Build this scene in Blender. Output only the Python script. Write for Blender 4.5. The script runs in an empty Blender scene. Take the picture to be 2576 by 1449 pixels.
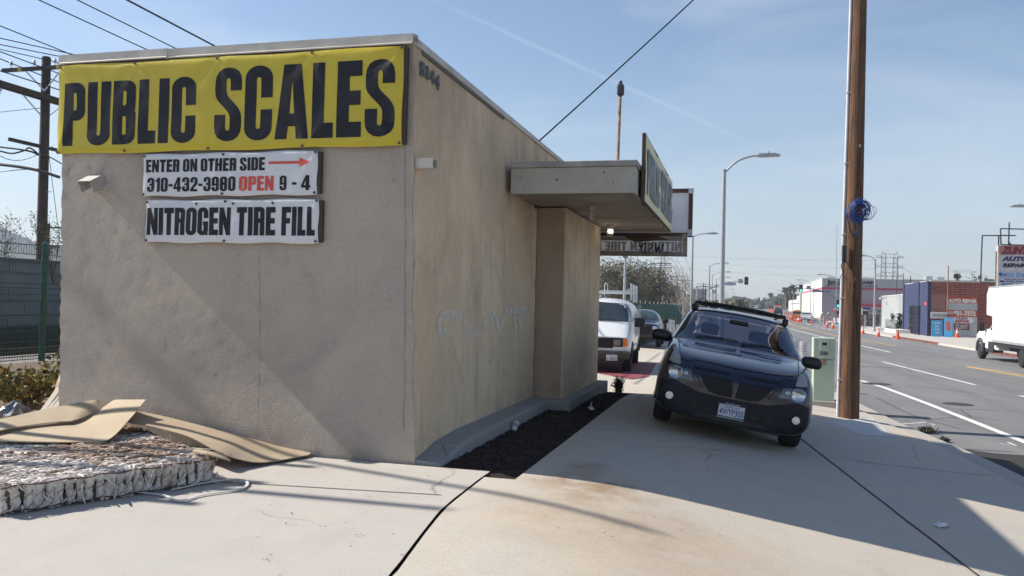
import bpy, bmesh, math, random
import numpy as np
from mathutils import Vector, Matrix
from mathutils.bvhtree import BVHTree
from mathutils.geometry import delaunay_2d_cdt

random.seed(7)
SC = bpy.context.scene
COL = SC.collection
R = math.radians

# ------------------------------------------------------------------ camera
# photo measured on a 2576 x 1449 grid; world: X to the street, Y along the street, Z up, origin under the camera
FPX = 2111.0
EYE = Vector((0, 0, 1.46))
PSI, TH, RHO = R(15.2), math.atan(36 / FPX), 0.025
FW = Vector((-math.sin(PSI) * math.cos(TH), math.cos(PSI) * math.cos(TH), math.sin(TH)))
_r0 = Vector((math.cos(PSI), math.sin(PSI), 0))
_u0 = _r0.cross(FW)
RC = _r0 * math.cos(RHO) + _u0 * math.sin(RHO)
UC = _u0 * math.cos(RHO) - _r0 * math.sin(RHO)
cam = bpy.data.cameras.new('camera')
cam.lens = 36 * FPX / 2576
cam.sensor_width = 36
cam.clip_start = 0.05
cam.clip_end = 6000
camo = bpy.data.objects.new('camera', cam)
COL.objects.link(camo)
camo.matrix_world = Matrix(((RC.x, UC.x, -FW.x, EYE.x), (RC.y, UC.y, -FW.y, EYE.y), (RC.z, UC.z, -FW.z, EYE.z), (0, 0, 0, 1)))
SC.camera = camo


def ray(px, py):
    return FW + RC * ((px - 1288) / FPX) - UC * ((py - 724.5) / FPX)


def atD(px, py, d):
    return EYE + ray(px, py) * d


def atX(px, py, x):
    v = ray(px, py)
    return EYE + v * (x / v.x)


def atY(px, py, y):
    v = ray(px, py)
    return EYE + v * (y / v.y)


def atZ(px, py, z):
    v = ray(px, py)
    return EYE + v * ((z - EYE.z) / v.z)


# ------------------------------------------------------------------ light
SUN_EL, SUN_AZ = R(40), R(-0.9)      # sun stands to the left of the street, grazing the front wall
SUN_DIR = Vector((-math.cos(SUN_EL) * math.cos(SUN_AZ), math.cos(SUN_EL) * math.sin(SUN_AZ), math.sin(SUN_EL)))
sl = bpy.data.lights.new('sun', 'SUN')
sl.energy = 5.0
sl.angle = R(0.55)
sl.color = (1.0, 0.945, 0.86)
so = bpy.data.objects.new('sun', sl)
COL.objects.link(so)
so.rotation_euler = (-SUN_DIR).to_track_quat('-Z', 'Y').to_euler()
so.location = (-30, 5, 40)

SC.view_settings.view_transform = 'Standard'
SC.view_settings.look = 'None'
SC.view_settings.exposure = 0.50
SC.view_settings.gamma = 1.0

world = bpy.data.worlds.new('World')
SC.world = world
world.use_nodes = True
wt = world.node_tree
wt.nodes.clear()


def wn(t, **kw):
    n = wt.nodes.new(t)
    for k, v in kw.items():
        setattr(n, k, v)
    return n


sky = wn('ShaderNodeTexSky', sky_type='NISHITA', sun_disc=False)
sky.sun_elevation = SUN_EL
sky.sun_rotation = R(-90) + SUN_AZ
sky.air_density = 1.0
sky.dust_density = 0.6
sky.ozone_density = 1.6
sky.altitude = 50
bg = wn('ShaderNodeBackground')
bg.inputs['Strength'].default_value = 0.105
wo = wn('ShaderNodeOutputWorld')
tc = wn('ShaderNodeTexCoord')
sep = wn('ShaderNodeSeparateXYZ')
wt.links.new(tc.outputs['Generated'], sep.inputs[0])


def wmath(op, a, b=None, c=None, clamp=False):
    n = wn('ShaderNodeMath', operation=op, use_clamp=clamp)
    for i, v in enumerate((a, b, c)):
        if v is None:
            continue
        if isinstance(v, (int, float)):
            n.inputs[i].default_value = v
        else:
            wt.links.new(v, n.inputs[i])
    return n.outputs[0]


def wmix(fac, a, b):
    n = wn('ShaderNodeMix', data_type='RGBA')
    for sk, v in ((0, fac), (6, a), (7, b)):
        if isinstance(v, (int, float)):
            n.inputs[sk].default_value = v
        elif isinstance(v, tuple):
            n.inputs[sk].default_value = v
        else:
            wt.links.new(v, n.inputs[sk])
    return n.outputs[2]


def wdot(vec):
    n = wn('ShaderNodeVectorMath', operation='DOT_PRODUCT')
    wt.links.new(tc.outputs['Generated'], n.inputs[0])
    n.inputs[1].default_value = vec
    return n.outputs['Value']


# thin high cirrus: streaky noise stretched along one direction
mp = wn('ShaderNodeMapping')
mp.inputs['Rotation'].default_value = (0.0, 0.35, 0.5)
mp.inputs['Scale'].default_value = (1.6, 4.5, 7.0)
wt.links.new(tc.outputs['Generated'], mp.inputs[0])
nz = wn('ShaderNodeTexNoise')
nz.inputs['Scale'].default_value = 1.3
nz.inputs['Detail'].default_value = 7
nz.inputs['Roughness'].default_value = 0.55
nz.inputs['Distortion'].default_value = 0.6
wt.links.new(mp.outputs[0], nz.inputs['Vector'])
cir = wn('ShaderNodeMapRange')
cir.inputs['From Min'].default_value = 0.45
cir.inputs['From Max'].default_value = 0.85
cir.inputs['To Max'].default_value = 0.42
wt.links.new(nz.outputs['Fac'], cir.inputs['Value'])
# low haze belt
hz = wn('ShaderNodeMapRange', interpolation_type='SMOOTHSTEP')
hz.inputs['From Min'].default_value = 0.30
hz.inputs['From Max'].default_value = -0.02
hz.inputs['To Max'].default_value = 0.62
wt.links.new(sep.outputs[2], hz.inputs['Value'])
# contrail: a narrow streak lying on a great circle
d1, d2 = ray(1100, 0).normalized(), ray(1930, 378).normalized()
nrm = d1.cross(d2).normalized()
mid = (d1 + d2).normalized()
wob = wmath('MULTIPLY_ADD', nz.outputs['Fac'], 0.012, -0.006)
off = wmath('ABSOLUTE', wmath('ADD', wdot(tuple(nrm)), wob))
core = wn('ShaderNodeMapRange', interpolation_type='SMOOTHSTEP')
core.inputs['From Min'].default_value = 0.0042
core.inputs['From Max'].default_value = 0.0
core.inputs['To Max'].default_value = 0.13
wt.links.new(off, core.inputs['Value'])
ext = wn('ShaderNodeMapRange', interpolation_type='SMOOTHSTEP')
ext.inputs['From Min'].default_value = d1.dot(mid) - 0.012
ext.inputs['From Max'].default_value = d1.dot(mid) + 0.02
wt.links.new(wdot(tuple(mid)), ext.inputs['Value'])
trail = wmath('MULTIPLY', core.outputs[0], ext.outputs[0])
low = wn('ShaderNodeMapRange', interpolation_type='SMOOTHSTEP')
low.inputs['From Min'].default_value = 0.72
low.inputs['From Max'].default_value = 0.36
wt.links.new(sep.outputs[2], low.inputs['Value'])
cirr = wmath('MULTIPLY', cir.outputs[0], low.outputs[0])
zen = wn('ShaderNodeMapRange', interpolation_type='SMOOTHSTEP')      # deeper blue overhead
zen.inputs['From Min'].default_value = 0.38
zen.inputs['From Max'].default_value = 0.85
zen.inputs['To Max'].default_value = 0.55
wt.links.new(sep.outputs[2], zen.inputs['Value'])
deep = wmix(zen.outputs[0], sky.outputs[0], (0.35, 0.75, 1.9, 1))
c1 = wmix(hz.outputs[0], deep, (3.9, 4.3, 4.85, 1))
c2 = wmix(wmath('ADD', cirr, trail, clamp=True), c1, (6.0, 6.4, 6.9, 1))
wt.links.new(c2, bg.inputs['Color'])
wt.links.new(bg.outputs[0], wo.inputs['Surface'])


# ------------------------------------------------------------------ objects, labels, parents
def tag(o, label=None, cat=None, group=None, kind=None):
    for k, v in (('label', label), ('category', cat), ('group', group), ('kind', kind)):
        if v:
            o[k] = v
    return o


def thing(name, label, cat, loc=(0, 0, 0), rz=0.0, group=None, rot=None):
    o = bpy.data.objects.new(name, None)
    o.empty_display_size = 0.2
    COL.objects.link(o)
    o.location = loc
    o.rotation_euler = rot if rot else (0, 0, rz)
    return tag(o, label, cat, group)


def link(name, me, parent=None):
    o = bpy.data.objects.new(name, me)
    COL.objects.link(o)
    if parent is not None:
        o.parent = parent
    return o


def copy_tree(o, parent=None):
    c = o.copy()
    COL.objects.link(c)
    c.parent = parent
    for ch in list(o.children):
        copy_tree(ch, c)
    return c


# ------------------------------------------------------------------ materials
MATS = {}


class NT:
    """tiny node helper"""
    def __init__(s, name):
        s.m = bpy.data.materials.new(name)
        s.m.use_nodes = True
        s.t = s.m.node_tree
        s.t.nodes.clear()
        s.out = s.t.nodes.new('ShaderNodeOutputMaterial')
        s.b = s.t.nodes.new('ShaderNodeBsdfPrincipled')
        s.t.links.new(s.b.outputs[0], s.out.inputs['Surface'])
        s.tc = s.t.nodes.new('ShaderNodeTexCoord')

    def n(s, t, **kw):
        n = s.t.nodes.new(t)
        for k, v in kw.items():
            setattr(n, k, v)
        return n

    def put(s, sock, v):
        if hasattr(v, 'is_linked'):
            s.t.links.new(v, sock)
        elif isinstance(v, tuple) and len(v) == 3 and len(sock.default_value) == 4:
            sock.default_value = (*v, 1)
        else:
            sock.default_value = v

    def noise(s, scale, detail=4, rough=0.55, dist=0.0, stretch=None, coord='Object'):
        vec = s.tc.outputs[coord]
        if stretch:
            mp = s.n('ShaderNodeMapping')
            mp.inputs['Scale'].default_value = stretch
            s.t.links.new(vec, mp.inputs[0])
            vec = mp.outputs[0]
        n = s.n('ShaderNodeTexNoise')
        n.inputs['Scale'].default_value = scale
        n.inputs['Detail'].default_value = detail
        n.inputs['Roughness'].default_value = rough
        n.inputs['Distortion'].default_value = dist
        s.t.links.new(vec, n.inputs['Vector'])
        return n.outputs['Fac']

    def rng(s, v, a, b, lo=0.0, hi=1.0, smooth=True):
        n = s.n('ShaderNodeMapRange')
        if smooth:
            n.interpolation_type = 'SMOOTHSTEP'
        for k, x in zip(('From Min', 'From Max', 'To Min', 'To Max'), (a, b, lo, hi)):
            n.inputs[k].default_value = x
        s.t.links.new(v, n.inputs['Value'])
        return n.outputs[0]

    def math(s, op, a, b=0.0, clamp=False):
        n = s.n('ShaderNodeMath', operation=op, use_clamp=clamp)
        s.put(n.inputs[0], a)
        s.put(n.inputs[1], b)
        return n.outputs[0]

    def mix(s, fac, a, b, mode='MIX'):
        n = s.n('ShaderNodeMix', data_type='RGBA', blend_type=mode)
        s.put(n.inputs[0], fac)
        s.put(n.inputs[6], a)
        s.put(n.inputs[7], b)
        return n.outputs[2]

    def xyz(s, coord='Object'):
        n = s.n('ShaderNodeSeparateXYZ')
        s.t.links.new(s.tc.outputs[coord], n.inputs[0])
        return n.outputs

    def bump(s, h, strength=0.3, dist=0.01, prev=None):
        n = s.n('ShaderNodeBump')
        n.inputs['Strength'].default_value = strength
        n.inputs['Distance'].default_value = dist
        s.put(n.inputs['Height'], h)
        if prev:
            s.t.links.new(prev, n.inputs['Normal'])
        return n.outputs[0]

    def done(s, col, rough=0.7, metal=0.0, normal=None, spec=None, coat=None):
        s.put(s.b.inputs['Base Color'], col)
        s.put(s.b.inputs['Roughness'], rough)
        s.b.inputs['Metallic'].default_value = metal
        if normal is not None:
            s.t.links.new(normal, s.b.inputs['Normal'])
        if spec is not None:
            s.b.inputs['Specular IOR Level'].default_value = spec
        if coat:
            s.b.inputs['Coat Weight'].default_value = coat
            s.b.inputs['Coat Roughness'].default_value = 0.03
        return s.m


def mat(name, col, rough=0.6, metal=0.0, var=0.15, scale=4.0, bump=0.0, bscale=60.0, coat=None, spec=None, dirt=None, stretch=None):
    """plain material with some noise in colour and surface"""
    if name in MATS:
        return MATS[name]
    t = NT(name)
    f = t.noise(scale, 5, 0.6, stretch=stretch)
    dk = tuple(c * (1 - var) for c in col)
    lt = tuple(min(1, c * (1 + var)) for c in col)
    c = t.mix(t.rng(f, 0.3, 0.7), dk, lt)
    if dirt:
        c = t.mix(t.rng(t.noise(scale * 0.6, 6, 0.7), 0.5, 0.75, 0, 0.6), c, dirt)
    nm = t.bump(t.noise(bscale, 3), bump, 0.01) if bump else None
    r = t.rng(f, 0.2, 0.8, max(0.0, rough - 0.06), min(1.0, rough + 0.06))
    MATS[name] = t.done(c, r, metal, nm, spec, coat)
    return MATS[name]


def emit(name, col, strength):
    if name not in MATS:
        t = NT(name)
        t.b.inputs['Emission Color'].default_value = (*col, 1)
        t.b.inputs['Emission Strength'].default_value = strength
        MATS[name] = t.done(col, 0.4)
    return MATS[name]


# ------------------------------------------------------------------ mesh building
class MB:
    def __init__(s):
        s.v, s.f, s.mi = [], [], []
        s.cur = 0

    def add(s, vs, fs):
        o = len(s.v)
        s.v.extend([tuple(p) for p in vs])
        s.f.extend([tuple(i + o for i in f) for f in fs])
        s.mi.extend([s.cur] * len(fs))
        return s

    def box(s, c, size, rz=0.0, M=None):
        hx, hy, hz = size[0] / 2, size[1] / 2, size[2] / 2
        m = Matrix.Rotation(rz, 3, 'Z') if M is None else M
        c = Vector(c)
        vs = [c + m @ Vector((x * hx, y * hy, z * hz)) for z in (-1, 1) for x, y in ((-1, -1), (1, -1), (1, 1), (-1, 1))]
        return s.add(vs, [(3, 2, 1, 0), (4, 5, 6, 7), (0, 1, 5, 4), (1, 2, 6, 5), (2, 3, 7, 6), (3, 0, 4, 7)])

    def bb(s, a, b):
        """box between two corners"""
        return s.box([(a[i] + b[i]) / 2 for i in range(3)], [abs(b[i] - a[i]) for i in range(3)])

    def beam(s, p0, p1, w, h, up=(0, 0, 1)):
        p0, p1 = Vector(p0), Vector(p1)
        y = (p1 - p0).normalized()
        x = y.cross(Vector(up))
        x = Vector((1, 0, 0)) if x.length < 1e-5 else x.normalized()
        z = x.cross(y)
        return s.box((p0 + p1) / 2, (w, (p1 - p0).length, h), M=Matrix((x, y, z)).transposed())

    def tube(s, pts, r, n=8, caps=True):
        pts = [Vector(p) for p in pts]
        rs = r if isinstance(r, (list, tuple)) else [r] * len(pts)
        vs, fs = [], []
        prev = None
        for i, p in enumerate(pts):
            t = (pts[min(i + 1, len(pts) - 1)] - pts[max(i - 1, 0)]).normalized()
            if prev is None:
                a = Vector((0, 0, 1)) if abs(t.z) < 0.9 else Vector((1, 0, 0))
                u = t.cross(a).normalized()
            else:
                u = (prev - t * prev.dot(t)).normalized()
            prev = u
            w = t.cross(u)
            for k in range(n):
                a = 2 * math.pi * k / n
                vs.append(p + (u * math.cos(a) + w * math.sin(a)) * rs[i])
        m = len(pts)
        for i in range(m - 1):
            for k in range(n):
                k2 = (k + 1) % n
                fs.append((i * n + k, i * n + k2, (i + 1) * n + k2, (i + 1) * n + k))
        if caps:
            fs.append(tuple(range(n - 1, -1, -1)))
            fs.append(tuple((m - 1) * n + k for k in range(n)))
        return s.add(vs, fs)

    def lathe(s, prof, c=(0, 0, 0), axis='Z', n=20, M=None):
        """prof: list of (radius, height)"""
        vs, fs = [], []
        for (r_, h) in prof:
            for k in range(n):
                a = 2 * math.pi * k / n
                p = Vector((r_ * math.cos(a), r_ * math.sin(a), h))
                if axis == 'Y':
                    p = Vector((p.x, p.z, p.y))
                elif axis == 'X':
                    p = Vector((p.z, p.x, p.y))
                if M is not None:
                    p = M @ p
                vs.append(Vector(c) + p)
        m = len(prof)
        for i in range(m - 1):
            for k in range(n):
                k2 = (k + 1) % n
                fs.append((i * n + k, i * n + k2, (i + 1) * n + k2, (i + 1) * n + k))
        if prof[0][0] > 1e-5:
            fs.append(tuple(range(n - 1, -1, -1)))
        if prof[-1][0] > 1e-5:
            fs.append(tuple((m - 1) * n + k for k in range(n)))
        return s.add(vs, fs)

    def prism(s, poly, axis, a, b):
        """extrude a 2D polygon; axis 'Y': poly in (x,z); 'X': poly in (y,z); 'Z': poly in (x,y)"""
        def P(u, v, h):
            return {'Y': (u, h, v), 'X': (h, u, v), 'Z': (u, v, h)}[axis]
        n = len(poly)
        vs = [P(u, v, a) for u, v in poly] + [P(u, v, b) for u, v in poly]
        fs = [tuple(range(n - 1, -1, -1)), tuple(range(n, 2 * n))]
        fs += [(i, (i + 1) % n, n + (i + 1) % n, n + i) for i in range(n)]
        return s.add(vs, fs)

    def grid(s, P, nu, nv):
        """P[j*nu+i] grid of points"""
        return s.add(P, [(j * nu + i, j * nu + i + 1, (j + 1) * nu + i + 1, (j + 1) * nu + i) for j in range(nv - 1) for i in range(nu - 1)])

    def slab(s, P, nu, nv, th):
        """a grid surface with thickness th (down)"""
        P = [Vector(p) for p in P]
        n = nu * nv
        Q = [p - Vector((0, 0, th)) for p in P]
        fs = [(j * nu + i, j * nu + i + 1, (j + 1) * nu + i + 1, (j + 1) * nu + i) for j in range(nv - 1) for i in range(nu - 1)]
        fs += [tuple(n + k for k in reversed(f)) for f in list(fs)]
        ring = [i for i in range(nu)] + [j * nu + nu - 1 for j in range(1, nv)] + [(nv - 1) * nu + i for i in range(nu - 2, -1, -1)] + [j * nu for j in range(nv - 2, 0, -1)]
        for a, b in zip(ring, ring[1:] + ring[:1]):
            fs.append((b, a, n + a, n + b))
        return s.add(P + Q, fs)

    def mesh(s, name, smooth=None):
        me = bpy.data.meshes.new(name)
        me.from_pydata([tuple(p) for p in s.v], [], s.f)
        if smooth is not None:
            bm = bmesh.new()
            bm.from_mesh(me)
            bmesh.ops.recalc_face_normals(bm, faces=bm.faces)
            bm.to_mesh(me)
            bm.free()
            me.shade_smooth()
            me.set_sharp_from_angle(angle=R(smooth))
        return me

    def build(s, name, mats, parent=None, smooth=None, bev=0.0, segs=2, loc=None):
        me = s.mesh(name, smooth)
        if not isinstance(mats, (list, tuple)):
            mats = [mats]
        for m in mats:
            me.materials.append(m)
        if len(mats) > 1:
            me.polygons.foreach_set('material_index', s.mi)
        o = link(name, me, parent)
        if bev:
            b = o.modifiers.new('bevel', 'BEVEL')
            b.width = bev
            b.segments = segs
            b.limit_method = 'ANGLE'
            b.angle_limit = R(40)
            b.harden_normals = False
        if loc:
            o.location = loc
        return o


def leaf_mesh(name, cents, size, mats, flat=0.0, seed=1, aspect=0.55, lay=False):
    """many small leaf quads round given centres; cents (n,3)"""
    rg = np.random.default_rng(seed)
    c = np.asarray(cents, dtype=np.float64)
    n = len(c)
    a = rg.normal(size=(n, 3))
    a[:, 2] *= (1 - flat)
    a /= np.linalg.norm(a, axis=1, keepdims=True)
    b = rg.normal(size=(n, 3))
    if lay:
        a[:, 2] *= .15
        b = np.cross(a, np.array([0, 0, 1.0]))
    b -= a * (a * b).sum(1, keepdims=True)
    b /= np.linalg.norm(b, axis=1, keepdims=True)
    sz = size * rg.uniform(0.6, 1.4, size=(n, 1))
    a = a * sz
    b = b * sz * aspect
    v = np.stack([c - a, c + b * 0.9, c + a, c - b * 0.9], axis=1).reshape(-1, 3)
    me = bpy.data.meshes.new(name)
    me.vertices.add(4 * n)
    me.vertices.foreach_set('co', v.ravel())
    me.loops.add(4 * n)
    me.loops.foreach_set('vertex_index', np.arange(4 * n))
    me.polygons.add(n)
    me.polygons.foreach_set('loop_start', np.arange(0, 4 * n, 4))
    me.polygons.foreach_set('loop_total', np.full(n, 4))
    for m in mats:
        me.materials.append(m)
    if len(mats) > 1:
        # clumps share a tint
        key = np.floor(c / max(size * 6, 1e-3)).astype(int)
        h = (key[:, 0] * 73856093 ^ key[:, 1] * 19349663 ^ key[:, 2] * 83492791) % 97
        mi = ((h + rg.integers(0, 40, n)) % len(mats)).astype(np.int32)
        me.polygons.foreach_set('material_index', mi)
    me.update()
    return me


# ------------------------------------------------------------------ lettering
def rr(x0, y0, x1, y1, tl=0, tr=0, br=0, bl=0, n=7):
    P = []
    for (cx, cy, r_, a0, sx, sy) in ((x0, y0, bl, 180, 1, 1), (x1, y0, br, 270, -1, 1), (x1, y1, tr, 0, -1, -1), (x0, y1, tl, 90, 1, -1)):
        if not r_:
            P.append((cx, cy))
            continue
        rx, ry = r_ if isinstance(r_, tuple) else (r_, r_)
        for k in range(n + 1):
            a = R(a0 + 90 * k / n)
            P.append((cx + sx * rx + rx * math.cos(a), cy + sy * ry + ry * math.sin(a)))
    return P


def ccw(P):
    a = sum(P[i][0] * P[(i + 1) % len(P)][1] - P[(i + 1) % len(P)][0] * P[i][1] for i in range(len(P)))
    return P if a > 0 else P[::-1]


def boolean2d(pos, neg=(), pos2=()):
    vs, fs, kind = [], [], []
    for k, grp in ((0, pos), (1, neg), (2, pos2)):
        for P in grp:
            P = ccw(P)
            fs.append(list(range(len(vs), len(vs) + len(P))))
            vs += [Vector(p) for p in P]
            kind.append(k)
    V, E, F, ov, oe, of = delaunay_2d_cdt(vs, [], fs, 1, 1e-5)
    keep = []
    for f, o in zip(F, of):
        ks = {kind[i] for i in o}
        if 2 in ks or (0 in ks and 1 not in ks):
            keep.append(tuple(f))
    return [(v.x, v.y) for v in V], keep


def _b(x0, y0, x1, y1):
    return [(x0, y0), (x1, y0), (x1, y1), (x0, y1)]


S_OUT = [(.385, .685), (.385, .80), (.375, .88), (.34, .95), (.275, .99), (.195, 1.005), (.115, .99), (.05, .95), (.012, .88), (.002, .80), (0, .70), (.008, .63), (.03, .575), (.075, .52), (.13, .465), (.18, .41), (.213, .365), (.225, .32), (.227, .22), (.224, .165), (.213, .145), (.195, .137), (.177, .145), (.165, .165), (.162, .22), (.162, .36), (0, .36), (0, .20), (.012, .115), (.05, .05), (.115, .008), (.195, -.006), (.275, .008), (.34, .05), (.378, .115), (.39, .20), (.39, .29), (.382, .365), (.355, .425), (.31, .485), (.25, .545), (.205, .59), (.177, .635), (.165, .685), (.163, .80), (.168, .838), (.18, .855), (.195, .86), (.21, .855), (.222, .838), (.226, .80), (.226, .685)]
RN = (.19, .17)
HEAVY = {
    'U': (.39, [rr(0, -.006, .39, 1, bl=RN, br=RN)], [rr(.163, .15, .227, 1.1, bl=.03, br=.03)]),
    'P': (.37, [_b(0, 0, .165, 1), rr(.1, .40, .37, 1, tr=(.15, .15), br=(.15, .15))], [rr(.165, .56, .224, .84, tr=.03, br=.03)]),
    'B': (.385, [_b(0, 0, .165, 1), rr(.1, .48, .375, 1, tr=(.15, .13), br=(.1, .08)), rr(.1, 0, .385, .55, tr=(.1, .08), br=(.15, .15))], [rr(.165, .61, .224, .84, tr=.03, br=.03), rr(.165, .15, .226, .44, tr=.03, br=.03)]),
    'L': (.29, [_b(0, 0, .165, 1), _b(.1, 0, .29, .20)], []),
    'I': (.165, [_b(0, 0, .165, 1)], []),
    'C': (.39, [rr(0, -.006, .39, 1.006, RN, RN, RN, RN)], [rr(.163, .15, .227, .85, .03, .03, .03, .03), _b(.2, .41, .42, .57)]),
    'O': (.39, [rr(0, -.006, .39, 1.006, RN, RN, RN, RN)], [rr(.163, .15, .227, .85, .03, .03, .03, .03)]),
    'G': (.39, [rr(0, -.006, .39, 1.006, RN, RN, RN, RN)], [rr(.163, .15, .227, .85, .03, .03, .03, .03), _b(.2, .48, .42, .62)], [_b(.2, .36, .385, .50), _b(.30, 0, .385, .42)]),
    'S': (.39, [S_OUT], []),
    'A': (.46, [[(0, 0), (.11, 1), (.35, 1), (.46, 0)]], [[(.165, -.01), (.180, .17), (.28, .17), (.295, -.01)], [(.197, .34), (.226, .76), (.234, .76), (.263, .34)]]),
    'E': (.33, [_b(0, 0, .165, 1), _b(.1, 0, .33, .20), _b(.1, .42, .315, .61), _b(.1, .80, .33, 1)], []),
    'F': (.33, [_b(0, 0, .165, 1), _b(.1, .42, .305, .61), _b(.1, .80, .33, 1)], []),
    'T': (.36, [_b(.098, 0, .262, 1), _b(0, .80, .36, 1)], []),
    'N': (.41, [_b(0, 0, .14, 1), _b(.27, 0, .41, 1), [(0, 1), (.15, 1), (.41, 0), (.26, 0)]], []),
    'H': (.40, [_b(0, 0, .165, 1), _b(.235, 0, .40, 1), _b(.1, .42, .3, .60)], []),
    'D': (.39, [rr(0, 0, .39, 1, tr=RN, br=RN)], [rr(.165, .16, .225, .84, tr=.03, br=.03)]),
    'R': (.385, [_b(0, 0, .165, 1), rr(.1, .45, .38, 1, tr=(.15, .13), br=(.12, .10)), rr(.215, 0, .38, .52, tr=(.1, .06))], [rr(.165, .60, .224, .84, tr=.03, br=.03)]),
    '0': (.38, [rr(0, -.006, .38, 1.006, RN, RN, RN, RN)], [rr(.155, .15, .225, .85, .03, .03, .03, .03)]),
    '1': (.26, [_b(.10, 0, .26, 1), [(0, .70), (.12, .70), (.2, .9), (.2, 1), (.12, 1), (.09, .87), (0, .83)]], []),
    '2': (.38, [rr(0, .5, .38, 1.006, RN, RN), [(0, 0), (.38, 0), (.38, .16), (.16, .16), (.38, .52), (.38, .66), (.225, .66), (.225, .56), (0, .16)]], [rr(.155, .52, .225, .85, .03, .03), _b(-.1, .3, .156, .62)], [[(0, 0), (.38, 0), (.38, .165), (.17, .165), (.37, .54), (.38, .66), (.225, .66), (.21, .54), (0, .165)]]),
    '3': (.385, [rr(0, .46, .375, 1.006, RN, RN, (.1, .08)), rr(0, -.006, .385, .56, 0, (.1, .08), RN, RN)], [rr(.155, .58, .222, .85, .03, .03), rr(.155, .15, .225, .44, 0, 0, .03, .03), _b(-.1, .36, .156, .66), _b(.1, .42, .16, .6)], [_b(.12, .44, .25, .58)]),
    '4': (.42, [_b(.205, 0, .36, 1), _b(0, .17, .42, .33), [(0, .33), (.205, 1), (.3, 1), (.205, .7), (.125, .33)]], []),
    '8': (.39, [rr(.01, .44, .38, 1.006, RN, RN, (.1, .1), (.1, .1)), rr(0, -.006, .39, .58, (.1, .1), (.1, .1), RN, RN)], [rr(.163, .60, .227, .86, .03, .03, .03, .03), rr(.163, .14, .227, .43, .03, .03, .03, .03)]),
    '9': (.385, [rr(0, -.006, .385, 1.006, RN, RN, RN, RN)], [rr(.16, .52, .225, .86, .03, .03, .03, .03), rr(.16, .14, .225, .40, 0, 0, .03, .03), _b(-.1, .29, .161, .37)]),
    '-': (.22, [_b(0, .36, .22, .54)], []),
}
_gc = {}


def heavy(text, gap=.05, space=.2):
    V, F, x = [], [], 0.0
    for ch in text:
        if ch == ' ':
            x += space
            continue
        if ch not in _gc:
            g = HEAVY[ch]
            _gc[ch] = (g[0], *boolean2d(g[1], g[2], g[3] if len(g) > 3 else ()))
        w, vs, fs = _gc[ch]
        o = len(V)
        V += [(px + x, py) for px, py in vs]
        F += [tuple(i + o for i in f) for f in fs]
        x += w + gap
    return V, F


def plain(text, bold=0.0, shear=0.0, spacing=1.0):
    cu = bpy.data.curves.new('txt', 'FONT')
    cu.body = text
    cu.size = 1
    cu.offset = bold
    cu.shear = shear
    cu.space_character = spacing
    cu.resolution_u = 3
    o = bpy.data.objects.new('txt', cu)
    COL.objects.link(o)
    dg = bpy.context.evaluated_depsgraph_get()
    me = bpy.data.meshes.new_from_object(o.evaluated_get(dg))
    V = [(v.co.x, v.co.y) for v in me.vertices]
    F = [tuple(p.vertices) for p in me.polygons]
    bpy.data.objects.remove(o)
    bpy.data.curves.remove(cu)
    bpy.data.meshes.remove(me)
    return V, F


def fit(VF, org, u, v, w, h, off=0.0):
    """place flat lettering: its bounding box fills w x h from org along unit vectors u (right) and v (up), lifted off along u x v"""
    V, F = VF
    org, u, v = Vector(org), Vector(u).normalized(), Vector(v).normalized()
    n = u.cross(v) * off
    x0, x1 = min(p[0] for p in V), max(p[0] for p in V)
    y0, y1 = min(p[1] for p in V), max(p[1] for p in V)
    return [org + n + u * ((p[0] - x0) / (x1 - x0) * w) + v * ((p[1] - y0) / (y1 - y0) * h) for p in V], F


def letters(name, VF, org, u, v, w, h, m, parent, off=0.004):
    P, F = fit(VF, org, u, v, w, h, off)
    return MB().add(P, F).build(name, m, parent)


def ribbon(pts, w):
    """2D brush stroke as polygon strip -> (V, F)"""
    V, F = [], []
    for i, p in enumerate(pts):
        a, b = pts[max(i - 1, 0)], pts[min(i + 1, len(pts) - 1)]
        dx, dy = b[0] - a[0], b[1] - a[1]
        L = math.hypot(dx, dy) or 1
        ww = w[i] if isinstance(w, list) else w
        V += [(p[0] - dy / L * ww / 2, p[1] + dx / L * ww / 2), (p[0] + dy / L * ww / 2, p[1] - dx / L * ww / 2)]
        if i:
            k = 2 * i
            F.append((k - 2, k - 1, k + 1, k))
    return V, F


def strokes(polys, w):
    V, F = [], []
    for P in polys:
        v, f = ribbon(P, w)
        o = len(V)
        V += v
        F += [tuple(i + o for i in q) for q in f]
    return V, F


# ------------------------------------------------------------------ lofted bodies (vehicles)
def catmull(pts, n):
    out = []
    m = len(pts)
    for i in range(m - 1):
        p0, p1, p2, p3 = pts[max(i - 1, 0)], pts[i], pts[i + 1], pts[min(i + 2, m - 1)]
        for k in range(n):
            t = k / n
            out.append(tuple(0.5 * (2 * b + (c - a) * t + (2 * a - 5 * b + 4 * c - d) * t * t + (3 * b - a - 3 * c + d) * t ** 3) for a, b, c, d in zip(p0, p1, p2, p3)))
    out.append(tuple(pts[-1]))
    return out


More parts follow.
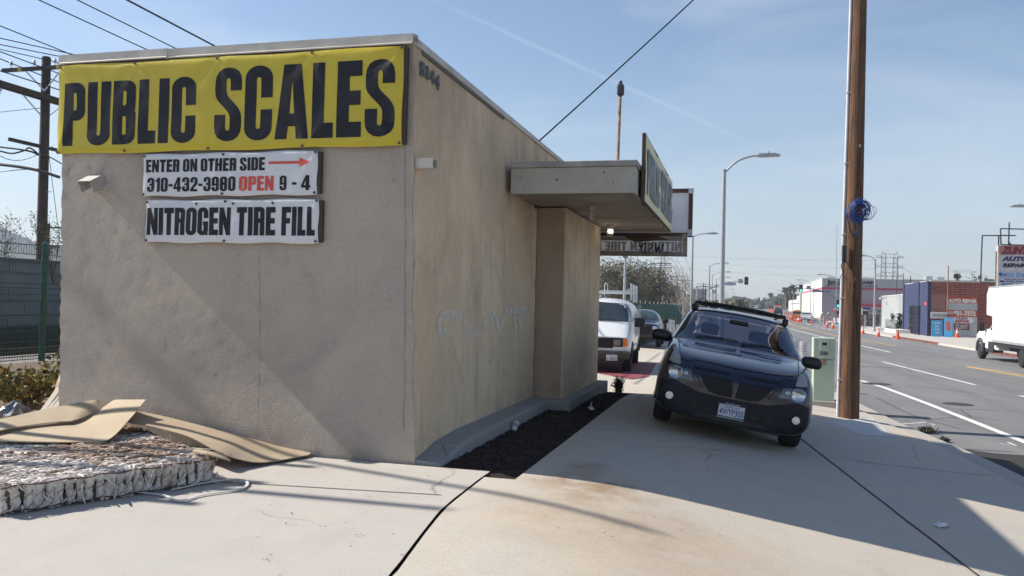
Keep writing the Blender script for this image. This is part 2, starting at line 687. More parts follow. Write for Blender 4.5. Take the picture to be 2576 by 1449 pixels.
def loft(stations, sub=2, cap=True):
    """stations: (y, [(x,z) half profile bottom centre -> top centre]); mirrored in x; returns an MB with a subdivided surface"""
    vs, fs = [], []
    n = len(stations[0][1])
    ring = 2 * n - 2
    for y, prof in stations:
        yo = [p[2] if len(p) > 2 else 0.0 for p in prof]
        full = [(p[0], y + o, p[1]) for p, o in zip(prof, yo)] + [(-p[0], y + o, p[1]) for p, o in list(zip(prof, yo))[-2:0:-1]]
        vs += full
    for j in range(len(stations) - 1):
        for i in range(ring):
            i2 = (i + 1) % ring
            fs.append((j * ring + i, j * ring + i2, (j + 1) * ring + i2, (j + 1) * ring + i))
    if cap:
        for j, rev in ((0, False), (len(stations) - 1, True)):
            b = j * ring
            for i in range(n - 1):
                a, c = i, i + 1
                ma = (ring - a) % ring
                mc = (ring - c) % ring if c != n - 1 else n - 1
                q = [b + a, b + c, b + mc, b + ma]
                q = [x for k, x in enumerate(q) if x not in q[:k]]
                fs.append(tuple(q if rev else q[::-1]))
    me = bpy.data.meshes.new('loft')
    me.from_pydata(vs, [], fs)
    bm = bmesh.new()
    bm.from_mesh(me)
    bmesh.ops.recalc_face_normals(bm, faces=bm.faces)
    bm.to_mesh(me)
    bm.free()
    if sub:
        o = bpy.data.objects.new('loft', me)
        COL.objects.link(o)
        md = o.modifiers.new('s', 'SUBSURF')
        md.levels = md.render_levels = sub
        dg = bpy.context.evaluated_depsgraph_get()
        m2 = bpy.data.meshes.new_from_object(o.evaluated_get(dg))
        bpy.data.objects.remove(o)
        bpy.data.meshes.remove(me)
        me = m2
    me.shade_smooth()
    return me


def body_obj(name, me, m, parent, sharp=50):
    me.materials.clear()
    me.materials.append(m)
    me.set_sharp_from_angle(angle=R(sharp))
    return link(name, me, parent)


def bvh_of(me):
    return BVHTree.FromPolygons([v.co.copy() for v in me.vertices], [tuple(p.vertices) for p in me.polygons])


def patch(outline, bvh, axis='Y', start=-5.0, sgn=1, off=0.012, step=0.06, holes=()):
    """a 2D outline laid onto a body along an axis ('Y': (x,z), 'X': (y,z), 'Z': (x,y)); returns MB with faces just proud of the body"""
    P = ccw(list(outline))
    xs, ys = [p[0] for p in P], [p[1] for p in P]
    # refine the outline
    ref = []
    for i in range(len(P)):
        a, b = P[i], P[(i + 1) % len(P)]
        k = max(1, int(math.hypot(b[0] - a[0], b[1] - a[1]) / step))
        ref += [(a[0] + (b[0] - a[0]) * t / k, a[1] + (b[1] - a[1]) * t / k) for t in range(k)]

    def inside(x, y):
        c = False
        j = len(P) - 1
        for i in range(len(P)):
            if (P[i][1] > y) != (P[j][1] > y) and x < (P[j][0] - P[i][0]) * (y - P[i][1]) / (P[j][1] - P[i][1]) + P[i][0]:
                c = not c
            j = i
        return c
    vs = [Vector(p) for p in ref]
    nb = len(vs)
    x = min(xs) + step / 2
    while x < max(xs):
        y = min(ys) + step / 2
        while y < max(ys):
            if inside(x, y) and min((x - q[0]) ** 2 + (y - q[1]) ** 2 for q in ref) > (step * 0.35) ** 2:
                vs.append(Vector((x, y)))
            y += step
        x += step
    V, E, F, *_ = delaunay_2d_cdt(vs, [], [list(range(nb))], 1, 1e-6)
    out = []
    last = None
    for v in V:
        if axis == 'Y':
            o, d = Vector((v.x, start, v.y)), Vector((0, sgn, 0))
        elif axis == 'X':
            o, d = Vector((start, v.x, v.y)), Vector((sgn, 0, 0))
        else:
            o, d = Vector((v.x, v.y, start)), Vector((0, 0, sgn))
        hit, nn, idx, dist = bvh.ray_cast(o, d)
        if hit is None:
            near = bvh.find_nearest(o + d * (last if last is not None else 3.2))[0]
            hit = near if near is not None else o
        else:
            last = dist
        out.append(hit - d * off)
    mb = MB()
    mb.add(out, F)
    return mb


def mirror_x(P):
    return [(-x, z) for x, z in P]


def ellipse(cx, cy, rx, ry, n=20):
    return [(cx + rx * math.cos(2 * math.pi * k / n), cy + ry * math.sin(2 * math.pi * k / n)) for k in range(n)]
# ------------------------------------------------------------------ the ground
def sstep(a, b, x):
    t = min(1, max(0, (x - a) / (b - a)))
    return t * t * (3 - 2 * t)


ROADZ = -0.82


def edge_x(y):          # back of the gutter: the near kerb line runs at a slant to the building
    return 3.42 - 0.09 * (y - 11.8)


def G(x, y):
    q = min(x, 3.0)
    hinge = 0.0 if q < -1.85 else (q + 1.15 if q > -0.45 else (q + 1.85) ** 2 / 2.8)
    fr = -0.155 * hinge - 0.08 * max(0, x - 3.0)
    e = edge_x(y)
    bk = -0.42 if x < e - 3.2 else -0.42 - 0.33 * (x - e + 3.2) / 3.2
    t = sstep(13.0, 19.0, y) * sstep(-7.6, -6.7, x)
    z = fr + (bk - fr) * t
    return max(z, -0.77)


def rise(y):            # the street climbs gently in the distance
    return 0.0 if y < 150 else 2.15 * (1 - math.exp(-(y - 150) / 110))


def concrete_mat(name, base, warm, speck=0.5, rust=False):
    t = NT(name)
    big = t.noise(0.35, 5, 0.6, 0.4)
    mid = t.noise(2.2, 6, 0.65)
    fine = t.noise(70, 3, 0.7)
    grain = t.noise(260, 2, 0.6)
    c = t.mix(t.rng(big, 0.35, 0.68), base, warm)
    c = t.mix(t.rng(mid, 0.42, 0.72, 0, 0.35), c, tuple(x * 0.72 for x in base))
    c = t.mix(t.rng(t.noise(0.9, 6, 0.7, 0.8), 0.60, 0.74, 0, 0.35), c, (0.30, 0.22, 0.14))
    c = t.mix(t.rng(fine, 0.35, 0.75, 0, speck), c, tuple(min(1, x * 1.25) for x in base))
    c = t.mix(t.rng(t.noise(95, 2, 0.7), 0.58, 0.70, 0, 0.5), c, tuple(x * 0.60 for x in base))
    c = t.mix(t.rng(grain, 0.62, 0.78, 0, 0.45), c, tuple(x * 0.45 for x in base))
    sp = t.noise(28, 2, 0.5)
    c = t.mix(t.rng(sp, 0.74, 0.78, 0, 0.6), c, (0.10, 0.09, 0.08))
    if rust:                    # rusty run-off stains on the driveway
        for sx_, sy_, r_, k_ in ((-1.15, 6.9, .75, .85), (-.9, 6.0, 1.3, .45), (-1.3, 7.6, .35, .7), (.3, 5.0, 1.6, .3)):
            vd = t.n('ShaderNodeVectorMath', operation='DISTANCE')
            t.t.links.new(t.tc.outputs['Object'], vd.inputs[0])
            vd.inputs[1].default_value = (sx_, sy_, -.1)
            m_ = t.math('MULTIPLY', t.rng(vd.outputs['Value'], r_, r_ * .15), t.rng(t.noise(2.6, 6, .7), .34, .66, .15, k_))
            c = t.mix(m_, c, (.27, .165, .08))
    vo = t.n('ShaderNodeTexVoronoi', feature='F1')
    vo.inputs['Scale'].default_value = 2.1
    t.t.links.new(t.tc.outputs['Object'], vo.inputs['Vector'])
    c = t.mix(t.math('MULTIPLY', t.rng(vo.outputs['Distance'], .035, .022, 0, .7), t.rng(t.noise(.7, 2), .48, .52)), c, (.10, .095, .09))
    vc = t.n('ShaderNodeTexVoronoi', feature='DISTANCE_TO_EDGE')
    vc.inputs['Scale'].default_value = .42
    mv = t.n('ShaderNodeMix', data_type='VECTOR')
    nw = t.n('ShaderNodeTexNoise')
    nw.inputs['Scale'].default_value = 1.4
    nw.inputs['Detail'].default_value = 6
    t.t.links.new(t.tc.outputs['Object'], nw.inputs['Vector'])
    mv.inputs[0].default_value = .25
    t.t.links.new(t.tc.outputs['Object'], mv.inputs[4])
    t.t.links.new(nw.outputs['Color'], mv.inputs[5])
    t.t.links.new(mv.outputs[1], vc.inputs['Vector'])
    c = t.mix(t.math('MULTIPLY', t.rng(vc.outputs['Distance'], .0, .006, .6, 0), t.rng(t.noise(.4, 3), .5, .58)), c, (.14, .125, .11))
    pit = t.noise(42, 4, .75)
    c = t.mix(t.rng(pit, .58, .68, 0, .35), c, tuple(x * .62 for x in base))
    c = t.mix(t.rng(t.noise(5.5, 6, .75, 1.2), .60, .66, 0, .22), c, tuple(x * .55 for x in base))
    nm = t.bump(t.math('ADD', fine, t.math('MULTIPLY', grain, 0.6)), 0.35, 0.006)
    return t.done(c, 0.88, 0, nm)


M_LOT = concrete_mat('lot_concrete', (0.43, 0.40, 0.36), (0.47, 0.425, 0.365))
M_DRIVE = concrete_mat('driveway_concrete', (0.47, 0.43, 0.37), (0.52, 0.425, 0.31), 0.75, True)
M_GUTTER = concrete_mat('gutter_concrete', (0.40, 0.37, 0.33), (0.42, 0.38, 0.32))
M_JOINT = mat('joint_dirt', (0.035, 0.03, 0.025), 0.95, scale=20)


def asphalt_mat():
    t = NT('asphalt')
    big = t.noise(0.12, 5, 0.6, 0.5, stretch=(1, 0.25, 1))
    mid = t.noise(1.3, 6, 0.7, stretch=(1, 0.35, 1))
    grain = t.noise(120, 3, 0.7)
    c = t.mix(t.rng(big, 0.35, 0.65), (0.165, 0.162, 0.16), (0.225, 0.221, 0.217))
    c = t.mix(t.rng(mid, 0.4, 0.7, 0, 0.5), c, (0.13, 0.128, 0.126))
    c = t.mix(t.rng(grain, 0.5, 0.8, 0, 0.5), c, (0.29, 0.285, 0.28))
    # wheel tracks worn along the lanes
    xyz = t.xyz()
    ph = t.math('ADD', t.math('MULTIPLY', xyz[0], 3.6), t.math('MULTIPLY', xyz[1], 0.16))
    tr = t.math('SINE', ph)
    c = t.mix(t.math('MULTIPLY', t.rng(tr, 0.1, 0.9, 0, .38), t.rng(t.noise(.5, 4), .3, .7, .4, 1)), c, (.115, .113, .112))
    c = t.mix(t.rng(t.noise(.8, 5, .7, .8), .62, .72, 0, .4), c, (.09, .088, .087))
    # cracks
    w = t.n('ShaderNodeTexVoronoi', feature='DISTANCE_TO_EDGE')
    w.inputs['Scale'].default_value = 0.33
    mp = t.n('ShaderNodeMix', data_type='VECTOR')
    nn = t.n('ShaderNodeTexNoise')
    nn.inputs['Scale'].default_value = 0.9
    nn.inputs['Detail'].default_value = 5
    t.t.links.new(t.tc.outputs['Object'], nn.inputs['Vector'])
    mp.inputs[0].default_value = 0.22
    t.t.links.new(t.tc.outputs['Object'], mp.inputs[4])
    t.t.links.new(nn.outputs['Color'], mp.inputs[5])
    t.t.links.new(mp.outputs[1], w.inputs['Vector'])
    ck = t.rng(w.outputs['Distance'], 0.0, 0.012, 0.75, 0)
    c = t.mix(t.math('MULTIPLY', ck, t.rng(t.noise(0.25, 3), 0.45, 0.6)), c, (0.03, 0.03, 0.03))
    return t.done(c, 0.9, 0, t.bump(grain, 0.4, 0.008))


M_ASPH = asphalt_mat()


def surface(name, xs_of_y, ys, nx, zf, m, kind='structure', dz=0.0):
    """sheet between two x-boundaries"""
    P = []
    for y in ys:
        a, b = xs_of_y(y)
        for i in range(nx):
            x = a + (b - a) * i / (nx - 1)
            P.append((x, y, zf(x, y) + dz))
    mb = MB().grid(P, nx, len(ys))
    o = mb.build(name, m)
    o.data.shade_smooth()
    tag(o, kind=kind)
    return o


def frange(a, b, s):
    n = max(1, int(round((b - a) / s)))
    return [a + (b - a) * i / n for i in range(n + 1)]


LOTP = [(-6, -1.2)] + [(p.y, p.x) for p in (atZ(x, y, 0) for x, y in ((985, 1449), (1062, 1345), (1110, 1285), (1128, 1268), (1215, 1200)))]


def lot_edge(y):        # the open joint between the lot slab and the driveway slab
    pts = LOTP
    for (ya, xa), (yb, xb) in zip(pts, pts[1:]):
        if y <= yb:
            return xa + (xb - xa) * (y - ya) / (yb - ya)
    return LOTP[-1][1]


BEDX = -1.76
BEDY = 6.72
surface('road', lambda y: (-160, 200), [-60, 0, 20, 60, 100, 130] + frange(150, 600, 15) + [800, 1500], 12, lambda x, y: ROADZ + rise(y), M_ASPH)
surface('ground', lambda y: (-3000, 3000), [-2000, -60, 150] + frange(170, 600, 30) + [900, 3500], 9, lambda x, y: ROADZ - 0.25 + rise(y), mat('bare_earth', (0.20, 0.17, 0.13), 0.95, scale=0.05))
surface('concrete_lot', lambda y: (-14, lot_edge(y) - 0.012), frange(-6, 6.96, 0.36), 26, lambda x, y: G(x, y), M_LOT)
surface('driveway', lambda y: ((lot_edge(y) + 0.012) if y < BEDY else BEDX, edge_x(y) - 0.012), frange(-6, BEDY - .001, 0.35) + frange(BEDY + .001, 15.4, 0.35), 18, G, M_DRIVE)
surface('sidewalk', lambda y: (-9.5, edge_x(y) - 0.012), [15.4 + 0.012] + frange(16, 34, 0.75), 30, G, M_DRIVE)
surface('far_sidewalk', lambda y: (-60, max(edge_x(y), -4.6) - 0.012), frange(34.02, 50, 2) + frange(55, 150, 6) , 12, lambda x, y: G(x, 34) + (-0.60 - G(x, 34)) * sstep(34, 50, y), M_DRIVE)
surface('gutter', lambda y: (edge_x(y) + 0.012, edge_x(y) + 0.46 - 0.004 * y), frange(-6, 34, 1.0), 4, lambda x, y: G(edge_x(y), y) - 0.02 - 0.07 * (x - edge_x(y)), M_GUTTER)
surface('joint_base', lambda y: (-3, 4.6), frange(-6, 15.4, 0.7), 16, lambda x, y: G(x, y) - 0.045, M_JOINT)
surface('joint_base', lambda y: (edge_x(y) - 0.3, edge_x(y) + 0.3), frange(15.5, 34, 1), 3, lambda x, y: G(edge_x(y), y) - 0.09, M_JOINT)
surface('planting_strip', lambda y: (-14, -6.70), frange(6.985, 40, 1.2), 8, lambda x, y: 0.03 * math.sin(x * 3) * math.sin(y * 2) - 0.02, mat('dirt', (0.17, 0.13, 0.09), 0.95, scale=3, bump=0.6, bscale=25))
surface('rail_bed', lambda y: (-60, -13.6), frange(-10, 200, 15), 6, lambda x, y: -0.03, mat('ballast', (0.22, 0.20, 0.18), 0.95, var=0.6, scale=9, bump=1.0, bscale=14))
# right-hand pavement beyond the road
FKERB = [(20, 15.3), (57.7, 14.1), (88, 12.9), (96, 12.8), (112, 13.2), (128, 14.5)]


def fk(y):
    for (ya, xa), (yb, xb) in zip(FKERB, FKERB[1:]):
        if y <= yb:
            return xa + (xb - xa) * (y - ya) / (yb - ya)
    return 14.5


def kerbwalk(name, y0, y1, m):
    ys = frange(y0, y1, 4)
    P = []
    for y in ys:
        k = fk(y)
        P += [(k - 0.02, y, ROADZ - 0.05), (k, y, ROADZ + 0.13), (k + 0.16, y, ROADZ + 0.15), (80, y, ROADZ + 0.15)]
    return tag(MB().grid(P, 4, len(ys)).build(name, m), kind='structure')


M_FARWALK = concrete_mat('far_concrete', (0.46, 0.43, 0.39), (0.50, 0.45, 0.39))
kerbwalk('pavement_across', 20, 126, M_FARWALK)
surface('pavement_across', lambda y: (14.6, 80), frange(150, 260, 10), 4, lambda x, y: ROADZ + 0.15 + rise(y), M_FARWALK)
# red painted kerb lengths across the street
for y0, y1 in ((66, 81), (44, 57.5)):
    ys = frange(y0, y1, 3)
    P = []
    for y in ys:
        k = fk(y)
        P += [(k - 0.03, y, ROADZ + 0.01), (k - 0.01, y, ROADZ + 0.14), (k + 0.17, y, ROADZ + 0.156)]
    tag(MB().grid(P, 3, len(ys)).build('painted_kerb', mat('red_kerb', (0.16, 0.055, 0.045), 0.85, var=0.4, scale=2)), kind='structure')

# slab joints: narrow dirt-filled grooves
def groove(pts, w, zf=G, dz=0.004, wob=0.006):
    V, F = ribbon([(p[0] + random.uniform(-wob, wob), p[1]) for p in pts], w)
    return [(x, y, zf(x, y) + dz) for x, y in V], F


def seg(a, b, n=24):
    return [(a[0] + (b[0] - a[0]) * i / n, a[1] + (b[1] - a[1]) * i / n) for i in range(n + 1)]


def onG(px, py):
    p = atZ(px, py, -0.3)
    for _ in range(8):
        p = atZ(px, py, G(p.x, p.y))
    return p


mb = MB()
for a, b, w in (((2010, 1100), (2460, 1449), 0.026), ((1985, 1075), (2012, 1102), 0.014), ((2150, 1160), (2500, 1196), 0.012), ((1440, 1078), (1660, 1090), 0.010), ((560, 1213), (1112, 1246), 0.014), ((1660, 960), (1600, 1010), 0.01)):
    p, q = onG(*a), onG(*b)
    mb.add(*groove(seg((p.x, p.y), (q.x + (q.x - p.x) * .2 * (b[1] > 1440), q.y + (q.y - p.y) * .2 * (b[1] > 1440))), w))
for y in (18.5, 23, 28):
    mb.add(*groove(seg((-6, y), (edge_x(y), y)), 0.02))
mb.add(*groove(seg((-1.2, 16), (-1.2, 33)), 0.02))
tag(mb.build('slab_joints', M_JOINT), kind='structure')

# paler concrete slab round the utility pole and the apron beyond
P = [onG(2085, 1060), onG(2165, 1094), onG(2250, 1100), onG(2195, 1052)]
tag(MB().add([(p.x, p.y, G(p.x, p.y) + 0.005) for p in P], [(0, 1, 2, 3)]).build('pole_slab', concrete_mat('patch_concrete', (0.52, 0.51, 0.50), (0.54, 0.53, 0.52))), kind='structure')

# painted lines
M_WHITE = mat('road_white', (0.70, 0.69, 0.66), 0.8, var=0.15, scale=22, dirt=(0.22, 0.215, 0.21))
M_YELL = mat('road_yellow', (0.72, 0.42, 0.07), 0.8, var=0.12, scale=6, dirt=(0.30, 0.22, 0.10))


def line(name, pix, w, m, dz=0.004):
    pts = [atZ(x, y, ROADZ + dz) for x, y in pix]
    V, F = ribbon([(p.x, p.y) for p in pts], w)
    return [(x, y, ROADZ + dz + rise(y)) for x, y in V], F


mbw, mby = MB(), MB()
for pix, w in (([(2165, 957), (2225, 975), (2330, 1014), (2450, 1061), (2700, 1160)], 0.17), ([(2220, 910), (2340, 940), (2453, 968)], 0.13),
               ([(1986, 826), (2050, 843), (2112, 857), (2240, 886)], 0.16), ([(1986, 824), (2030, 828)], 0.14),
               ([(2375, 867.5), (2420, 873), (2432, 875)], 0.12), ([(2240, 852), (2262, 855)], 0.12), ([(2300, 857.5), (2326, 861)], 0.12),
               ([(2565, 995), (2640, 1012)], 0.13),
               ([(1990, 808.2), (2012, 809.8)], 0.4), ([(2028, 813), (2036, 817)], 0.14), ([(2050, 820), (2056, 822)], 0.14), ([(2066, 824), (2073, 826)], 0.14), ([(2084, 828), (2091, 830)], 0.14),
               ([(2050, 812), (2110, 819)], 0.3), ([(2000, 811.5), (2090, 815.5)], 0.25)):
    mbw.add(*line('w', pix, w, M_WHITE))
# parking ticks by the near kerb
for pix in ([(2235, 1069), (2330, 1062), (2352, 1069)], [(2515, 1116), (2556, 1121), (2535, 1112)]):
    mbw.add(*line('w', pix, 0.05, M_WHITE))
tag(mbw.build('road_markings', M_WHITE), kind='structure')
for pix, w in (([(1984, 813), (2010, 822), (2111, 846), (2169, 855.6), (2257, 870.5)], 0.16), ([(2432, 921), (2576, 944), (2700, 964)], 0.11), ([(2432, 923), (2576, 947.5), (2700, 968.5)], 0.11), ([(1985, 817), (2040, 826)], 0.12), ([(1930, 795), (1990, 815)], 0.2)):
    mby.add(*line('y', pix, w, M_YELL))
tag(mby.build('centre_line', M_YELL), kind='structure')

mbd = MB()
for pix, w in (([(2165, 889), (2215, 891), (2280, 894), (2420, 903), (2600, 912)], .05), ([(2300, 968), (2360, 978), (2420, 985), (2576, 1003)], .03), ([(2240, 938), (2330, 946), (2460, 955)], .025), ([(2205, 1000), (2300, 1046), (2420, 1080)], .03)):
    pts_ = catmull(pix, 6)
    mbd.add(*line('t', [(x + random.uniform(-1.5, 1.5), y + random.uniform(-.5, .5)) for x, y in pts_], w, M_JOINT, .003))
tag(mbd.build('tar_seams', mat('tar', (.03, .03, .031), .7)), kind='structure')

# manholes
for px, py, r_, lb in ((2205, 966, 0.42, 'iron manhole cover in the asphalt beside the utility pole'), (2410, 1017, 0.36, 'iron manhole cover in the lane right of the white edge line')):
    c = atZ(px, py, ROADZ)
    o = MB().lathe([(r_, -0.02), (r_, 0.006), (r_ - 0.03, 0.012), (r_ - 0.06, 0.006), (0, 0.008)], n=28).build('manhole_cover', mat('cast_iron', (0.07, 0.065, 0.07), 0.6, 0.5, bump=0.8, bscale=30), loc=c)
    tag(o, lb, 'manhole cover', 'manhole covers in the road')

# red pad and white step behind the building
M_REDP = mat('red_paint', (0.27, 0.055, 0.07), 0.75, var=0.3, scale=2, dirt=(0.14, 0.07, 0.07))
pz = lambda x, y: G(x, y) + 0.006
c4 = [onG(1480, 935), onG(1590, 955), onG(1632, 948), onG(1652, 914), onG(1480, 908)]
P = [(p.x, p.y, G(p.x, p.y) + 0.012) for p in c4]
tag(MB().add(P, [tuple(range(5))]).build('red_scale_pad', M_REDP), kind='structure')

# ------------------------------------------------------------------ the little stucco building
BX0, BX1, BY0, BY1, BZ = -6.61, -2.785, 7.017, 17.0, 3.80


def stucco(name, colA, colB, stain, streak=0.5, bstr=0.9, lump=45):
    t = NT(name)
    big = t.noise(0.55, 5, 0.6, 0.7)
    med = t.noise(2.5, 6, 0.65)
    stk = t.noise(1.6, 6, 0.65, 0.3, stretch=(2.2, 2.2, 0.35))
    fine = t.noise(lump, 4, 0.65)
    grit = t.noise(150, 2, 0.6)
    z = t.xyz()[2]
    c = t.mix(t.rng(big, 0.42, 0.58), colA, colB)
    c = t.mix(t.rng(stk, 0.50, 0.72, 0, streak), c, stain)
    c = t.mix(t.rng(med, 0.5, 0.75, 0, 0.35), c, tuple(min(1, x * 1.22) for x in colA))
    c = t.mix(t.rng(t.noise(1.1, 6, 0.7, 1.0), 0.52, 0.66, 0, 0.32), c, tuple(x * 0.78 for x in stain))
    c = t.mix(t.rng(t.noise(0.9, 6, 0.7, 1.4, stretch=(1, 1, .6)), 0.54, 0.68, 0, 0.35), c, tuple(min(1, x * 1.14) for x in colA))
    c = t.mix(t.rng(t.noise(55, 2, 0.6), 0.60, 0.70, 0, 0.55), c, tuple(min(1, x * 1.4) for x in colA))
    c = t.mix(t.rng(t.noise(48, 2, 0.6, stretch=(1.1, 1, 1)), 0.60, 0.72, 0, 0.4), c, tuple(x * 0.55 for x in colB))
    # splash-dirt at the foot
    foot = t.math('MULTIPLY', t.rng(z, 0.45, 0.0), t.rng(t.noise(1.6, 5, 0.65), 0.42, 0.62, 0.0, 0.6))
    c = t.mix(foot, c, tuple(x * 0.62 for x in colB))
    # weathered band right under the coping
    top = t.math('MULTIPLY', t.rng(z, 2.2, 3.6), t.rng(t.noise(1.0, 5, 0.6, stretch=(1, 1, 0.4)), 0.38, 0.62, 0.05, 0.7))
    c = t.mix(top, c, tuple(x * .62 for x in colB))
    c = t.mix(t.rng(grit, 0.55, 0.8, 0, 0.4), c, tuple(min(1, x * 1.35) for x in colA))
    c = t.mix(t.rng(t.noise(14, 3), 0.70, 0.76, 0, 0.5), c, tuple(x * 0.55 for x in colB))
    h = t.math('ADD', fine, t.math('MULTIPLY', grit, 0.35))
    return t.done(c, 0.92, 0, t.bump(h, bstr, 0.02))


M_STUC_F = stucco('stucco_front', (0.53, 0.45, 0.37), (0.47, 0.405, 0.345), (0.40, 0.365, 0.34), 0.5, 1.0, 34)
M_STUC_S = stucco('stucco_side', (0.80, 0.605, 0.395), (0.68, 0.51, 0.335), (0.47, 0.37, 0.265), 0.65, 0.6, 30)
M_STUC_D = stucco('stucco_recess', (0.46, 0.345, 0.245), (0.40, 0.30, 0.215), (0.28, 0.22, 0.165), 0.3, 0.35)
M_FOOT = concrete_mat('footing_concrete', (0.33, 0.315, 0.295), (0.26, 0.25, 0.235), 0.8)
M_CAP = mat('roof_flashing', (0.56, 0.52, 0.46), 0.6, var=0.15, scale=3, dirt=(0.33, 0.30, 0.26))
M_WOODG = mat('painted_wood', (0.46, 0.425, 0.36), 0.75, var=0.10, scale=2, dirt=(0.33, 0.30, 0.25), bump=0.15, bscale=30)

bld = thing('stucco_building', 'small beige stucco building with flat roof, yellow banner and side canopy', 'building', (0, 0, 0))
# front wall as a lumpy grid so that its silhouette is not ruled
rg = random.Random(3)
nx, nz_ = 66, 64
P = []
for j in range(nz_):
    for i in range(nx):
        x = BX0 + (BX1 - BX0) * i / (nx - 1)
        z = -0.05 + (BZ + 0.05) * j / (nz_ - 1)
        edge = i == 0 or i == nx - 1
        ex = rg.uniform(-0.012, 0.012) if i == 0 else 0
        fl = 0.05 * sstep(0.8, 0.0, z) if i == nx - 1 else 0
        P.append((x + ex + fl * 0.6, BY0 + rg.uniform(-0.0012, 0.0012) - 0.02 * sstep(0.7, 0, z), z))
front = MB().grid(P, nx, nz_)
o = front.build('front_wall', M_STUC_F, bld)
o.data.shade_smooth()
mb = MB()
mb.add([(BX1, BY0 + .0, -.05), (BX1 + .03, BY0 - .02, -.05), (BX1, BY0, .8)], [])
# side wall grid
ny = 70
P = []
for j in range(30):
    for i in range(ny):
        y = BY0 + (11.5 - BY0) * i / (ny - 1)
        z = -0.05 + (BZ + 0.05) * j / 29
        fl = 0.03 * sstep(0.8, 0.0, z) if i == 0 else 0
        P.append((BX1 + fl + rg.uniform(-.003, .003), y - (0.02 * sstep(0.7, 0, z) if i == 0 else 0), z))
o = MB().grid(P, ny, 30).build('side_wall', M_STUC_S, bld)
o.data.shade_smooth()
mb = MB()
mb.bb((BX0, BY0 + 0.08, -0.5), (BX1 - 0.06, BY1, BZ - 0.03))
mb.bb((BX1 - 0.06, 11.4, -0.5), (BX1 - 0.002, BY1, BZ - 0.03))
mb.build('rear_walls', M_STUC_S, bld)
# bump-out: front face darker brown, street face tan
PX = -2.375
mb = MB()
mb.bb((BX1 - 0.05, 11.56, -0.5), (PX, 14.58, 2.81))
mb.build('entry_wall', M_STUC_S, bld, bev=0.012)
mb = MB()
P = []
for j in range(12):
    for i in range(5):
        P.append((BX1 - 0.01 + (PX - 0.012 - BX1) * i / 4, 11.548 + rg.uniform(-.002, .002), 0.08 + 2.72 * j / 11))
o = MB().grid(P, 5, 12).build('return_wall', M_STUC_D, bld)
# cracks: long dark hairlines on the side wall
V, F = [], []
for y0, z0, z1, w in ((7.02, 0.15, 3.6, 0.008), (9.05, 0.9, 3.7, 0.006), (10.02, 0.3, 2.8, 0.008), (10.35, 2.2, 3.3, 0.006), (11.50, 0.2, 2.75, 0.012)):
    n = 40
    pts = [(y0 + 0.03 * math.sin(k * 0.7) + rg.uniform(-.012, .012), z0 + (z1 - z0) * k / n) for k in range(n + 1)]
    v, f = ribbon(pts, [w * rg.uniform(.2, 1) for _ in pts])
    MB().add([(BX1 + 0.005, y, z) for y, z in v], f).build('wall_crack', mat('crack_dark', (0.14, 0.12, 0.10), 0.9), bld)
V, F = [], []
for x0, z0, z1, w in ((-4.33, 0.0, 1.9, 0.006), (-2.86, 0.3, 3.6, 0.007)):
    pts = [(x0 + rg.uniform(-.008, .008), z0 + (z1 - z0) * k / 30) for k in range(31)]
    v, f = ribbon(pts, [w * rg.uniform(.2, 1) for _ in pts])
    MB().add([(x, BY0 - 0.007 - 0.02 * sstep(0.7, 0, z), z) for x, z in v], f).build('wall_crack', mat('crack_pale', (0.24, 0.22, 0.20), 0.9), bld)
# roof and coping
mb = MB()
mb.bb((BX0 + .03, BY0 + .12, BZ - .02), (BX1 - .1, BY1 - .03, BZ + .02))
mb.build('roof', mat('roof_felt', (0.3, 0.29, 0.28), 0.9), bld)
mb = MB()
capprof = [(-.055, -.035), (-.045, -.045), (-.03, -.02), (-.03, .055), (.10, .075), (.10, -.03)]
for (a, b, nrm_) in (((BX0, BY0), (BX1 + .03, BY0), (0, -1)),):
    # front coping in two lapped lengths
    for xa, xb, d in ((BX0 - .03, -5.35, .004), (-5.37, BX1 + .006, 0)):
        vs = []
        for x in (xa, xb):
            vs += [(x, BY0 + u + (-d), BZ + w + d) for u, w in capprof]
        n = len(capprof)
        mb.add(vs, [tuple(range(n - 1, -1, -1)), tuple(range(n, 2 * n))] + [(i, (i + 1) % n, n + (i + 1) % n, n + i) for i in range(n)])
vs = []
for y in (BY0 - .022, BY1):
    vs += [(BX1 - .012 - u * .6, y, BZ + w * .8) for u, w in capprof]
n = len(capprof)
mb.add(vs, [tuple(range(n - 1, -1, -1)), tuple(range(n, 2 * n))] + [(i, (i + 1) % n, n + (i + 1) % n, n + i) for i in range(n)])
mb.build('coping', M_CAP, bld)
MB().bb((BX0 + .02, BY0 - .034, BZ - .085), (BX1 - .1, BY0 - .008, BZ - .042)).build('coping_batten', mat('dark_wood', (0.055, 0.04, 0.032), 0.8, scale=6), bld)
MB().bb((BX1 + .004, BY0 + .2, BZ - .075), (BX1 + .014, 10.0, BZ - .038)).build('coping_seam', mat('crack_dark', (0.14, 0.12, 0.10), 0.9), bld)
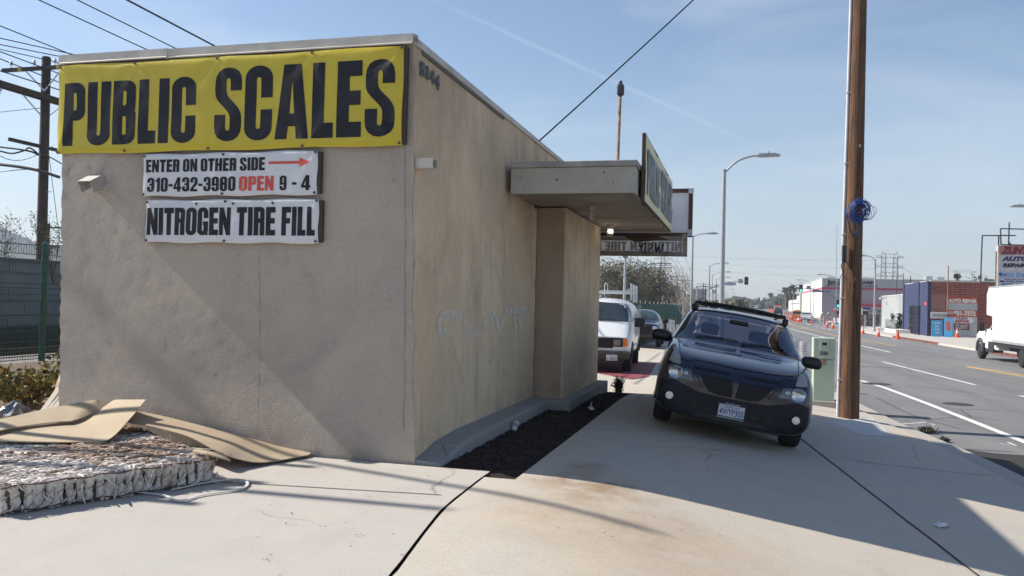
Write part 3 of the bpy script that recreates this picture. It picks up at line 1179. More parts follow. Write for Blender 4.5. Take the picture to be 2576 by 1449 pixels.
# footing along the street side
mb = MB()
F0 = -2.785 + 0.27
prof = [(BX1 - .02, 7.0), (F0 - .02, 6.98), (F0, 7.1), (F0, 11.30), (PX + .27, 11.30), (PX + .27, 15.3), (BX1 - .02, 15.3)]
top = [(x, y, (0.03 + 0.10 * sstep(6.9, 8.2, y)) if y < 8.3 else 0.13) for x, y in prof]
ys = [7.0, 7.25, 7.6, 8.2, 9, 10, 11.3]
vs, fs = [], []
for y in ys:
    zt = 0.015 + 0.115 * sstep(6.95, 7.9, y)
    vs += [(BX1 - .02, y, -.3), (BX1 - .02, y, zt + .015), (F0 - .03, y, zt), (F0, y, zt - .025), (F0 + .01, y, -.3)]
for j in range(len(ys) - 1):
    for i in range(4):
        fs.append((j * 5 + i, j * 5 + i + 1, j * 5 + 6 + i, j * 5 + 5 + i))
fs.append((0, 1, 2, 3, 4))
mb.add(vs, fs)
mb.bb((BX1 - .02, 11.302, -.3), (PX + .16, 14.75, .125))
mb.build('footing', M_FOOT, bld, bev=0.012)
# canopy over the street side
CX1, CY0, CY1, CZ0, CZ1 = -1.235, 10.06, 15.45, 2.82, 3.13
mb = MB()
mb.bb((BX1 + .002, CY0, CZ0 - .01), (CX1, CY0 + .045, CZ1))
mb.bb((CX1 - .045, CY0 + .047, CZ0 - .008), (CX1 - .002, CY1, CZ1 - .002))
mb.bb((BX1 + .002, CY1 + .002, CZ0 - .01), (CX1, CY1 + .045, CZ1))
mb.build('fascia', M_WOODG, bld, bev=0.006)
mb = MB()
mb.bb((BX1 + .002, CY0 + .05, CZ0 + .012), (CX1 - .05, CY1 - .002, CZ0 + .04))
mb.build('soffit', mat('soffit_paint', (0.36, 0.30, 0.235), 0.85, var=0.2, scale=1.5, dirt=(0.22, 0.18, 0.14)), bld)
mb = MB()
mb.bb((BX1 + .002, CY0 - .02, CZ1 + .002), (CX1 + .02, CY1 + .05, CZ1 + .075))
mb.build('canopy_roof', mat('canopy_edge', (0.36, 0.34, 0.31), 0.75, var=0.2, scale=3), bld, bev=0.008)
# knots and nail heads in the fascia board
for kx, kz, r_ in ((-2.2, 2.98, .016), (-1.62, 3.06, .014), (-2.62, 2.9, .008), (-2.66, 3.02, .008), (-1.95, 2.9, .006), (-2.5, 3.05, .006), (-1.5, 2.94, .01), (-1.4, 3.05, .006)):
    MB().lathe([(r_, 0), (r_ * .8, -.003), (0, -.003)], (kx, CY0 - .001, kz), axis='Y', n=10).build('knot', mat('knot', (0.17, 0.13, 0.09), 0.8), bld)
# roof drains: square spouts through the walls
mb = MB()
q = atY(243, 440, BY0)
mb.prism([(-.075, .06), (.075, .06), (.075, -.06), (.07, -.06), (.07, .055), (-.07, .055), (-.07, -.06), (-.075, -.06)], 'Y', -.20, 0)
o = mb.build('roof_drain', mat('spout_metal', (0.5, 0.49, 0.47), 0.5, 0.3, dirt=(0.25, 0.16, 0.1)), bld, loc=(q.x + .1, BY0, q.z - .05))
o.rotation_euler = (R(28), 0, 0)
q = atX(1058, 408, BX1)
mb = MB()
for a, b in (((0, -.06, -.045), (.17, -.053, .045)), ((0, .053, -.045), (.17, .06, .045)), ((0, -.053, .038), (.17, .053, .045)), ((0, -.053, -.045), (.17, .053, -.038))):
    mb.bb(a, b)
mb.bb((.0, -.05, -.035), (.02, .05, .035))
o = mb.build('roof_drain', M_CAP, bld, loc=(BX1 + .002, q.y + .1, q.z))
# house number
for k, (ch, px, py0, py1) in enumerate((('5', 1059, 155, 193), ('2', 1072, 165, 200), ('4', 1085, 174, 211), ('4', 1097.5, 186, 225))):
    a, b = atX(px, py1, BX1 - .092), atX(px, py0, BX1 - .092)
    V, F = plain(ch, 0.06)
    letters('house_number', (V, F), (BX1 - .085, a.y - .06, a.z), (0, 1, 0), (0, 0, 1), .115, b.z - a.z, mat('black_number', (0.015, 0.015, 0.018), 0.5), bld, 0.008)
# painted-out tag: pale sprayed strokes on the side wall
gs = []
def tagpix(pts):
    return [((lambda p: (p.y, p.z))(atX(x, y, BX1))) for x, y in pts]
for st in (((1128, 832), (1112, 838), (1110, 812), (1124, 795), (1150, 793), (1168, 800)), ((1172, 800), (1180, 838), (1204, 836)), ((1222, 800), (1226, 832)), ((1240, 834), (1246, 792), (1262, 832), (1270, 790)), ((1276, 786), (1332, 776)), ((1298, 786), (1302, 850)), ((1318, 832), (1310, 800), (1330, 790))):
    gs.append(catmull(tagpix(st), 6))
V, F = strokes(gs, 0.10)
t = NT('ghost_spray')
t.m.node_tree.nodes['Principled BSDF'].inputs['Alpha'].default_value = 1
al = t.rng(t.noise(6, 5, 0.7), 0.25, 0.7, 0.1, 0.75)
t.put(t.b.inputs['Alpha'], al)
t.done((0.80, 0.77, 0.70), 0.9)
MB().add([(BX1 + .009, y, z) for y, z in V], F).build('faded_graffiti', t.m, bld)


# the old walls lean a little out of plumb, away from the street
LEAN = 0.026
for o in bld.children:
    if o.name.split('.')[0] in ('front_wall', 'side_wall', 'wall_crack', 'coping', 'coping_batten', 'coping_seam', 'roof', 'faded_graffiti', 'rear_walls'):
        for v in o.data.vertices:
            v.co.x -= LEAN * max(0, v.co.z) * (1.0 if v.co.y < 11.45 or v.co.z > 2.8 else .0)
    elif o.name.startswith('roof_drain'):
        o.location.x -= LEAN * o.location.z

# ------------------------------------------------------------------ signs on the front
def banner_mat(name, col, rough=0.38, dirt=None):
    t = NT(name)
    c = t.mix(t.rng(t.noise(1.5, 5, 0.6), 0.35, 0.7), tuple(x * .93 for x in col), col)
    c = t.mix(t.rng(t.noise(8, 6, 0.7), 0.62, 0.8, 0, 0.35), c, dirt or tuple(x * .6 for x in col))
    weave = t.noise(300, 2)
    rip = t.noise(3.0, 4, 0.5, 0.5)
    nm = t.bump(rip, 0.35, 0.03, t.bump(weave, 0.12, 0.003))
    return t.done(c, rough, 0, nm, 0.5)


DEPTH = {}


def hang_banner(name, label, x0, x1, z0, z1, m, y=BY0, th=0.03, board=None, screws=((0, 0), (1, 0), (0, 1), (1, 1)), fold=0.008):
    """vinyl banner screwed to a thin board on the front wall"""
    root = thing(name, label, 'banner', ((x0 + x1) / 2, y, (z0 + z1) / 2))
    w, h = x1 - x0, z1 - z0
    yb = -0.03
    MB().bb((-w / 2 + .012, yb - th + .012, -h / 2 + .012), (w / 2 + (.035 if board else -.004), yb + .02, h / 2 - .012)).build('backing_board', mat('dark_board', (0.06, 0.038, 0.03), 0.8, scale=5), root)
    nx, nz = 90, 30
    def depth(u, v):
        d = 0.0
        for cu, cv in screws:
            dx, dz = (u - cu) * w, (v - cv) * h
            r_ = math.hypot(dx, dz)
            a = math.atan2(dz, dx)
            corner = 1.0 if cu in (0, 1) else .45
            d += fold * corner * math.exp(-r_ * 3.2) * (0.6 + 0.8 * math.sin(a * 7 + cu * 3 + cv)) * min(1, r_ * 12)
        return d + 0.0015 * math.sin(u * 23 + v * 7)
    DEPTH[root.name] = depth
    P = []
    for j in range(nz):
        for i in range(nx):
            u, v = i / (nx - 1), j / (nz - 1)
            x, z = -w / 2 + w * u, -h / 2 + h * v
            d = depth(u, v)
            e = min(u * w, (1 - u) * w, v * h, (1 - v) * h)
            sag = 0.006 * math.sin(u * 19 + v) * (1 - v) ** 4 + 0.005 * math.sin(u * 17) * v ** 6
            P.append((x + 0.004 * math.sin(v * 9 + 2) * (u in (0, 1)), yb - th - d + (0.012 if e < 1e-6 else 0), z + sag * (1 if j in (0, nz - 1) else 0)))
    o = MB().grid(P, nx, nz).build('sheet', m, root)
    o.data.shade_smooth()
    for cu, cv in screws:
        s = 0.018
        sx = -w / 2 + s + (w - 2 * s) * cu
        sz = -h / 2 + s + (h - 2 * s) * cv
        MB().lathe([(0.0, -.008), (.006, -.008), (.007, -.004), (.013, -.003), (.013, 0.004)], (sx, yb - th - .006, sz), axis='Y', n=12).build('screw', mat('grommet', (0.12, 0.10, 0.09), 0.45, 0.6), root)
    root['front'] = yb - th
    return root, w, h


M_YBAN = banner_mat('yellow_vinyl', (0.60, 0.47, 0.022), 0.30)
M_WBAN = banner_mat('white_vinyl', (0.70, 0.70, 0.72), 0.4, (0.45, 0.43, 0.41))
M_INK = mat('black_print', (0.014, 0.013, 0.019), 0.5, var=0.25, scale=6, spec=.3)
M_REDINK = mat('red_print', (0.62, 0.075, 0.05), 0.5)
YL = 0.014  # lettering stands this far before the sheet's mean plane

p, q = atY(1016, 107, BY0 - .06), atY(1016, 368, BY0 - .06)
l0, l1 = atY(149, 163, BY0 - .06), atY(149, 385, BY0 - .06)
yz0, yz1 = (q.z + l1.z) / 2, (p.z + l0.z) / 2
ban, w, h = hang_banner('banner', 'yellow vinyl banner with huge black letters across the top of the front wall', l0.x, p.x, yz0, min(yz1, BZ - .06), M_YBAN, board=True,
                        screws=((0, 0), (.215, .0), (.47, 0), (.74, 0), (1, 0), (0, 1), (.24, 1), (.49, 1), (.76, 1), (1, 1)), fold=0.014)
fy = ban['front'] - YL


def on_banner(root, w, h, name, VF, u0, u1, v0, v1, m, off=0.0):
    """u,v in 0..1 of the sheet, from its lower left"""
    P, F = fit(VF, (-w / 2 + w * u0, 0, -h / 2 + h * v0), (1, 0, 0), (0, 0, 1), w * (u1 - u0), h * (v1 - v0))
    bm = bmesh.new()
    vs = [bm.verts.new(p) for p in P]
    for f in F:
        try:
            bm.faces.new([vs[i] for i in f])
        except ValueError:
            pass
    for _ in range(5):
        lng = [e for e in bm.edges if e.calc_length() > .07]
        if not lng:
            break
        bmesh.ops.subdivide_edges(bm, edges=lng, cuts=1)
        bmesh.ops.triangulate(bm, faces=bm.faces)
    dp = DEPTH[root.name]
    for v in bm.verts:
        v.co.y = root['front'] - dp(v.co.x / w + .5, v.co.z / h + .5) - .0035 - off
    me = bpy.data.meshes.new(name)
    bm.to_mesh(me)
    bm.free()
    me.materials.append(m)
    return link(name, me, root)


on_banner(ban, w, h, 'lettering', heavy('PUBLIC', .045), .022, .437, .085, .865, M_INK)
on_banner(ban, w, h, 'lettering', heavy('SCALES', .045), .487, .982, .085, .875, M_INK)
p, q = atY(800, 375, BY0 - .05), atY(800, 490, BY0 - .05)
l0, l1 = atY(362, 386, BY0 - .05), atY(362, 494, BY0 - .05)
b2, w, h = hang_banner('banner', 'white banner with red arrow and phone number, directly under the yellow banner', l0.x, p.x, (q.z + l1.z) / 2, (p.z + l0.z) / 2 - .012, M_WBAN, screws=((0, 0), (.475, 0), (1, 0), (0, 1), (.475, 1), (1, 1)), fold=0.004, board=True)
on_banner(b2, w, h, 'lettering', heavy('ENTER ON OTHER SIDE', .05, .16), .022, .715, .565, .87, M_INK)
on_banner(b2, w, h, 'lettering', heavy('310-432-3980', .05), .022, .552, .10, .44, M_INK)
on_banner(b2, w, h, 'lettering', heavy('OPEN', .05), .572, .766, .10, .44, M_REDINK)
on_banner(b2, w, h, 'lettering', heavy('9', .05), .79, .838, .10, .44, M_INK)
on_banner(b2, w, h, 'lettering', heavy('-', .05), .868, .893, .225, .285, M_INK)
on_banner(b2, w, h, 'lettering', heavy('4', .05), .918, .968, .10, .44, M_INK)
on_banner(b2, w, h, 'arrow', ([(0, .36), (.74, .36), (.74, 0), (1, .5), (.74, 1), (.74, .64), (0, .64)], [(0, 1, 5, 6), (2, 3, 4, 5, 1)]), .735, .965, .63, .84, M_REDINK)

p, q = atY(803, 498, BY0 - .05), atY(803, 611, BY0 - .05)
l0, l1 = atY(369, 506, BY0 - .05), atY(369, 611, BY0 - .05)
b3, w, h = hang_banner('banner', 'lower white banner with one line of black letters about tire filling', l0.x, p.x, (q.z + l1.z) / 2, (p.z + l0.z) / 2, M_WBAN, screws=((0, 0), (.475, 0), (1, 0), (0, 1), (.475, 1), (1, 1)), fold=0.004, board=True)
on_banner(b3, w, h, 'lettering', heavy('NITROGEN', .04), .012, .51, .17, .82, M_INK)
on_banner(b3, w, h, 'lettering', heavy('TIRE', .04), .545, .765, .17, .82, M_INK)
on_banner(b3, w, h, 'lettering', heavy('FILL', .04), .80, .985, .17, .82, M_INK)
for u in (.31, .525, .75):
    MB().lathe([(.012, 0), (.012, -.003), (0, -.003)], (-w / 2 + w * u, b3['front'] - YL, h / 2 - h * .1), axis='Y', n=8).build('torn_hole', M_INK, b3)
# leftover fixing plugs in the wall
for px, py in ((842, 418), (844, 455), (987, 418), (988, 455)):
    a = atY(px, py, BY0)
    MB().lathe([(.016, .02), (.017, -.006), (.008, -.012), (0, -.012)], (a.x, BY0 - .004, a.z), axis='Y', n=9).build('wall_plug', mat('plug', (0.42, 0.40, 0.37), 0.8), bld)

# ------------------------------------------------------------------ signs on the canopy
M_BROWNW = mat('brown_timber', (0.085, 0.045, 0.032), 0.75, var=0.3, scale=5, stretch=(1, 1, 4), bump=0.2)
M_GREYW = mat('weathered_timber', (0.27, 0.235, 0.20), 0.8, var=0.25, scale=5, bump=0.2)
M_FADED = banner_mat('faded_yellow_vinyl', (0.74, 0.70, 0.40), 0.5, (0.60, 0.58, 0.42))
M_FINK = mat('faded_print', (0.17, 0.18, 0.22), 0.6, var=0.4, scale=3)
sx = -1.15
s1 = thing('canopy_sign', 'faded yellow sign board with grey letters standing along the street edge of the canopy', 'sign', (sx, 10.36, 2.74))
L, H = 4.16, .85
MB().bb((-.05, 0, 0), (-.005, L, H)).build('board', M_BROWNW, s1, bev=.004)
P = []
for j in range(16):
    for i in range(60):
        u, v = i / 59, j / 15
        P.append((0.004 + .006 * math.sin(u * 15 + v * 3) * math.sin(v * 5) + (-.008 if i in (0, 59) or j in (0, 15) else 0), .02 + (L - .04) * u, .012 + (H - .024) * v))
MB().grid(P, 60, 16).build('sheet', M_FADED, s1).data.shade_smooth()
letters('lettering', heavy('PUBLIC', .045), (.014, .12, .10), (0, 1, 0), (0, 0, 1), 1.66, H - .22, M_FINK, s1)
letters('lettering', heavy('SCALES', .045), (.014, 1.99, .10), (0, 1, 0), (0, 0, 1), 2.0, H - .22, M_FINK, s1)
for y in (.5, 2.0, 3.6):
    MB().bb((-.09, y, .02), (-.052, y + .09, H * .75)).build('bracket', M_BROWNW, s1)

RY = 15.62
s2 = thing('rear_sign', 'back of a white canvas sign in brown timber framing beyond the canopy', 'sign', (0, RY, 0))
x1, xa = -.86, -3.6
zt, zb = 3.62, 2.78
mb = MB()
mb.bb((xa, -.03, zt - .075), (x1 + .01, .03, zt))
mb.bb((x1 - .075, -.032, zb - .05), (x1, .032, zt - .077))
mb.bb((xa, -.03, zb - .04), (x1 - .08, .03, zb + .03))
mb.bb((xa, -.03, zb + .03), (xa + .08, .03, zt - .08))
mb.build('frame', M_BROWNW, s2, bev=.004)
P = []
for j in range(14):
    for i in range(50):
        u, v = i / 49, j / 13
        P.append((xa + .07 + (x1 - xa - .14) * u, .012 * math.sin(u * 20 + v * 4) * math.sin(v * 3.1), zb + .02 + (zt - zb - .1) * v))
t = NT('canvas_back')
t.put(t.b.inputs['Transmission Weight'], 0.0)
M_CANV = t.done(t.mix(t.rng(t.noise(2, 5), .3, .7), (.62, .63, .66), (.74, .75, .78)), .7, 0, t.bump(t.noise(4, 3), .4, .02))
tr = t.n('ShaderNodeBsdfTranslucent')
tr.inputs[0].default_value = (.75, .76, .8, 1)
mx = t.n('ShaderNodeMixShader')
mx.inputs[0].default_value = .4
t.t.links.new(t.b.outputs[0], mx.inputs[1])
t.t.links.new(tr.outputs[0], mx.inputs[2])
t.t.links.new(mx.outputs[0], t.out.inputs['Surface'])
MB().grid(P, 50, 14).build('canvas', M_CANV, s2).data.shade_smooth()
mb = MB()
mb.bb((x1 - .08, -.040, zt - .09), (x1 + .005, -.034, zt - .01))
mb.bb((x1 - .078, -.040, zb - .03), (x1 + .004, -.034, zb + .09))
mb.build('metal_plate', mat('zinc', (.55, .56, .58), .45, .6), s2)

s3 = thing('hanging_sign', 'long low sign hung under the canopy end, mirrored letters and black graffiti', 'sign', (0, RY + .0, 0))
x1, xa, zt, zb = -.945, -3.0, 2.735, 2.375
mb = MB()
mb.bb((xa, -.03, zt - .07), (x1 - .085, .03, zt))
mb.bb((xa, -.03, zb), (x1 - .085, .03, zb + .09))
mb.bb((x1 - .083, -.034, zb - .002), (x1, .034, 2.776))
mb.build('frame', M_GREYW, s3, bev=.004)
MB().add([(xa, 0, zb + .08), (x1 - .08, 0, zb + .08), (x1 - .08, 0, zt - .06), (xa, 0, zt - .06)], [(0, 1, 2, 3)]).build('canvas', M_CANV, s3)
letters('lettering', heavy('NITROGEN TIRE FILL', .045, .18), (x1 - .10, -.004, zb + .10), (-1, 0, 0), (0, 0, 1), 1.84, .17, mat('show_through', (.36, .34, .32), .8), s3, -.002)
V, F = strokes([catmull([(0, .9), (.10, .2), (.16, 0)], 5), catmull([(.16, .75), (.08, .5), (.28, .9), (.24, .1), (.30, 0)], 5), catmull([(.38, .7), (.48, .85), (.55, .65), (.40, .15), (.62, .12)], 5), catmull([(.66, .85), (.70, .05), (.78, .6), (.86, .05), (.98, .85)], 5)], .05)
letters('graffiti', (V, F), (-1.83, 0, zb + .05), (1, 0, 0), (0, 0, 1), .47, .20, mat('black_spray', (.012, .012, .012), .6), s3, .036)
MB().add([(-2.1, -.05, zt + .005), (-1.45, -.05, zt + .0), (-1.28, -.05, zt - .055), (-1.9, -.05, zt - .10)], [(0, 1, 2, 3)]).add([(-2.1, -.035, zt + .005), (-1.45, -.035, zt + .0), (-1.28, -.035, zt - .055), (-1.9, -.035, zt - .10)], [(3, 2, 1, 0)]).build('broken_slat', M_BROWNW, s3)


# caged lamps under the canopy
def cage_lamp(label, x, y, lit):
    r0 = thing('caged_lamp', label, 'lamp', (x, y, CZ0 + .012), group='caged lamps under the canopy')
    mm = mat('lamp_cast', (.42, .40, .36), .5, .5)
    MB().lathe([(.055, 0), (.055, -.02), (.05, -.045), (.042, -.05), (.042, -.07)][::-1], n=16).build('socket', mm, r0, smooth=40)
    g = MB().lathe([(0, -.20), (.025, -.19), (.034, -.16), (.036, -.07)], n=14)
    if lit:
        gm = mat('jar_glass_lit', (.75, .72, .62), .15)
        g.build('glass_jar', mat('frosted_jar', (.62, .58, .48), .2), r0, smooth=60)
        MB().lathe([(.037, -.15), (.039, -.13), (.037, -.09)], n=14).build('bulb', emit('lamp_glow', (1, .93, .72), 7), r0, smooth=60)
    else:
        g.build('glass_jar', mat('clear_jar', (.50, .49, .45), .1, coat=.5), r0, smooth=60)
    cg = MB()
    for k in range(6):
        a = k * math.pi / 3
        c, s = math.cos(a), math.sin(a)
        cg.tube([(.05 * c, .05 * s, -.06), (.055 * c, .055 * s, -.14), (.042 * c, .042 * s, -.195), (0, 0, -.22)], .0035, 5)
    for z, r_ in ((-.10, .053), (-.16, .053)):
        cg.tube([(r_ * math.cos(a * math.pi / 8), r_ * math.sin(a * math.pi / 8), z) for a in range(17)], .003, 5)
    cg.build('wire_cage', mm, r0)
    return r0


p = atZ(1488, 522, CZ0)
cage_lamp('unlit caged jar lamp under the canopy, the nearer one', p.x, p.y, False)
p = atZ(1536, 566, CZ0)
lamp2 = cage_lamp('lit caged jar lamp glowing under the canopy beside the entry wall', p.x, p.y, True)

# rusty service mast on the canopy roof
d = 12.4
a, b = atD(1553, 405, d), atD(1560, 236, d)
ms = thing('service_mast', 'rusty upright conduit pipe with dark weatherhead standing on the canopy roof', 'pipe', (a.x, a.y, CZ1 + .07))
top = Vector((b.x - a.x, 0, b.z - CZ1 - .07))
MB().tube([(0, 0, 0), top * .5, top], .024, 10).build('pipe', mat('rust_pipe', (.40, .26, .17), .8, .1, var=.4, scale=12, dirt=(.5, .48, .44)), ms)
MB().lathe([(.045, 0), (.04, .06), (.03, .10)], n=10).build('base_flange', mat('spout_metal', (0.5, 0.49, 0.47), 0.5), ms)
MB().box(top + Vector((0.005, 0, .06)), (.10, .10, .16)).lathe([(.03, -.05), (.03, .2)], top, n=10).build('weatherhead', mat('dark_cast', (.06, .06, .065), .5, .4), ms, bev=.02)
# ------------------------------------------------------------------ planting bed at the foot of the street wall
M_MULCH = mat('mulch', (0.022, 0.012, 0.009), 0.95, var=0.5, scale=25, bump=1.0, bscale=40)
P, ys = [], frange(6.74, 15.35, 0.12)
for y in ys:
    a, b = -2.53, BEDX + 0.02
    for i in range(8):
        x = a + (b - a) * i / 7
        P.append((x, max(y, 6.965 - 0.23 * sstep(-2.15, -2.05, x)), G(x, y) - 0.035 + 0.03 * (1 - i / 7) + 0.012 * math.sin(x * 31 + y * 17)))
bed = MB().grid(P, 8, len(ys)).build('mulch_bed', M_MULCH)
tag(bed, 'dark wood chip mulch filling the planting strip beside the building', 'mulch', kind='stuff')
rg_ = np.random.default_rng(5)
n = 5200
bx, by = rg_.uniform(-2.5, BEDX - .02, n), rg_.uniform(7.0, 15.3, n)
bz = np.array([G(x, y) - 0.02 + 0.03 * (1 - (x + 2.53) / 0.77) for x, y in zip(bx, by)])
me = leaf_mesh('wood_chips', np.stack([bx, by, bz], 1), 0.018, [M_MULCH, mat('mulch_light', (0.06, 0.030, 0.020), 0.95), mat('mulch_dark', (0.010, 0.007, 0.006), 0.95)], flat=0.0, seed=4, aspect=0.3)
link('wood_chips', me, bed)

M_WEED = mat('weed_green', (0.035, 0.07, 0.025), 0.7, var=0.4, scale=20)
M_WEED2 = mat('weed_dark', (0.02, 0.04, 0.016), 0.7)


def weed(label, x, y, z, h, r_, n=12, dry=False, cat='weed'):
    t = thing('weed', label, cat, (x, y, z))
    rr_ = random.Random(int(x * 100 + y * 10))
    mb, cs = MB(), []
    for k in range(n):
        a, l = rr_.uniform(0, 6.28), rr_.uniform(.1, 1) * r_
        hh = h * rr_.uniform(.5, 1)
        pts = [(0, 0, 0), (l * .3 * math.cos(a), l * .3 * math.sin(a), hh * .6), (l * math.cos(a), l * math.sin(a), hh)]
        pts = catmull(pts, 4)
        mb.tube(pts, [.005 * (1 - .7 * i / len(pts)) for i in range(len(pts))], 4)
        for p in pts[2:]:
            for _ in range(7):
                cs.append((p[0] + rr_.gauss(0, .025 + r_ * .08), p[1] + rr_.gauss(0, .025 + r_ * .08), max(.01, p[2] + rr_.gauss(0, .02))))
    mb.build('stem', M_WEED2, t)
    link('foliage', leaf_mesh('foliage', cs, .028, [M_WEED, M_WEED2] if not dry else [mat('dry_weed', (.06, .055, .028), .9), M_WEED2], seed=n, aspect=.35), t)
    return t


p = onG(1541, 988)
weed('spiky green weed growing at the far end of the mulch bed', -2.02, 14.75, G(-2.0, 14.7) - .03, .30, .12, 14)
p = atZ(2332, 1086, -.79)
weed('dark grass tuft in the gutter crack right of the utility pole', p.x, p.y, -.80, .07, .15, 16, True)
p = atZ(2378, 1108, -.79)
weed('small dry weed in the gutter, nearer than the grass tuft', p.x, p.y, -.80, .04, .08, 7, True)

# drinks can leaning on the footing
ct = thing('drinks_can', 'white drinks can with dark print lying against the concrete footing', 'can', (-2.475, 9.32, -.015), rot=(R(-14), R(22), .4))
MB().lathe([(.024, 0), (.033, .008), (.033, .108), (.026, .12), (.0, .118)], n=18).build('can_body', mat('can_white', (.66, .66, .68), .35, .2), ct, smooth=40)
letters('lettering', plain('B 12', .03), (-.02, -.0345, .05), (1, 0, 0), (0, 0, 1), .042, .045, M_INK, ct)


def paper(label, pts3, seed):
    """crumpled scrap of paper"""
    rr_ = random.Random(seed)
    c = sum((Vector(p) for p in pts3), Vector()) / len(pts3)
    V, F = [], []
    vs = [Vector(p) for p in pts3]
    V = [c + Vector((0, 0, .03))] + [v + Vector((0, 0, rr_.uniform(.004, .03))) for v in vs] + [c + (v - c) * .55 + Vector((0, 0, rr_.uniform(.01, .05))) for v in vs]
    n = len(vs)
    for i in range(n):
        j = (i + 1) % n
        F += [(1 + i, 1 + j, 1 + n + j, 1 + n + i), (1 + n + i, 1 + n + j, 0)]
    o = MB().add([v - c for v in V], F).build('paper_scrap', mat('paper_white', (.68, .68, .68), .8), loc=c)
    return tag(o, label, 'litter')


def pixG(pix):
    return [onG(*q) for q in pix]


paper('white paper scrap on the shaded pavement near the lower right corner', pixG([(2344, 1320), (2356, 1320), (2372, 1319), (2386, 1324), (2380, 1330), (2362, 1328)]), 3)
paper('pale crumpled wrapper on the mulch bed', pixG([(1478, 1028), (1490, 1026), (1496, 1035), (1484, 1036)]), 5)
paper('white receipt standing crookedly in the mulch beside the wrapper', pixG([(1484, 1018), (1490, 1016), (1488, 1025)]), 6)

# scattered twigs, leaves and grit on the slabs
cs = []
rr_ = random.Random(11)
for _ in range(60):
    px, py = rr_.uniform(500, 2500), rr_.uniform(1180, 1449)
    p = onG(px, py)
    if -6 < p.x < 3.2 and p.y < 6.9 or p.x > -1.8:
        cs.append((p.x, p.y, G(p.x, p.y) + .008))
for (px, py) in ((798, 1327), (903, 1348), (735, 1320), (665, 1412), (1015, 1400), (2150, 1200), (2100, 1260), (2205, 1222), (1835, 1298), (1655, 1305), (1720, 1335), (1980, 1208), (2018, 1268)):
    p = onG(px, py)
    for _ in range(3):
        cs.append((p.x + rr_.gauss(0, .02), p.y + rr_.gauss(0, .02), G(p.x, p.y) + .01))
o = link('leaf_litter', leaf_mesh('leaf_litter', cs, .013, [mat('dead_leaf', (.06, .045, .03), .9), mat('grit', (.03, .028, .025), .9), mat('pale_grit', (.55, .5, .42), .9)], flat=.0, seed=8, aspect=.45, lay=True))
tag(o, 'small dead leaves and grit scattered over the concrete', 'litter', kind='stuff')

# ------------------------------------------------------------------ stripped mattress and hardboard sheets
MA, MBv, MC, MD = Vector((-3.93, 5.72, 0)), Vector((-4.58, 4.38, 0)), Vector((-6.35, 5.45, 0)), Vector((-5.66, 6.86, 0))
MT = .19


def mpt(u, v, z):
    """u from A to B (near edge), v from the near-right edge back"""
    p = (MA * (1 - u) + MBv * u) * (1 - v) + (MD * (1 - u) + MC * u) * v
    return Vector((p.x, p.y, z))


t = NT('torn_wadding')
f1, f2, f3 = t.noise(1.1, 5, .65, .6), t.noise(9, 5, .7), t.noise(40, 3)
c = t.mix(t.rng(f2, .35, .65), (.64, .575, .51), (.77, .72, .665))
c = t.mix(t.rng(f1, .46, .60, 0, .85), c, (.40, .27, .18))
c = t.mix(t.rng(t.noise(3.5, 5, .7), .53, .66, 0, .8), c, (.22, .12, .075))
c = t.mix(t.rng(t.noise(7, 4, .6), .62, .74, 0, .8), c, (.12, .10, .09))
M_WAD = t.done(c, .95, 0, t.bump(f3, .5, .01))
M_WADIN = mat('wadding_inside', (.20, .155, .12), .95, var=.6, scale=12)
M_RUST = mat('rust_wire', (.09, .045, .03), .8, .2)
mt = thing('mattress', 'torn stripped mattress of white wadding and rusty springs lying on the lot', 'mattress', (0, 0, 0))
# core
vs = [mpt(u, v, z) for z in (.015, MT - .02) for u, v in ((.02, .02), (.98, .02), (.98, .98), (.02, .98))]
MB().add(vs, [(0, 1, 2, 3), (7, 6, 5, 4), (0, 4, 5, 1), (1, 5, 6, 2), (2, 6, 7, 3), (3, 7, 4, 0)]).build('spring_core', M_WADIN, mt)


def blob(mb, c, ax, l, r_, rr_, n=6, m=4):
    """small twisted rag: a stretched lump with a bend"""
    ax = ax.normalized()
    up = Vector((rr_.gauss(0, .3), rr_.gauss(0, .3), 1)).normalized()
    s = ax.cross(up).normalized()
    up = s.cross(ax)
    bend = rr_.uniform(-.35, .35) * l
    vs = []
    for i in range(m + 1):
        t_ = i / m * 2 - 1
        rad = r_ * math.sqrt(max(0, 1 - t_ * t_)) * rr_.uniform(.75, 1.25)
        ctr = c + ax * (t_ * l / 2) + s * bend * (1 - t_ * t_)
        for k in range(n):
            a = 2 * math.pi * k / n + t_ * .9
            vs.append(ctr + (s * math.cos(a) + up * math.sin(a) * .8) * rad)
    fs = [(i * n + k, i * n + (k + 1) % n, (i + 1) * n + (k + 1) % n, (i + 1) * n + k) for i in range(m) for k in range(n)]
    mb.add(vs, fs)


rr_ = random.Random(21)
mb = MB()
nu, nv = 26, 34
e1 = (MBv - MA).normalized()
e2 = (MD - MA).normalized()
for i in range(nu):
    for j in range(nv):
        u, v = (i + .5 + (j % 2) * .5) / (nu + .5), (j + .5) / nv
        for q in range(5):
            c = mpt(min(1, max(0, u + rr_.gauss(0, .010))), min(1, max(0, v + rr_.gauss(0, .007))), MT - .014 + rr_.uniform(-.018, .016) + .02 * math.sin(u * 5) * math.sin(v * 4))
            a = rr_.gauss(.5 if (i + q) % 2 else -.5, .45)
            blob(mb, c, e1 * math.cos(a) + e2 * math.sin(a), rr_.uniform(.06, .14), rr_.uniform(.006, .015), rr_)
o = mb.build('top_wadding', M_WAD, mt)
o.data.shade_smooth()
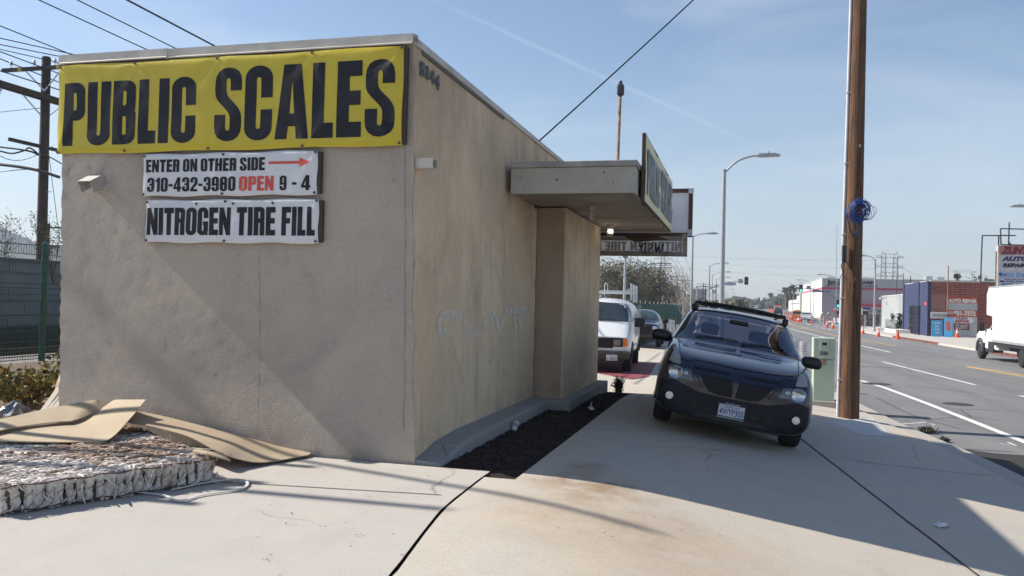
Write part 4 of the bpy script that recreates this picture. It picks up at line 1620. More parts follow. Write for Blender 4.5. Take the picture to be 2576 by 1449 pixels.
# near sides: torn pockets round each coil
for name, f, L, cnt in (('side_wadding', lambda s: mpt(s, 0, 0), (MBv - MA).length, 22), ('side_wadding', lambda s: mpt(0, s, 0), (MD - MA).length, 30), ('side_wadding', lambda s: mpt(1, s, 0), (MC - MBv).length, 28)):
    mb = MB()
    outw = None
    p0, p1 = f(0), f(1)
    ax = (p1 - p0).normalized()
    outw = Vector((ax.y, -ax.x, 0))
    cen = mpt(.5, .5, 0)
    if outw.dot(p0 - cen) < 0:
        outw = -outw
    for k in range(cnt):
        s = (k + .5 + rr_.uniform(-.2, .2)) / cnt
        c = f(min(1, max(0, s)))
        w = L / cnt * rr_.uniform(.75, 1.35)
        lean_ = rr_.uniform(-.03, .03)
        # a pinched pocket
        vs = []
        m, n = 7, 7
        for i in range(m):
            h = i / (m - 1)
            pin = 1 - .5 * math.sin(h * math.pi * rr_.uniform(.85, 1.15)) ** 2 * rr_.uniform(.2, 1.3)
            for q in range(n):
                a = math.pi * (q / (n - 1)) - math.pi / 2
                vs.append(c + ax * (math.sin(a) * w * .52 * pin + lean_ * (h - .5)) + outw * (math.cos(a) * .035 * pin * rr_.uniform(.7, 1.2) - .012) + Vector((0, 0, .012 + h * (MT - .02) + rr_.uniform(-.012, .012))))
        mb.add(vs, [(i * n + q, i * n + q + 1, (i + 1) * n + q + 1, (i + 1) * n + q) for i in range(m - 1) for q in range(n - 1)])
        for _ in range(6):
            h = rr_.uniform(.02, MT)
            blob(mb, c + outw * rr_.uniform(0, .03) + ax * rr_.uniform(-.5, .5) * w + Vector((0, 0, h)), Vector((rr_.gauss(0, .3), rr_.gauss(0, .3), 1)) + ax * rr_.gauss(0, .5), rr_.uniform(.04, .13), rr_.uniform(.004, .014), rr_, 5, 3)
    o = mb.build(name, M_WAD, mt)
    o.data.shade_smooth()
    wire = MB()
    for zz in (MT - .005, .02):
        wire.tube([f(s / 40) + outw * (.028 + .006 * math.sin(s * 1.3)) + Vector((0, 0, zz + .006 * math.sin(s * .9))) for s in range(41)], .0045, 5)
    wire.build('border_wire', M_RUST, mt)
    coil = MB()
    for k in range(cnt):
        for q in range(2):
            pts = []
            for i in range(13):
                a = i / 12 * 4 * math.pi
                pts.append(f((k + .5) / cnt) + ax * (.024 * math.cos(a)) + outw * (.022 + .018 * math.sin(a)) + Vector((0, 0, .02 + (MT - .03) * i / 12)))
        coil.tube(pts, .0022, 4)
    coil.build('coil_spring', M_RUST, mt)
# loose strap of white webbing
pix = [(262, 1198, .19), (272, 1208, .16), (292, 1226, .09), (305, 1238, .03), (350, 1238, .02), (412, 1246, .012), (440, 1258, .012), (463, 1258, .012), (500, 1247, .012), (549, 1239, .012), (600, 1232, .012), (620, 1222, .012), (621, 1213, .02), (607, 1207, .03), (575, 1206, .03), (520, 1213, .02), (430, 1232, .012)]
pts = catmull([tuple(atZ(x, y, z)) for x, y, z in pix], 5)
V, F = [], []
for i, p in enumerate(pts):
    a, b = Vector(pts[max(0, i - 1)]), Vector(pts[min(len(pts) - 1, i + 1)])
    s = (b - a).cross(Vector((0, 0, 1))).normalized() * .011
    p = Vector(p)
    V += [p - s - Vector((0, 0, .003)), p + s - Vector((0, 0, .003)), p + s + Vector((0, 0, .004)), p - s + Vector((0, 0, .004))]
    if i:
        k = 4 * i
        F += [(k - 4 + q, k - 4 + (q + 1) % 4, k + (q + 1) % 4, k + q) for q in range(4)]
tag(MB().add(V, F).build('webbing_strap', mat('strap_white', (.62, .60, .56), .6)), 'loose loop of white plastic strapping trailing from the mattress over the concrete', 'strap')

t = NT('hardboard')
c = t.mix(t.rng(t.noise(1.2, 5, .6), .35, .7), (.42, .325, .215), (.50, .40, .275))
c = t.mix(t.rng(t.noise(30, 4, .7), .4, .8, 0, .25), c, (.33, .25, .16))
c = t.mix(t.rng(t.noise(5, 5, .7, .8), .60, .68, 0, .45), c, (.24, .18, .115))
c = t.mix(t.rng(t.noise(1.6, 6, .75, 1.2), .54, .66, 0, .5), c, (.31, .24, .16))
M_HARD = t.done(c, .75, 0, t.bump(t.noise(90, 3), .12, .004))


def sheet(label, back, frontp, th=.008, sub=6):
    """curved board between two pixel/height polylines (px, py, z)"""
    A = catmull([tuple(atZ(*q)) for q in back], sub)
    B = catmull([tuple(atZ(*q)) for q in frontp], sub)
    n = len(A)
    rows = 7
    P = []
    for j in range(rows):
        for i in range(n):
            P.append(Vector(A[i]).lerp(Vector(B[i]), j / (rows - 1)))
    c = sum(P, Vector()) / len(P)
    o = MB().slab([p - c for p in P], n, rows, th).build('hardboard_sheet', M_HARD, smooth=35, loc=c)
    return tag(o, label, 'board', 'hardboard sheets dumped on the mattress')


sheet('curled hardboard sheet with raised right end, lying on top of the mattress', [(-90, 1092, .25), (0, 1079, .26), (130, 1066, .27), (200, 1052, .29), (250, 1030, .36), (280, 1010, .42), (290, 1005, .44)],
      [(-90, 1108, .225), (0, 1109, .225), (120, 1111, .225), (200, 1111, .225), (271, 1106, .235), (325, 1055, .34), (367, 1005, .46)])
sheet('flat hardboard sheet behind the curled one, leaning up to the wall corner', [(-80, 1070, .30), (0, 1055, .33), (80, 1036, .36), (160, 1020, .40), (235, 1006, .44), (250, 1008, .43)],
      [(-80, 1100, .255), (0, 1082, .28), (80, 1068, .29), (150, 1060, .30), (192, 1055, .31), (278, 1018, .39)])
sheet('long hardboard sheet drooping from the mattress along the wall onto the concrete', [(330, 1030, .36), (349, 1035, .34), (400, 1044, .30), (490, 1066, .23), (588, 1092, .16), (660, 1110, .10), (720, 1125, .06), (783, 1139, .035)],
      [(318, 1056, .30), (330, 1063, .29), (400, 1076, .265), (478, 1098, .235), (546, 1134, .17), (600, 1154, .09), (667, 1162, .035), (776, 1144, .03)])
sheet('splintered hardboard offcut lying over the mattress corner', [(492, 1128, .24), (520, 1133, .235), (560, 1139, .21)], [(484, 1134, .235), (530, 1144, .225), (580, 1157, .17)], .012)

# ------------------------------------------------------------------ rubbish, shrubs and rail fence at the left
o = None
dl = 9.7
q = lambda x, y, d=dl: atD(x, y, d)
A = catmull([tuple(q(112, 1040, 9.6)), tuple(q(132, 1000, 9.7)), tuple(q(142, 962, 9.9)), tuple(q(150, 943, 10.1))], 5)
B = catmull([tuple(q(160, 1048, 9.6)), tuple(q(176, 1004, 9.7)), tuple(q(186, 965, 9.9)), tuple(q(192, 945, 10.1))], 5)
P = [Vector(a).lerp(Vector(b), j / 4) for j in range(5) for a, b in zip(A, B)]
c = sum(P, Vector()) / len(P)
tag(MB().slab([p - c for p in P], len(A), 5, .012).build('curled_panel', mat('grubby_card', (.42, .36, .27), .85, scale=3, dirt=(.25, .2, .14)), smooth=35, loc=c), 'curled beige panel leaning against the left corner of the building', 'panel')
for k, (a, b, w, lb) in enumerate((((100, 1046), (150, 976), .07, 'pale trim board, outermost of the pile at the left wall corner'), ((112, 1048), (152, 990), .05, 'narrow pale trim board in the middle of the corner pile'), ((122, 1050), (156, 1002), .06, 'grubby trim board resting nearest the building corner'))):
    p0, p1 = q(*a, 9.45 - .02 * k), q(*b, 9.75 - .05 * k)
    tag(MB().beam((p0 - p1) / 2, (p1 - p0) / 2, w, .022).build('trim_board', mat('old_white_trim', (.48, .45, .39), .8, scale=4, dirt=(.3, .24, .17)), loc=(p0 + p1) / 2, bev=.004), lb, 'board', 'trim boards piled at the wall corner')
# foil bag
rr_ = random.Random(9)
c = atZ(8, 1046, .02)
P = []
for j in range(9):
    for i in range(9):
        u, v = i / 8 * 2 - 1, j / 8 * 2 - 1
        P.append((u * .16 + rr_.gauss(0, .010), v * .12 + rr_.gauss(0, .012), max(0, (.09 * (1 - u * u) * (1 - v * v)) ** .8 + rr_.uniform(-.02, .03)) if abs(u) < 1 and abs(v) < 1 else 0))
tag(MB().grid(P, 9, 9).build('foil_bag', mat('foil', (.16, .17, .19), .3, .8), loc=c + Vector((0, .15, 0))), 'crumpled silver foil bag at the left edge under the shrubs', 'bag')

M_SH = [mat('shrub_ochre', (.20, .145, .03), .75, var=.4, scale=8), mat('shrub_olive', (.11, .10, .025), .75, var=.4, scale=8), mat('shrub_green', (.055, .065, .02), .75), mat('shrub_pale', (.28, .20, .07), .75)]
M_STEM = mat('stem_brown', (.09, .065, .045), .9)


def shrub(label, cx, cy, z0, rx, ry, h, n, size=.035, mats=None, seed=1):
    t = thing('shrub', label, 'shrub', (cx, cy, z0))
    g = np.random.default_rng(seed)
    # clumps on a lumpy dome
    k = max(10, n // 110)
    u = g.normal(size=(k, 3))
    u /= np.linalg.norm(u, axis=1, keepdims=True)
    u[:, 2] = np.abs(u[:, 2])
    cl = u * g.uniform(.45, 1.0, (k, 1)) * np.array([rx, ry, h])
    idx = g.integers(0, k, n)
    c = cl[idx] + g.normal(size=(n, 3)) * np.array([rx, ry, h]) * .13
    c[:, 2] = np.maximum(c[:, 2], .02)
    link('foliage', leaf_mesh('foliage', c, size, mats or M_SH, seed=seed, aspect=.6), t)
    mb = MB()
    for i in range(0, k, 2):
        mb.tube([(0, 0, 0), tuple(cl[i] * .5 + np.array([0, 0, .03])), tuple(cl[i])], [.012, .008, .003], 4)
    mb.build('stem', M_STEM, t)
    return t


p = atZ(40, 1030, 0)
shrub('yellow green low shrub at the left edge, nearest the mattress', p.x - .1, p.y + .2, 0, .85, .7, .64, 1900, .042, seed=2)
shrub('taller olive shrub behind, beside the wall corner and under the fence post', -8.1, 10.4, 0, .75, .8, 1.0, 2200, .045, seed=3)
shrub('ochre shrub between the rail fence and the low shrub', -9.9, 11.3, 0, .9, .8, .75, 1600, .045, seed=4)
# bare twiggy bushes beyond the fence
def twigs(label, x, y, z0, h, r_, n, seed, leaves=120, lmats=None):
    t = thing('bare_bush', label, 'bush', (x, y, z0))
    rr_ = random.Random(seed)
    mb, cs = MB(), []
    for k in range(n):
        a = rr_.uniform(0, 6.28)
        l = r_ * rr_.uniform(.3, 1)
        p = Vector((0, 0, 0))
        d = Vector((math.cos(a) * .5 * l / h, math.sin(a) * .5 * l / h, 1))
        pts = [p]
        for i in range(6):
            p = p + d * h / 6 * rr_.uniform(.7, 1.2)
            d += Vector((rr_.gauss(0, .15), rr_.gauss(0, .15), 0))
            pts.append(p)
        mb.tube(pts, [.012 * (1 - .14 * i) for i in range(7)], 4)
        for p in pts[3:]:
            for q in range(2):
                e = p + Vector((rr_.gauss(0, .16), rr_.gauss(0, .16), rr_.uniform(.05, .35)))
                mb.tube([p, e], [.005, .003], 3)
                cs += [tuple(e + Vector((rr_.gauss(0, .05), rr_.gauss(0, .05), rr_.gauss(0, .06)))) for _ in range(3)]
    mb.build('branches', M_STEM, t)
    link('foliage', leaf_mesh('foliage', cs[:leaves * 6], .03, lmats or [M_SH[1], M_STEM], seed=seed), t)


p = atD(136, 640, 21)
twigs('bare twiggy bush showing over the fence right of the left utility pole', p.x, p.y, 1.6, 1.5, .8, 12, 5)
p = atD(20, 640, 24)
twigs('thin bare bush over the wall at the left edge of the photo', p.x, p.y, 1.6, 1.7, .9, 9, 6)

# welded mesh fence of the railway
FX = -14.2
M_FGREEN = mat('fence_green', (.018, .075, .055), .5, .1, var=.15)
fn = thing('mesh_fence', 'green welded wire fence with folded top in front of the grey wall', 'fence', (FX, 12.1, 0))
yy0 = -3.2
ylen = 17.0
folds = [(0, 0), (0, .62), (.05, .68), (0, .74), (0, 1.25), (.05, 1.31), (0, 1.37), (0, 2.05), (.07, 2.13), (0, 2.21), (0, 2.42)]
mb = MB()
y = yy0
while y < ylen:
    mb.tube([(x, y, z) for x, z in folds], .0055, 4, False)
    y += .066
for z in (.03, .2, .4, .62, .74, .95, 1.25, 1.37, 1.6, 1.82, 2.05, 2.21, 2.40):
    mb.tube([(.008, yy0, z), (.008, ylen, z)], .008, 4, False)
mb.build('mesh_panel', M_FGREEN, fn)
for y in (-2.5, 0, 2.5, 5.0, 7.5, 10, 12.5, 15):
    MB().lathe([(.065, -.1), (.065, 2.44), (.06, 2.48), (.0, 2.50)], (-.07, y, 0), n=14).build('post', M_FGREEN, fn, smooth=40)
# grey block wall beyond the track
t = NT('dark_block_wall')
br = t.n('ShaderNodeTexBrick')
br.offset = .5
br.inputs['Scale'].default_value = 1.0
br.inputs['Brick Width'].default_value = 1.1
br.inputs['Row Height'].default_value = .38
br.inputs['Mortar Size'].default_value = .012
br.inputs['Color1'].default_value = (.17, .18, .195, 1)
br.inputs['Color2'].default_value = (.21, .22, .235, 1)
br.inputs['Mortar'].default_value = (.07, .074, .08, 1)
mp = t.n('ShaderNodeMapping')
mp.inputs['Rotation'].default_value = (R(90), 0, R(90))
cb = t.n('ShaderNodeCombineXYZ')
xyz = t.xyz()
t.t.links.new(xyz[1], cb.inputs[0])
t.t.links.new(xyz[2], cb.inputs[1])
t.t.links.new(cb.outputs[0], br.inputs['Vector'])
M_BWALL = t.done(t.mix(t.rng(t.noise(1.5, 5), .4, .7, 0, .4), br.outputs['Color'], (.13, .138, .15)), .9, 0, t.bump(br.outputs['Fac'], -.6, .01))
wl = MB()
wl.bb((-.15, -25, 0), (.15, 40, 2.22))
wl.bb((-.2, -25, 2.222), (.2, 40, 2.33))
o = wl.build('block_wall', M_BWALL, loc=(-19.2, 15, 0))
tag(o, 'long grey block wall standing behind the green mesh fence', 'wall')
rl = MB()
rl.bb((-.04, -40, 0), (.04, 60, .16))
for k, (x, lb) in enumerate(((-15.6, 'dark steel rail nearer the mesh fence'), (-17.05, 'dark steel rail nearer the block wall'))):
    o = rl.build('rail', mat('rail_steel', (.05, .04, .035), .6, .5), loc=(x, 15, 0))
    tag(o, lb, 'rail', 'rails behind the mesh fence')
tag(MB().bb((-.15, -40, 0), (.15, 60, .52)).build('trough_wall', mat('dark_trough', (.05, .045, .045), .9), loc=(-18.2, 15, -.02)), 'low dark retaining kerb along the foot of the block wall', 'kerb')

# wooded hill far off at the left
P = []
rr_ = random.Random(4)
hp = [(-260, 590), (-120, 560), (-40, 572), (0, 582), (30, 596), (60, 607), (90, 618), (140, 632), (230, 650), (420, 690), (700, 730)]
for j in range(3):
    for (x, y) in hp:
        b = atD(x, y, 900 + 160 * j)
        P.append((b.x, b.y, (b.z if j == 1 else (b.z * .6 if j == 2 else -2)) + (rr_.uniform(-2, 2) if j == 1 else 0)))
me_h = mat('hill_scrub', (.075, .085, .05), .95, var=.4, scale=.03)
o = MB().grid(P, len(hp), 3).build('hills', me_h, smooth=80)
tag(o, kind='structure')
cs = []
for _ in range(900):
    k = rr_.uniform(2, 8.4)
    i = int(k)
    f = k - i
    x, y = hp[i][0] * (1 - f) + hp[i + 1][0] * f, hp[i][1] * (1 - f) + hp[i + 1][1] * f
    b = atD(x, y + rr_.uniform(-4, 14), 1040 - 10)
    cs.append(tuple(b))
tag(link('hill_trees', leaf_mesh('hill_trees', cs, 5.0, [mat('far_tree', (.05, .06, .035), .95)], seed=3, aspect=.9)), 'dense far off trees covering the hazy hill', 'woods', kind='stuff')

# ------------------------------------------------------------------ utility poles
t = NT('creosote_wood')
gr = t.noise(7, 6, .7, .3, stretch=(6, 6, .18))
gr2 = t.noise(22, 5, .7, .2, stretch=(5, 5, .12))
c = t.mix(t.rng(gr, .35, .68), (.070, .034, .019), (.27, .130, .064))
c = t.mix(t.rng(gr2, .56, .68, 0, .85), c, (.014, .009, .007))
c = t.mix(t.rng(t.noise(1.5, 4, .6), .55, .75, 0, .5), c, (.06, .035, .024))
M_POLE = t.done(c, .85, 0, t.bump(t.math('SUBTRACT', gr, t.math('MULTIPLY', gr2, 1.2)), .9, .02))
M_POLED = mat('old_pole_wood', (.055, .040, .032), .9, var=.45, scale=6, stretch=(4, 4, .3), bump=.5)
M_ARM = mat('crossarm_wood', (.06, .05, .043), .9, var=.35, scale=5)
M_CER = mat('ceramic', (.55, .56, .57), .3)
M_CABLE = mat('cable_black', (.012, .012, .014), .6)
M_GALV = mat('galvanised', (.50, .51, .53), .45, .55, var=.08)
M_PVC = mat('conduit_white', (.60, .59, .60), .45, var=.08)

pb = onG(2134, 1052)
PY = pb.y
ptop = atY(2161.5, 0, PY)
axis = (ptop - pb)
axis = axis / axis.z
up_ = thing('utility_pole', 'tall brown wooden utility pole with white conduit beside the pale green cabinet', 'utility pole', pb)
prof = []
PH = 12.6
mb = MB()
n, m = 28, 60
vs, fs = [], []
rr_ = random.Random(2)
ph = [rr_.uniform(-.03, .03) for _ in range(n)]
for i in range(m + 1):
    z = -.3 + PH * i / m
    r_ = .196 - .0068 * z
    for k in range(n):
        a = 2 * math.pi * k / n
        rad = r_ * (1 + ph[k] * .6 + .012 * math.sin(k * 3 + z * .4) + rr_.uniform(-.006, .006))
        vs.append(axis * z + Vector((rad * math.cos(a), rad * math.sin(a), 0)))
for i in range(m):
    for k in range(n):
        k2 = (k + 1) % n
        fs.append((i * n + k, i * n + k2, (i + 1) * n + k2, (i + 1) * n + k))
fs.append(tuple(m * n + k for k in range(n)))
o = MB().add(vs, fs).build('pole_shaft', M_POLE, up_)
o.data.shade_smooth()
# conduit on its left side
off = Vector((-.205, -.06, 0))
mb = MB()
mb.tube([axis * z + off * (1 - .028 * z) for z in (-.02, 2.0, 4, 6, 8, 9.5)], .030, 10)
mb.build('conduit', M_PVC, up_, smooth=50)
for z in (.75, 2.35, 3.6, 5.0, 6.4):
    MB().box(axis * z + off * (1 - .028 * z) + Vector((.02, -.0, 0)), (.10, .085, .035)).build('strap', M_GALV, up_, bev=.01)
# dark finned terminal block
b0 = atY(2123, 657, PY - .2) - pb
tb = MB().box(b0 + Vector((0, 0, .15)), (.09, .09, .33)).build('terminal_block', mat('grey_plastic', (.12, .12, .13), .5), up_, bev=.012)
for k in range(5):
    MB().lathe([(.02, .0), (.022, -.05), (0, -.05)], b0 + Vector((.0, -.045, .03 + .06 * k)), axis='Y', n=10).build('port', M_CABLE, tb)
# loose wires under it
mb = MB()
for s in range(5):
    pts = [b0 + Vector((rr_.uniform(-.03, .03), -.05, .05))]
    for _ in range(5):
        pts.append(pts[-1] + Vector((rr_.uniform(-.05, .07), rr_.uniform(-.02, .01), rr_.uniform(-.16, .02))))
    mb.tube(catmull([tuple(p) for p in pts], 4), .006, 4)
z1 = (atY(2155, 470, PY).z - pb.z)
mb.tube([tuple(b0 + Vector((0.03, -.03, .3))), tuple(axis * (b0.z + 1.1) + off * .9 + Vector((.05, -.02, 0))), tuple(axis * 8 + off * .8 + Vector((.04, -.02, 0)))], .009, 5)
mb.build('loose_wire', M_CABLE, up_)
for px, py in ((2168, 655), (2163, 370)):
    c = atY(px, py, PY - .2) - pb
    MB().tube([c + Vector((0, .05, 0)), c + Vector((0, -.05, 0)), c + Vector((0, -.055, .05))], .008, 6).build('step_peg', M_GALV, up_)
# coil of blue cable
cc = atY(2160, 528, PY - .24)
co = thing('cable_coil', 'bundle of bright blue cable coiled and hung on the brown utility pole', 'cable coil', cc)
rr_ = random.Random(31)
mats_b = mat('blue_cable', (.022, .065, .26), .5, var=.5, scale=30)
mb = MB()
for k in range(34):
    rx = rr_.choice((rr_.uniform(.13, .185), rr_.uniform(.05, .16)))
    rz_ = min(.21, rx * rr_.uniform(.9, 1.5) + .02)
    tilt = rr_.gauss(.35, .3)
    cx, cz = rr_.gauss(0, .03), rr_.gauss(-.02, .03)
    yy = rr_.uniform(-.07, .05)
    pts = []
    for i in range(19):
        a = 2 * math.pi * i / 18
        x, z = rx * math.cos(a), rz_ * math.sin(a)
        pts.append((cx + x * math.cos(tilt) + z * math.sin(tilt) * .6 + rr_.gauss(0, .006), yy + .03 * math.sin(a + k), cz - x * math.sin(tilt) * .5 + z * math.cos(tilt)))
    mb.tube(pts, .0045, 4, False)
mb.build('cable_loops', mats_b, co)
mb = MB()
for k in range(4):
    s = rr_.uniform(.7, 1.15)
    if k < 3:
        mb.tube(catmull([(.06, 0, .17), (.20 * s, -.02, .12 + rr_.uniform(-.05, .05)), (.31 * s, 0, -.02 + rr_.uniform(-.08, .05)), (.25 * s, .02, -.16), (.10, .02, -.20)], 5), .0045, 4)
    mb.tube(catmull([(-.02, -.04, -.20), (.06 - .03 * k, -.05, -.34), (-.08 + .03 * k, -.05, -.46 - .03 * k), (-.15, -.03, -.40)], 5), .0045, 4)
mb.build('loose_end', mat('blue_cable_grey', (.05, .075, .16), .5), co)

# left utility pole with crossarms
lp = atD(104, 700, 28)
lp = Vector((lp.x, lp.y, -.1))
d28 = (lp - EYE).dot(FW)
ltop = atD(105, 139, d28)
lo_ = thing('utility_pole', 'dark wooden utility pole with three crossarms at the left of the photo', 'utility pole', lp)
HL = ltop.z - lp.z
dx = (ltop.x - lp.x) / HL
MB().tube([(0, 0, 0), (dx * HL, 0, HL - .04), (dx * HL, 0, HL)], [.175, .14, .12], 14).build('pole_shaft', M_POLED, lo_, smooth=50)


def hz_(px, py):
    return atD(px, py, d28).z - lp.z


z1, z2, z3 = hz_(104, 172), hz_(104, 245), hz_(104, 367)
arm = MB().beam((-1.7, -.2, z1), (1.0, -.2, z1), .10, .12).build('crossarm', M_ARM, lo_)
for x in (-1.35, -.4, .45):
    MB().lathe([(.012, 0), (.012, .10), (.05, .11), (.06, .15), (.035, .18), (.05, .20), (.03, .25), (0, .26)], (x, -.2, z1 + .05), n=10).build('insulator', M_CER, arm, smooth=50)
for x in (-.75, .75):
    MB().beam((x, -.2, z1 - .05), (0.02, -.16, z1 - .75), .02, .045).build('brace', M_GALV, lo_)
MB().box((.62, -.2, z1), (.16, .106, .126)).build('yellow_band', mat('yellow_tape', (.5, .36, .06), .7), lo_)
MB().box((-.95, -.2, z1), (.16, .106, .126)).build('yellow_band', mat('yellow_tape', (.5, .36, .06), .7), lo_)
for sx_ in (-.17, .17):
    a2 = MB().beam((sx_, -2.4, z2), (sx_, 1.8, z2), .10, .14).build('crossarm', M_ARM, lo_)
for y in (-1.9, 1.2):
    MB().lathe([(.02, -.05), (.08, -.08), (.09, -.14), (.04, -.18), (.06, -.24), (0, -.26)], (0, y, z2 - .06), n=10).build('insulator', M_CER, lo_, smooth=50)
for y in (-.8, .8):
    MB().beam((-.2, y, z2 - .06), (-.1, 0, z2 - .7), .02, .04).build('brace', M_GALV, lo_)
MB().beam((-.17, -1.3, z3), (-.17, 1.0, z3), .09, .11).build('crossarm', M_ARM, lo_)
for k in range(6):
    z = 2.6 + k * .75
    MB().tube([(.14 if k % 2 else -.14, -.05, z), (.32 if k % 2 else -.32, -.05, z), (.32 if k % 2 else -.32, -.05, z + .04)], .012, 5).build('step_peg', M_GALV, lo_)
sp = thing('utility_pole', 'thin distant pole with two short arms beside the left utility pole', 'utility pole', Vector((*atD(117, 700, 60).xy, 0)))
hh = atD(117, 562, 60).z
MB().tube([(0, 0, 0), (0, 0, hh)], .12, 8).build('pole_shaft', M_POLED, sp)
for zz in (hh - .3, hh - 1.6):
    MB().beam((-.3, 0, zz), (1.3, 0, zz), .08, .1).build('crossarm', M_ARM, sp)

# overhead wires
def wire(label, pts, r_, m=None, cat='wire', grp='overhead wires at the left'):
    c = Vector(pts[0])
    o = MB().tube([Vector(p) - c for p in pts], r_, 5).build('overhead_wire', m or M_CABLE, loc=c)
    return tag(o, label, cat, grp)


def lvl(a, b, z, ext=1.25):
    p, q_ = atZ(*a, z), atZ(*b, z)
    return [p - (q_ - p) * .1, p, q_, q_ + (q_ - p) * (ext - 1)]


WZ = 9.3
wire('thick twin wire farthest right, running down behind the front coping', lvl((320, 0), (548, 120), WZ), .028)
wire('wire second from the right above the banner', lvl((195, 0), (450, 126), WZ), .018)
wire('wire third from the right above the banner', lvl((98, 0), (385, 132), WZ), .018)
wire('wire sloping to the top left corner of the roof', lvl((0, 65), (206, 148), WZ), .018)
wire('uppermost of the flat wires crossing left of the roof corner', lvl((0, 96), (185, 137), WZ - .3), .016)
wire('flat wire passing just above the left pole top', lvl((0, 112), (150, 142), WZ - .3), .016)
wire('flat wire touching the left pole top', lvl((0, 124), (150, 158), WZ - .4), .014)
wire('steep wire crossing the upper crossarm of the left pole', lvl((0, 130), (148, 185), WZ - .6), .018)
wire('steep wire crossing under the upper crossarm of the left pole', lvl((0, 148), (148, 207), WZ - .8), .018)
wire('lowest steep wire between the two upper crossarms', lvl((0, 178), (148, 226), WZ - 1.2), .02)
D = lambda *q_: [tuple(atD(x, y, 27.4)) for x, y in q_]
wire('thin wire rising gently to the left pole below its second crossarm', D((0, 282), (60, 276), (100, 272)), .012)
wire('black cable sagging to the left pole just under its third crossarm', catmull(D((0, 370), (50, 376), (80, 382), (97, 390)), 5), .03)
wire('slack cable loop left of the pole under the third crossarm', catmull(D((0, 380), (30, 386), (58, 380), (75, 372), (97, 388)), 5), .028)
wire('thin drooping wire loop left of the left pole', catmull(D((0, 392), (25, 402), (60, 402), (97, 388)), 5), .012)
wire('thick black cable bundle meeting the left pole low down', catmull(D((0, 414), (50, 420), (100, 430), (150, 446)), 5), .05)
wire('thin wire under the thick cable bundle', catmull(D((0, 433), (40, 428), (100, 424)), 5), .012)
wire('cable leaving the left pole to the right toward the wall', catmull(D((103, 388), (125, 395), (155, 412)), 5), .02)
wire('guy wire slanting down right of the left pole', [atD(107, 265, 27.4), atD(151, 610, 27.0)], .010)
# wire from the roof edge up to the pole top
a = atX(1357, 354, BX1)
b = axis * 11.6 + pb
m = atX(1690, 0, 0)
wire('single service wire climbing from the roof edge to the brown utility pole', [tuple(a), *[tuple(a.lerp(b, t_ / 12) - Vector((0, 0, .10 * math.sin(math.pi * t_ / 12)))) for t_ in range(1, 13)]], .012, grp='service wire')

# poles out of the frame to the left whose shadows fall across the lot
o = thing('utility_pole', 'wooden pole standing left of the frame beyond the mattress', 'utility pole', (-12.4, 5.42, 0))
MB().tube([(0, 0, 0), (0, 0, 8.75)], [.10, .05], 12).build('pole_shaft', M_POLED, o)
S0, S1 = Vector((-3.6, 6.73, 0)), Vector((-.53, 5.86, -.09))
g0, g1 = S0 + SUN_DIR * 12.0, S1 + SUN_DIR * 15.9
gd = (g1 - g0)
wire('thick guy cable left of the frame slanting over the lot', [tuple(g0 - gd * 1.1), tuple(g0), tuple(g1)], .045, grp='guy cables')
# unseen posts added beyond the left edge to stripe the boards with shade
for k, (x, y, lb) in enumerate(((-9.6, 5.0, 'unseen post added just left of the frame to shade the boards'), (-9.9, 5.75, 'unseen post added left of the frame beyond the first to shade the boards'), (-10.2, 6.45, 'unseen post added left of the frame nearest the wall line to shade the boards'))):
    o = thing('shade_post', lb, 'post', (x, y, 0))
    MB().tube([(0, 0, 0), (0, 0, 5.0 + .3 * k)], .055, 10).build('pipe', M_GALV, o)

# ------------------------------------------------------------------ cabinet and bollards by the kerb
M_CABG = mat('cabinet_green', (.43, .54, .44), .45, var=.06, scale=2)
c0, c1 = atY(2045, 1007, 19.7), atY(2101, 851, 19.7)
cw, chh = c1.x - c0.x, c1.z - c0.z
cb = thing('utility_cabinet', 'pale green metal utility cabinet numbered 5250 standing on the kerbside', 'cabinet', ((c0.x + c1.x) / 2, 19.7, c0.z))
MB().bb((-cw / 2, 0, .0), (cw / 2, .42, chh * .655)).build('lower_door', M_CABG, cb, bev=.012)
ubx = MB().bb((-cw / 2 - .012, -.012, chh * .662), (cw / 2 + .012, .432, chh)).build('upper_box', M_CABG, cb, bev=.014)
pn = MB().bb((-cw * .22, -.022, chh * .80), (cw * .22, -.012, chh * .955)).build('meter_panel', M_CABG, ubx, bev=.004)
MB().bb((-cw * .11, -.028, chh * .885), (cw * .11, -.0225, chh * .925)).build('meter_window', mat('dark_glass', (.02, .022, .025), .1), pn)
letters('lettering', plain('5250', .035), (-cw * .20, -.013, chh * .725), (1, 0, 0), (0, 0, 1), cw * .36, .082, M_INK, ubx, .003)
MB().bb((-cw * .15, -.0185, chh * .69), (cw * .08, -.0125, chh * .70)).build('sticker', M_WBAN, ubx)
MB().bb((-cw * .2, -.0065, chh * .565), (cw * .12, -.0005, chh * .64)).build('warning_label', mat('label_tan', (.35, .27, .22), .6), cb)
MB().bb((-.03, -.05, chh * .61), (.015, -.013, chh * .665)).tube([(-.022, -.03, chh * .665), (-.022, -.03, chh * .69), (.008, -.03, chh * .69), (.008, -.03, chh * .665)], .005, 5).build('padlock', mat('brass', (.35, .24, .09), .4, .8), cb)
MB().bb((-cw / 2 - .08, -.10, -.35), (cw / 2 + .12, .52, -.002)).build('base_slab', M_GUTTER, cb, bev=.01)

M_STEEL = mat('brushed_steel', (.55, .56, .60), .35, .6, var=.06)


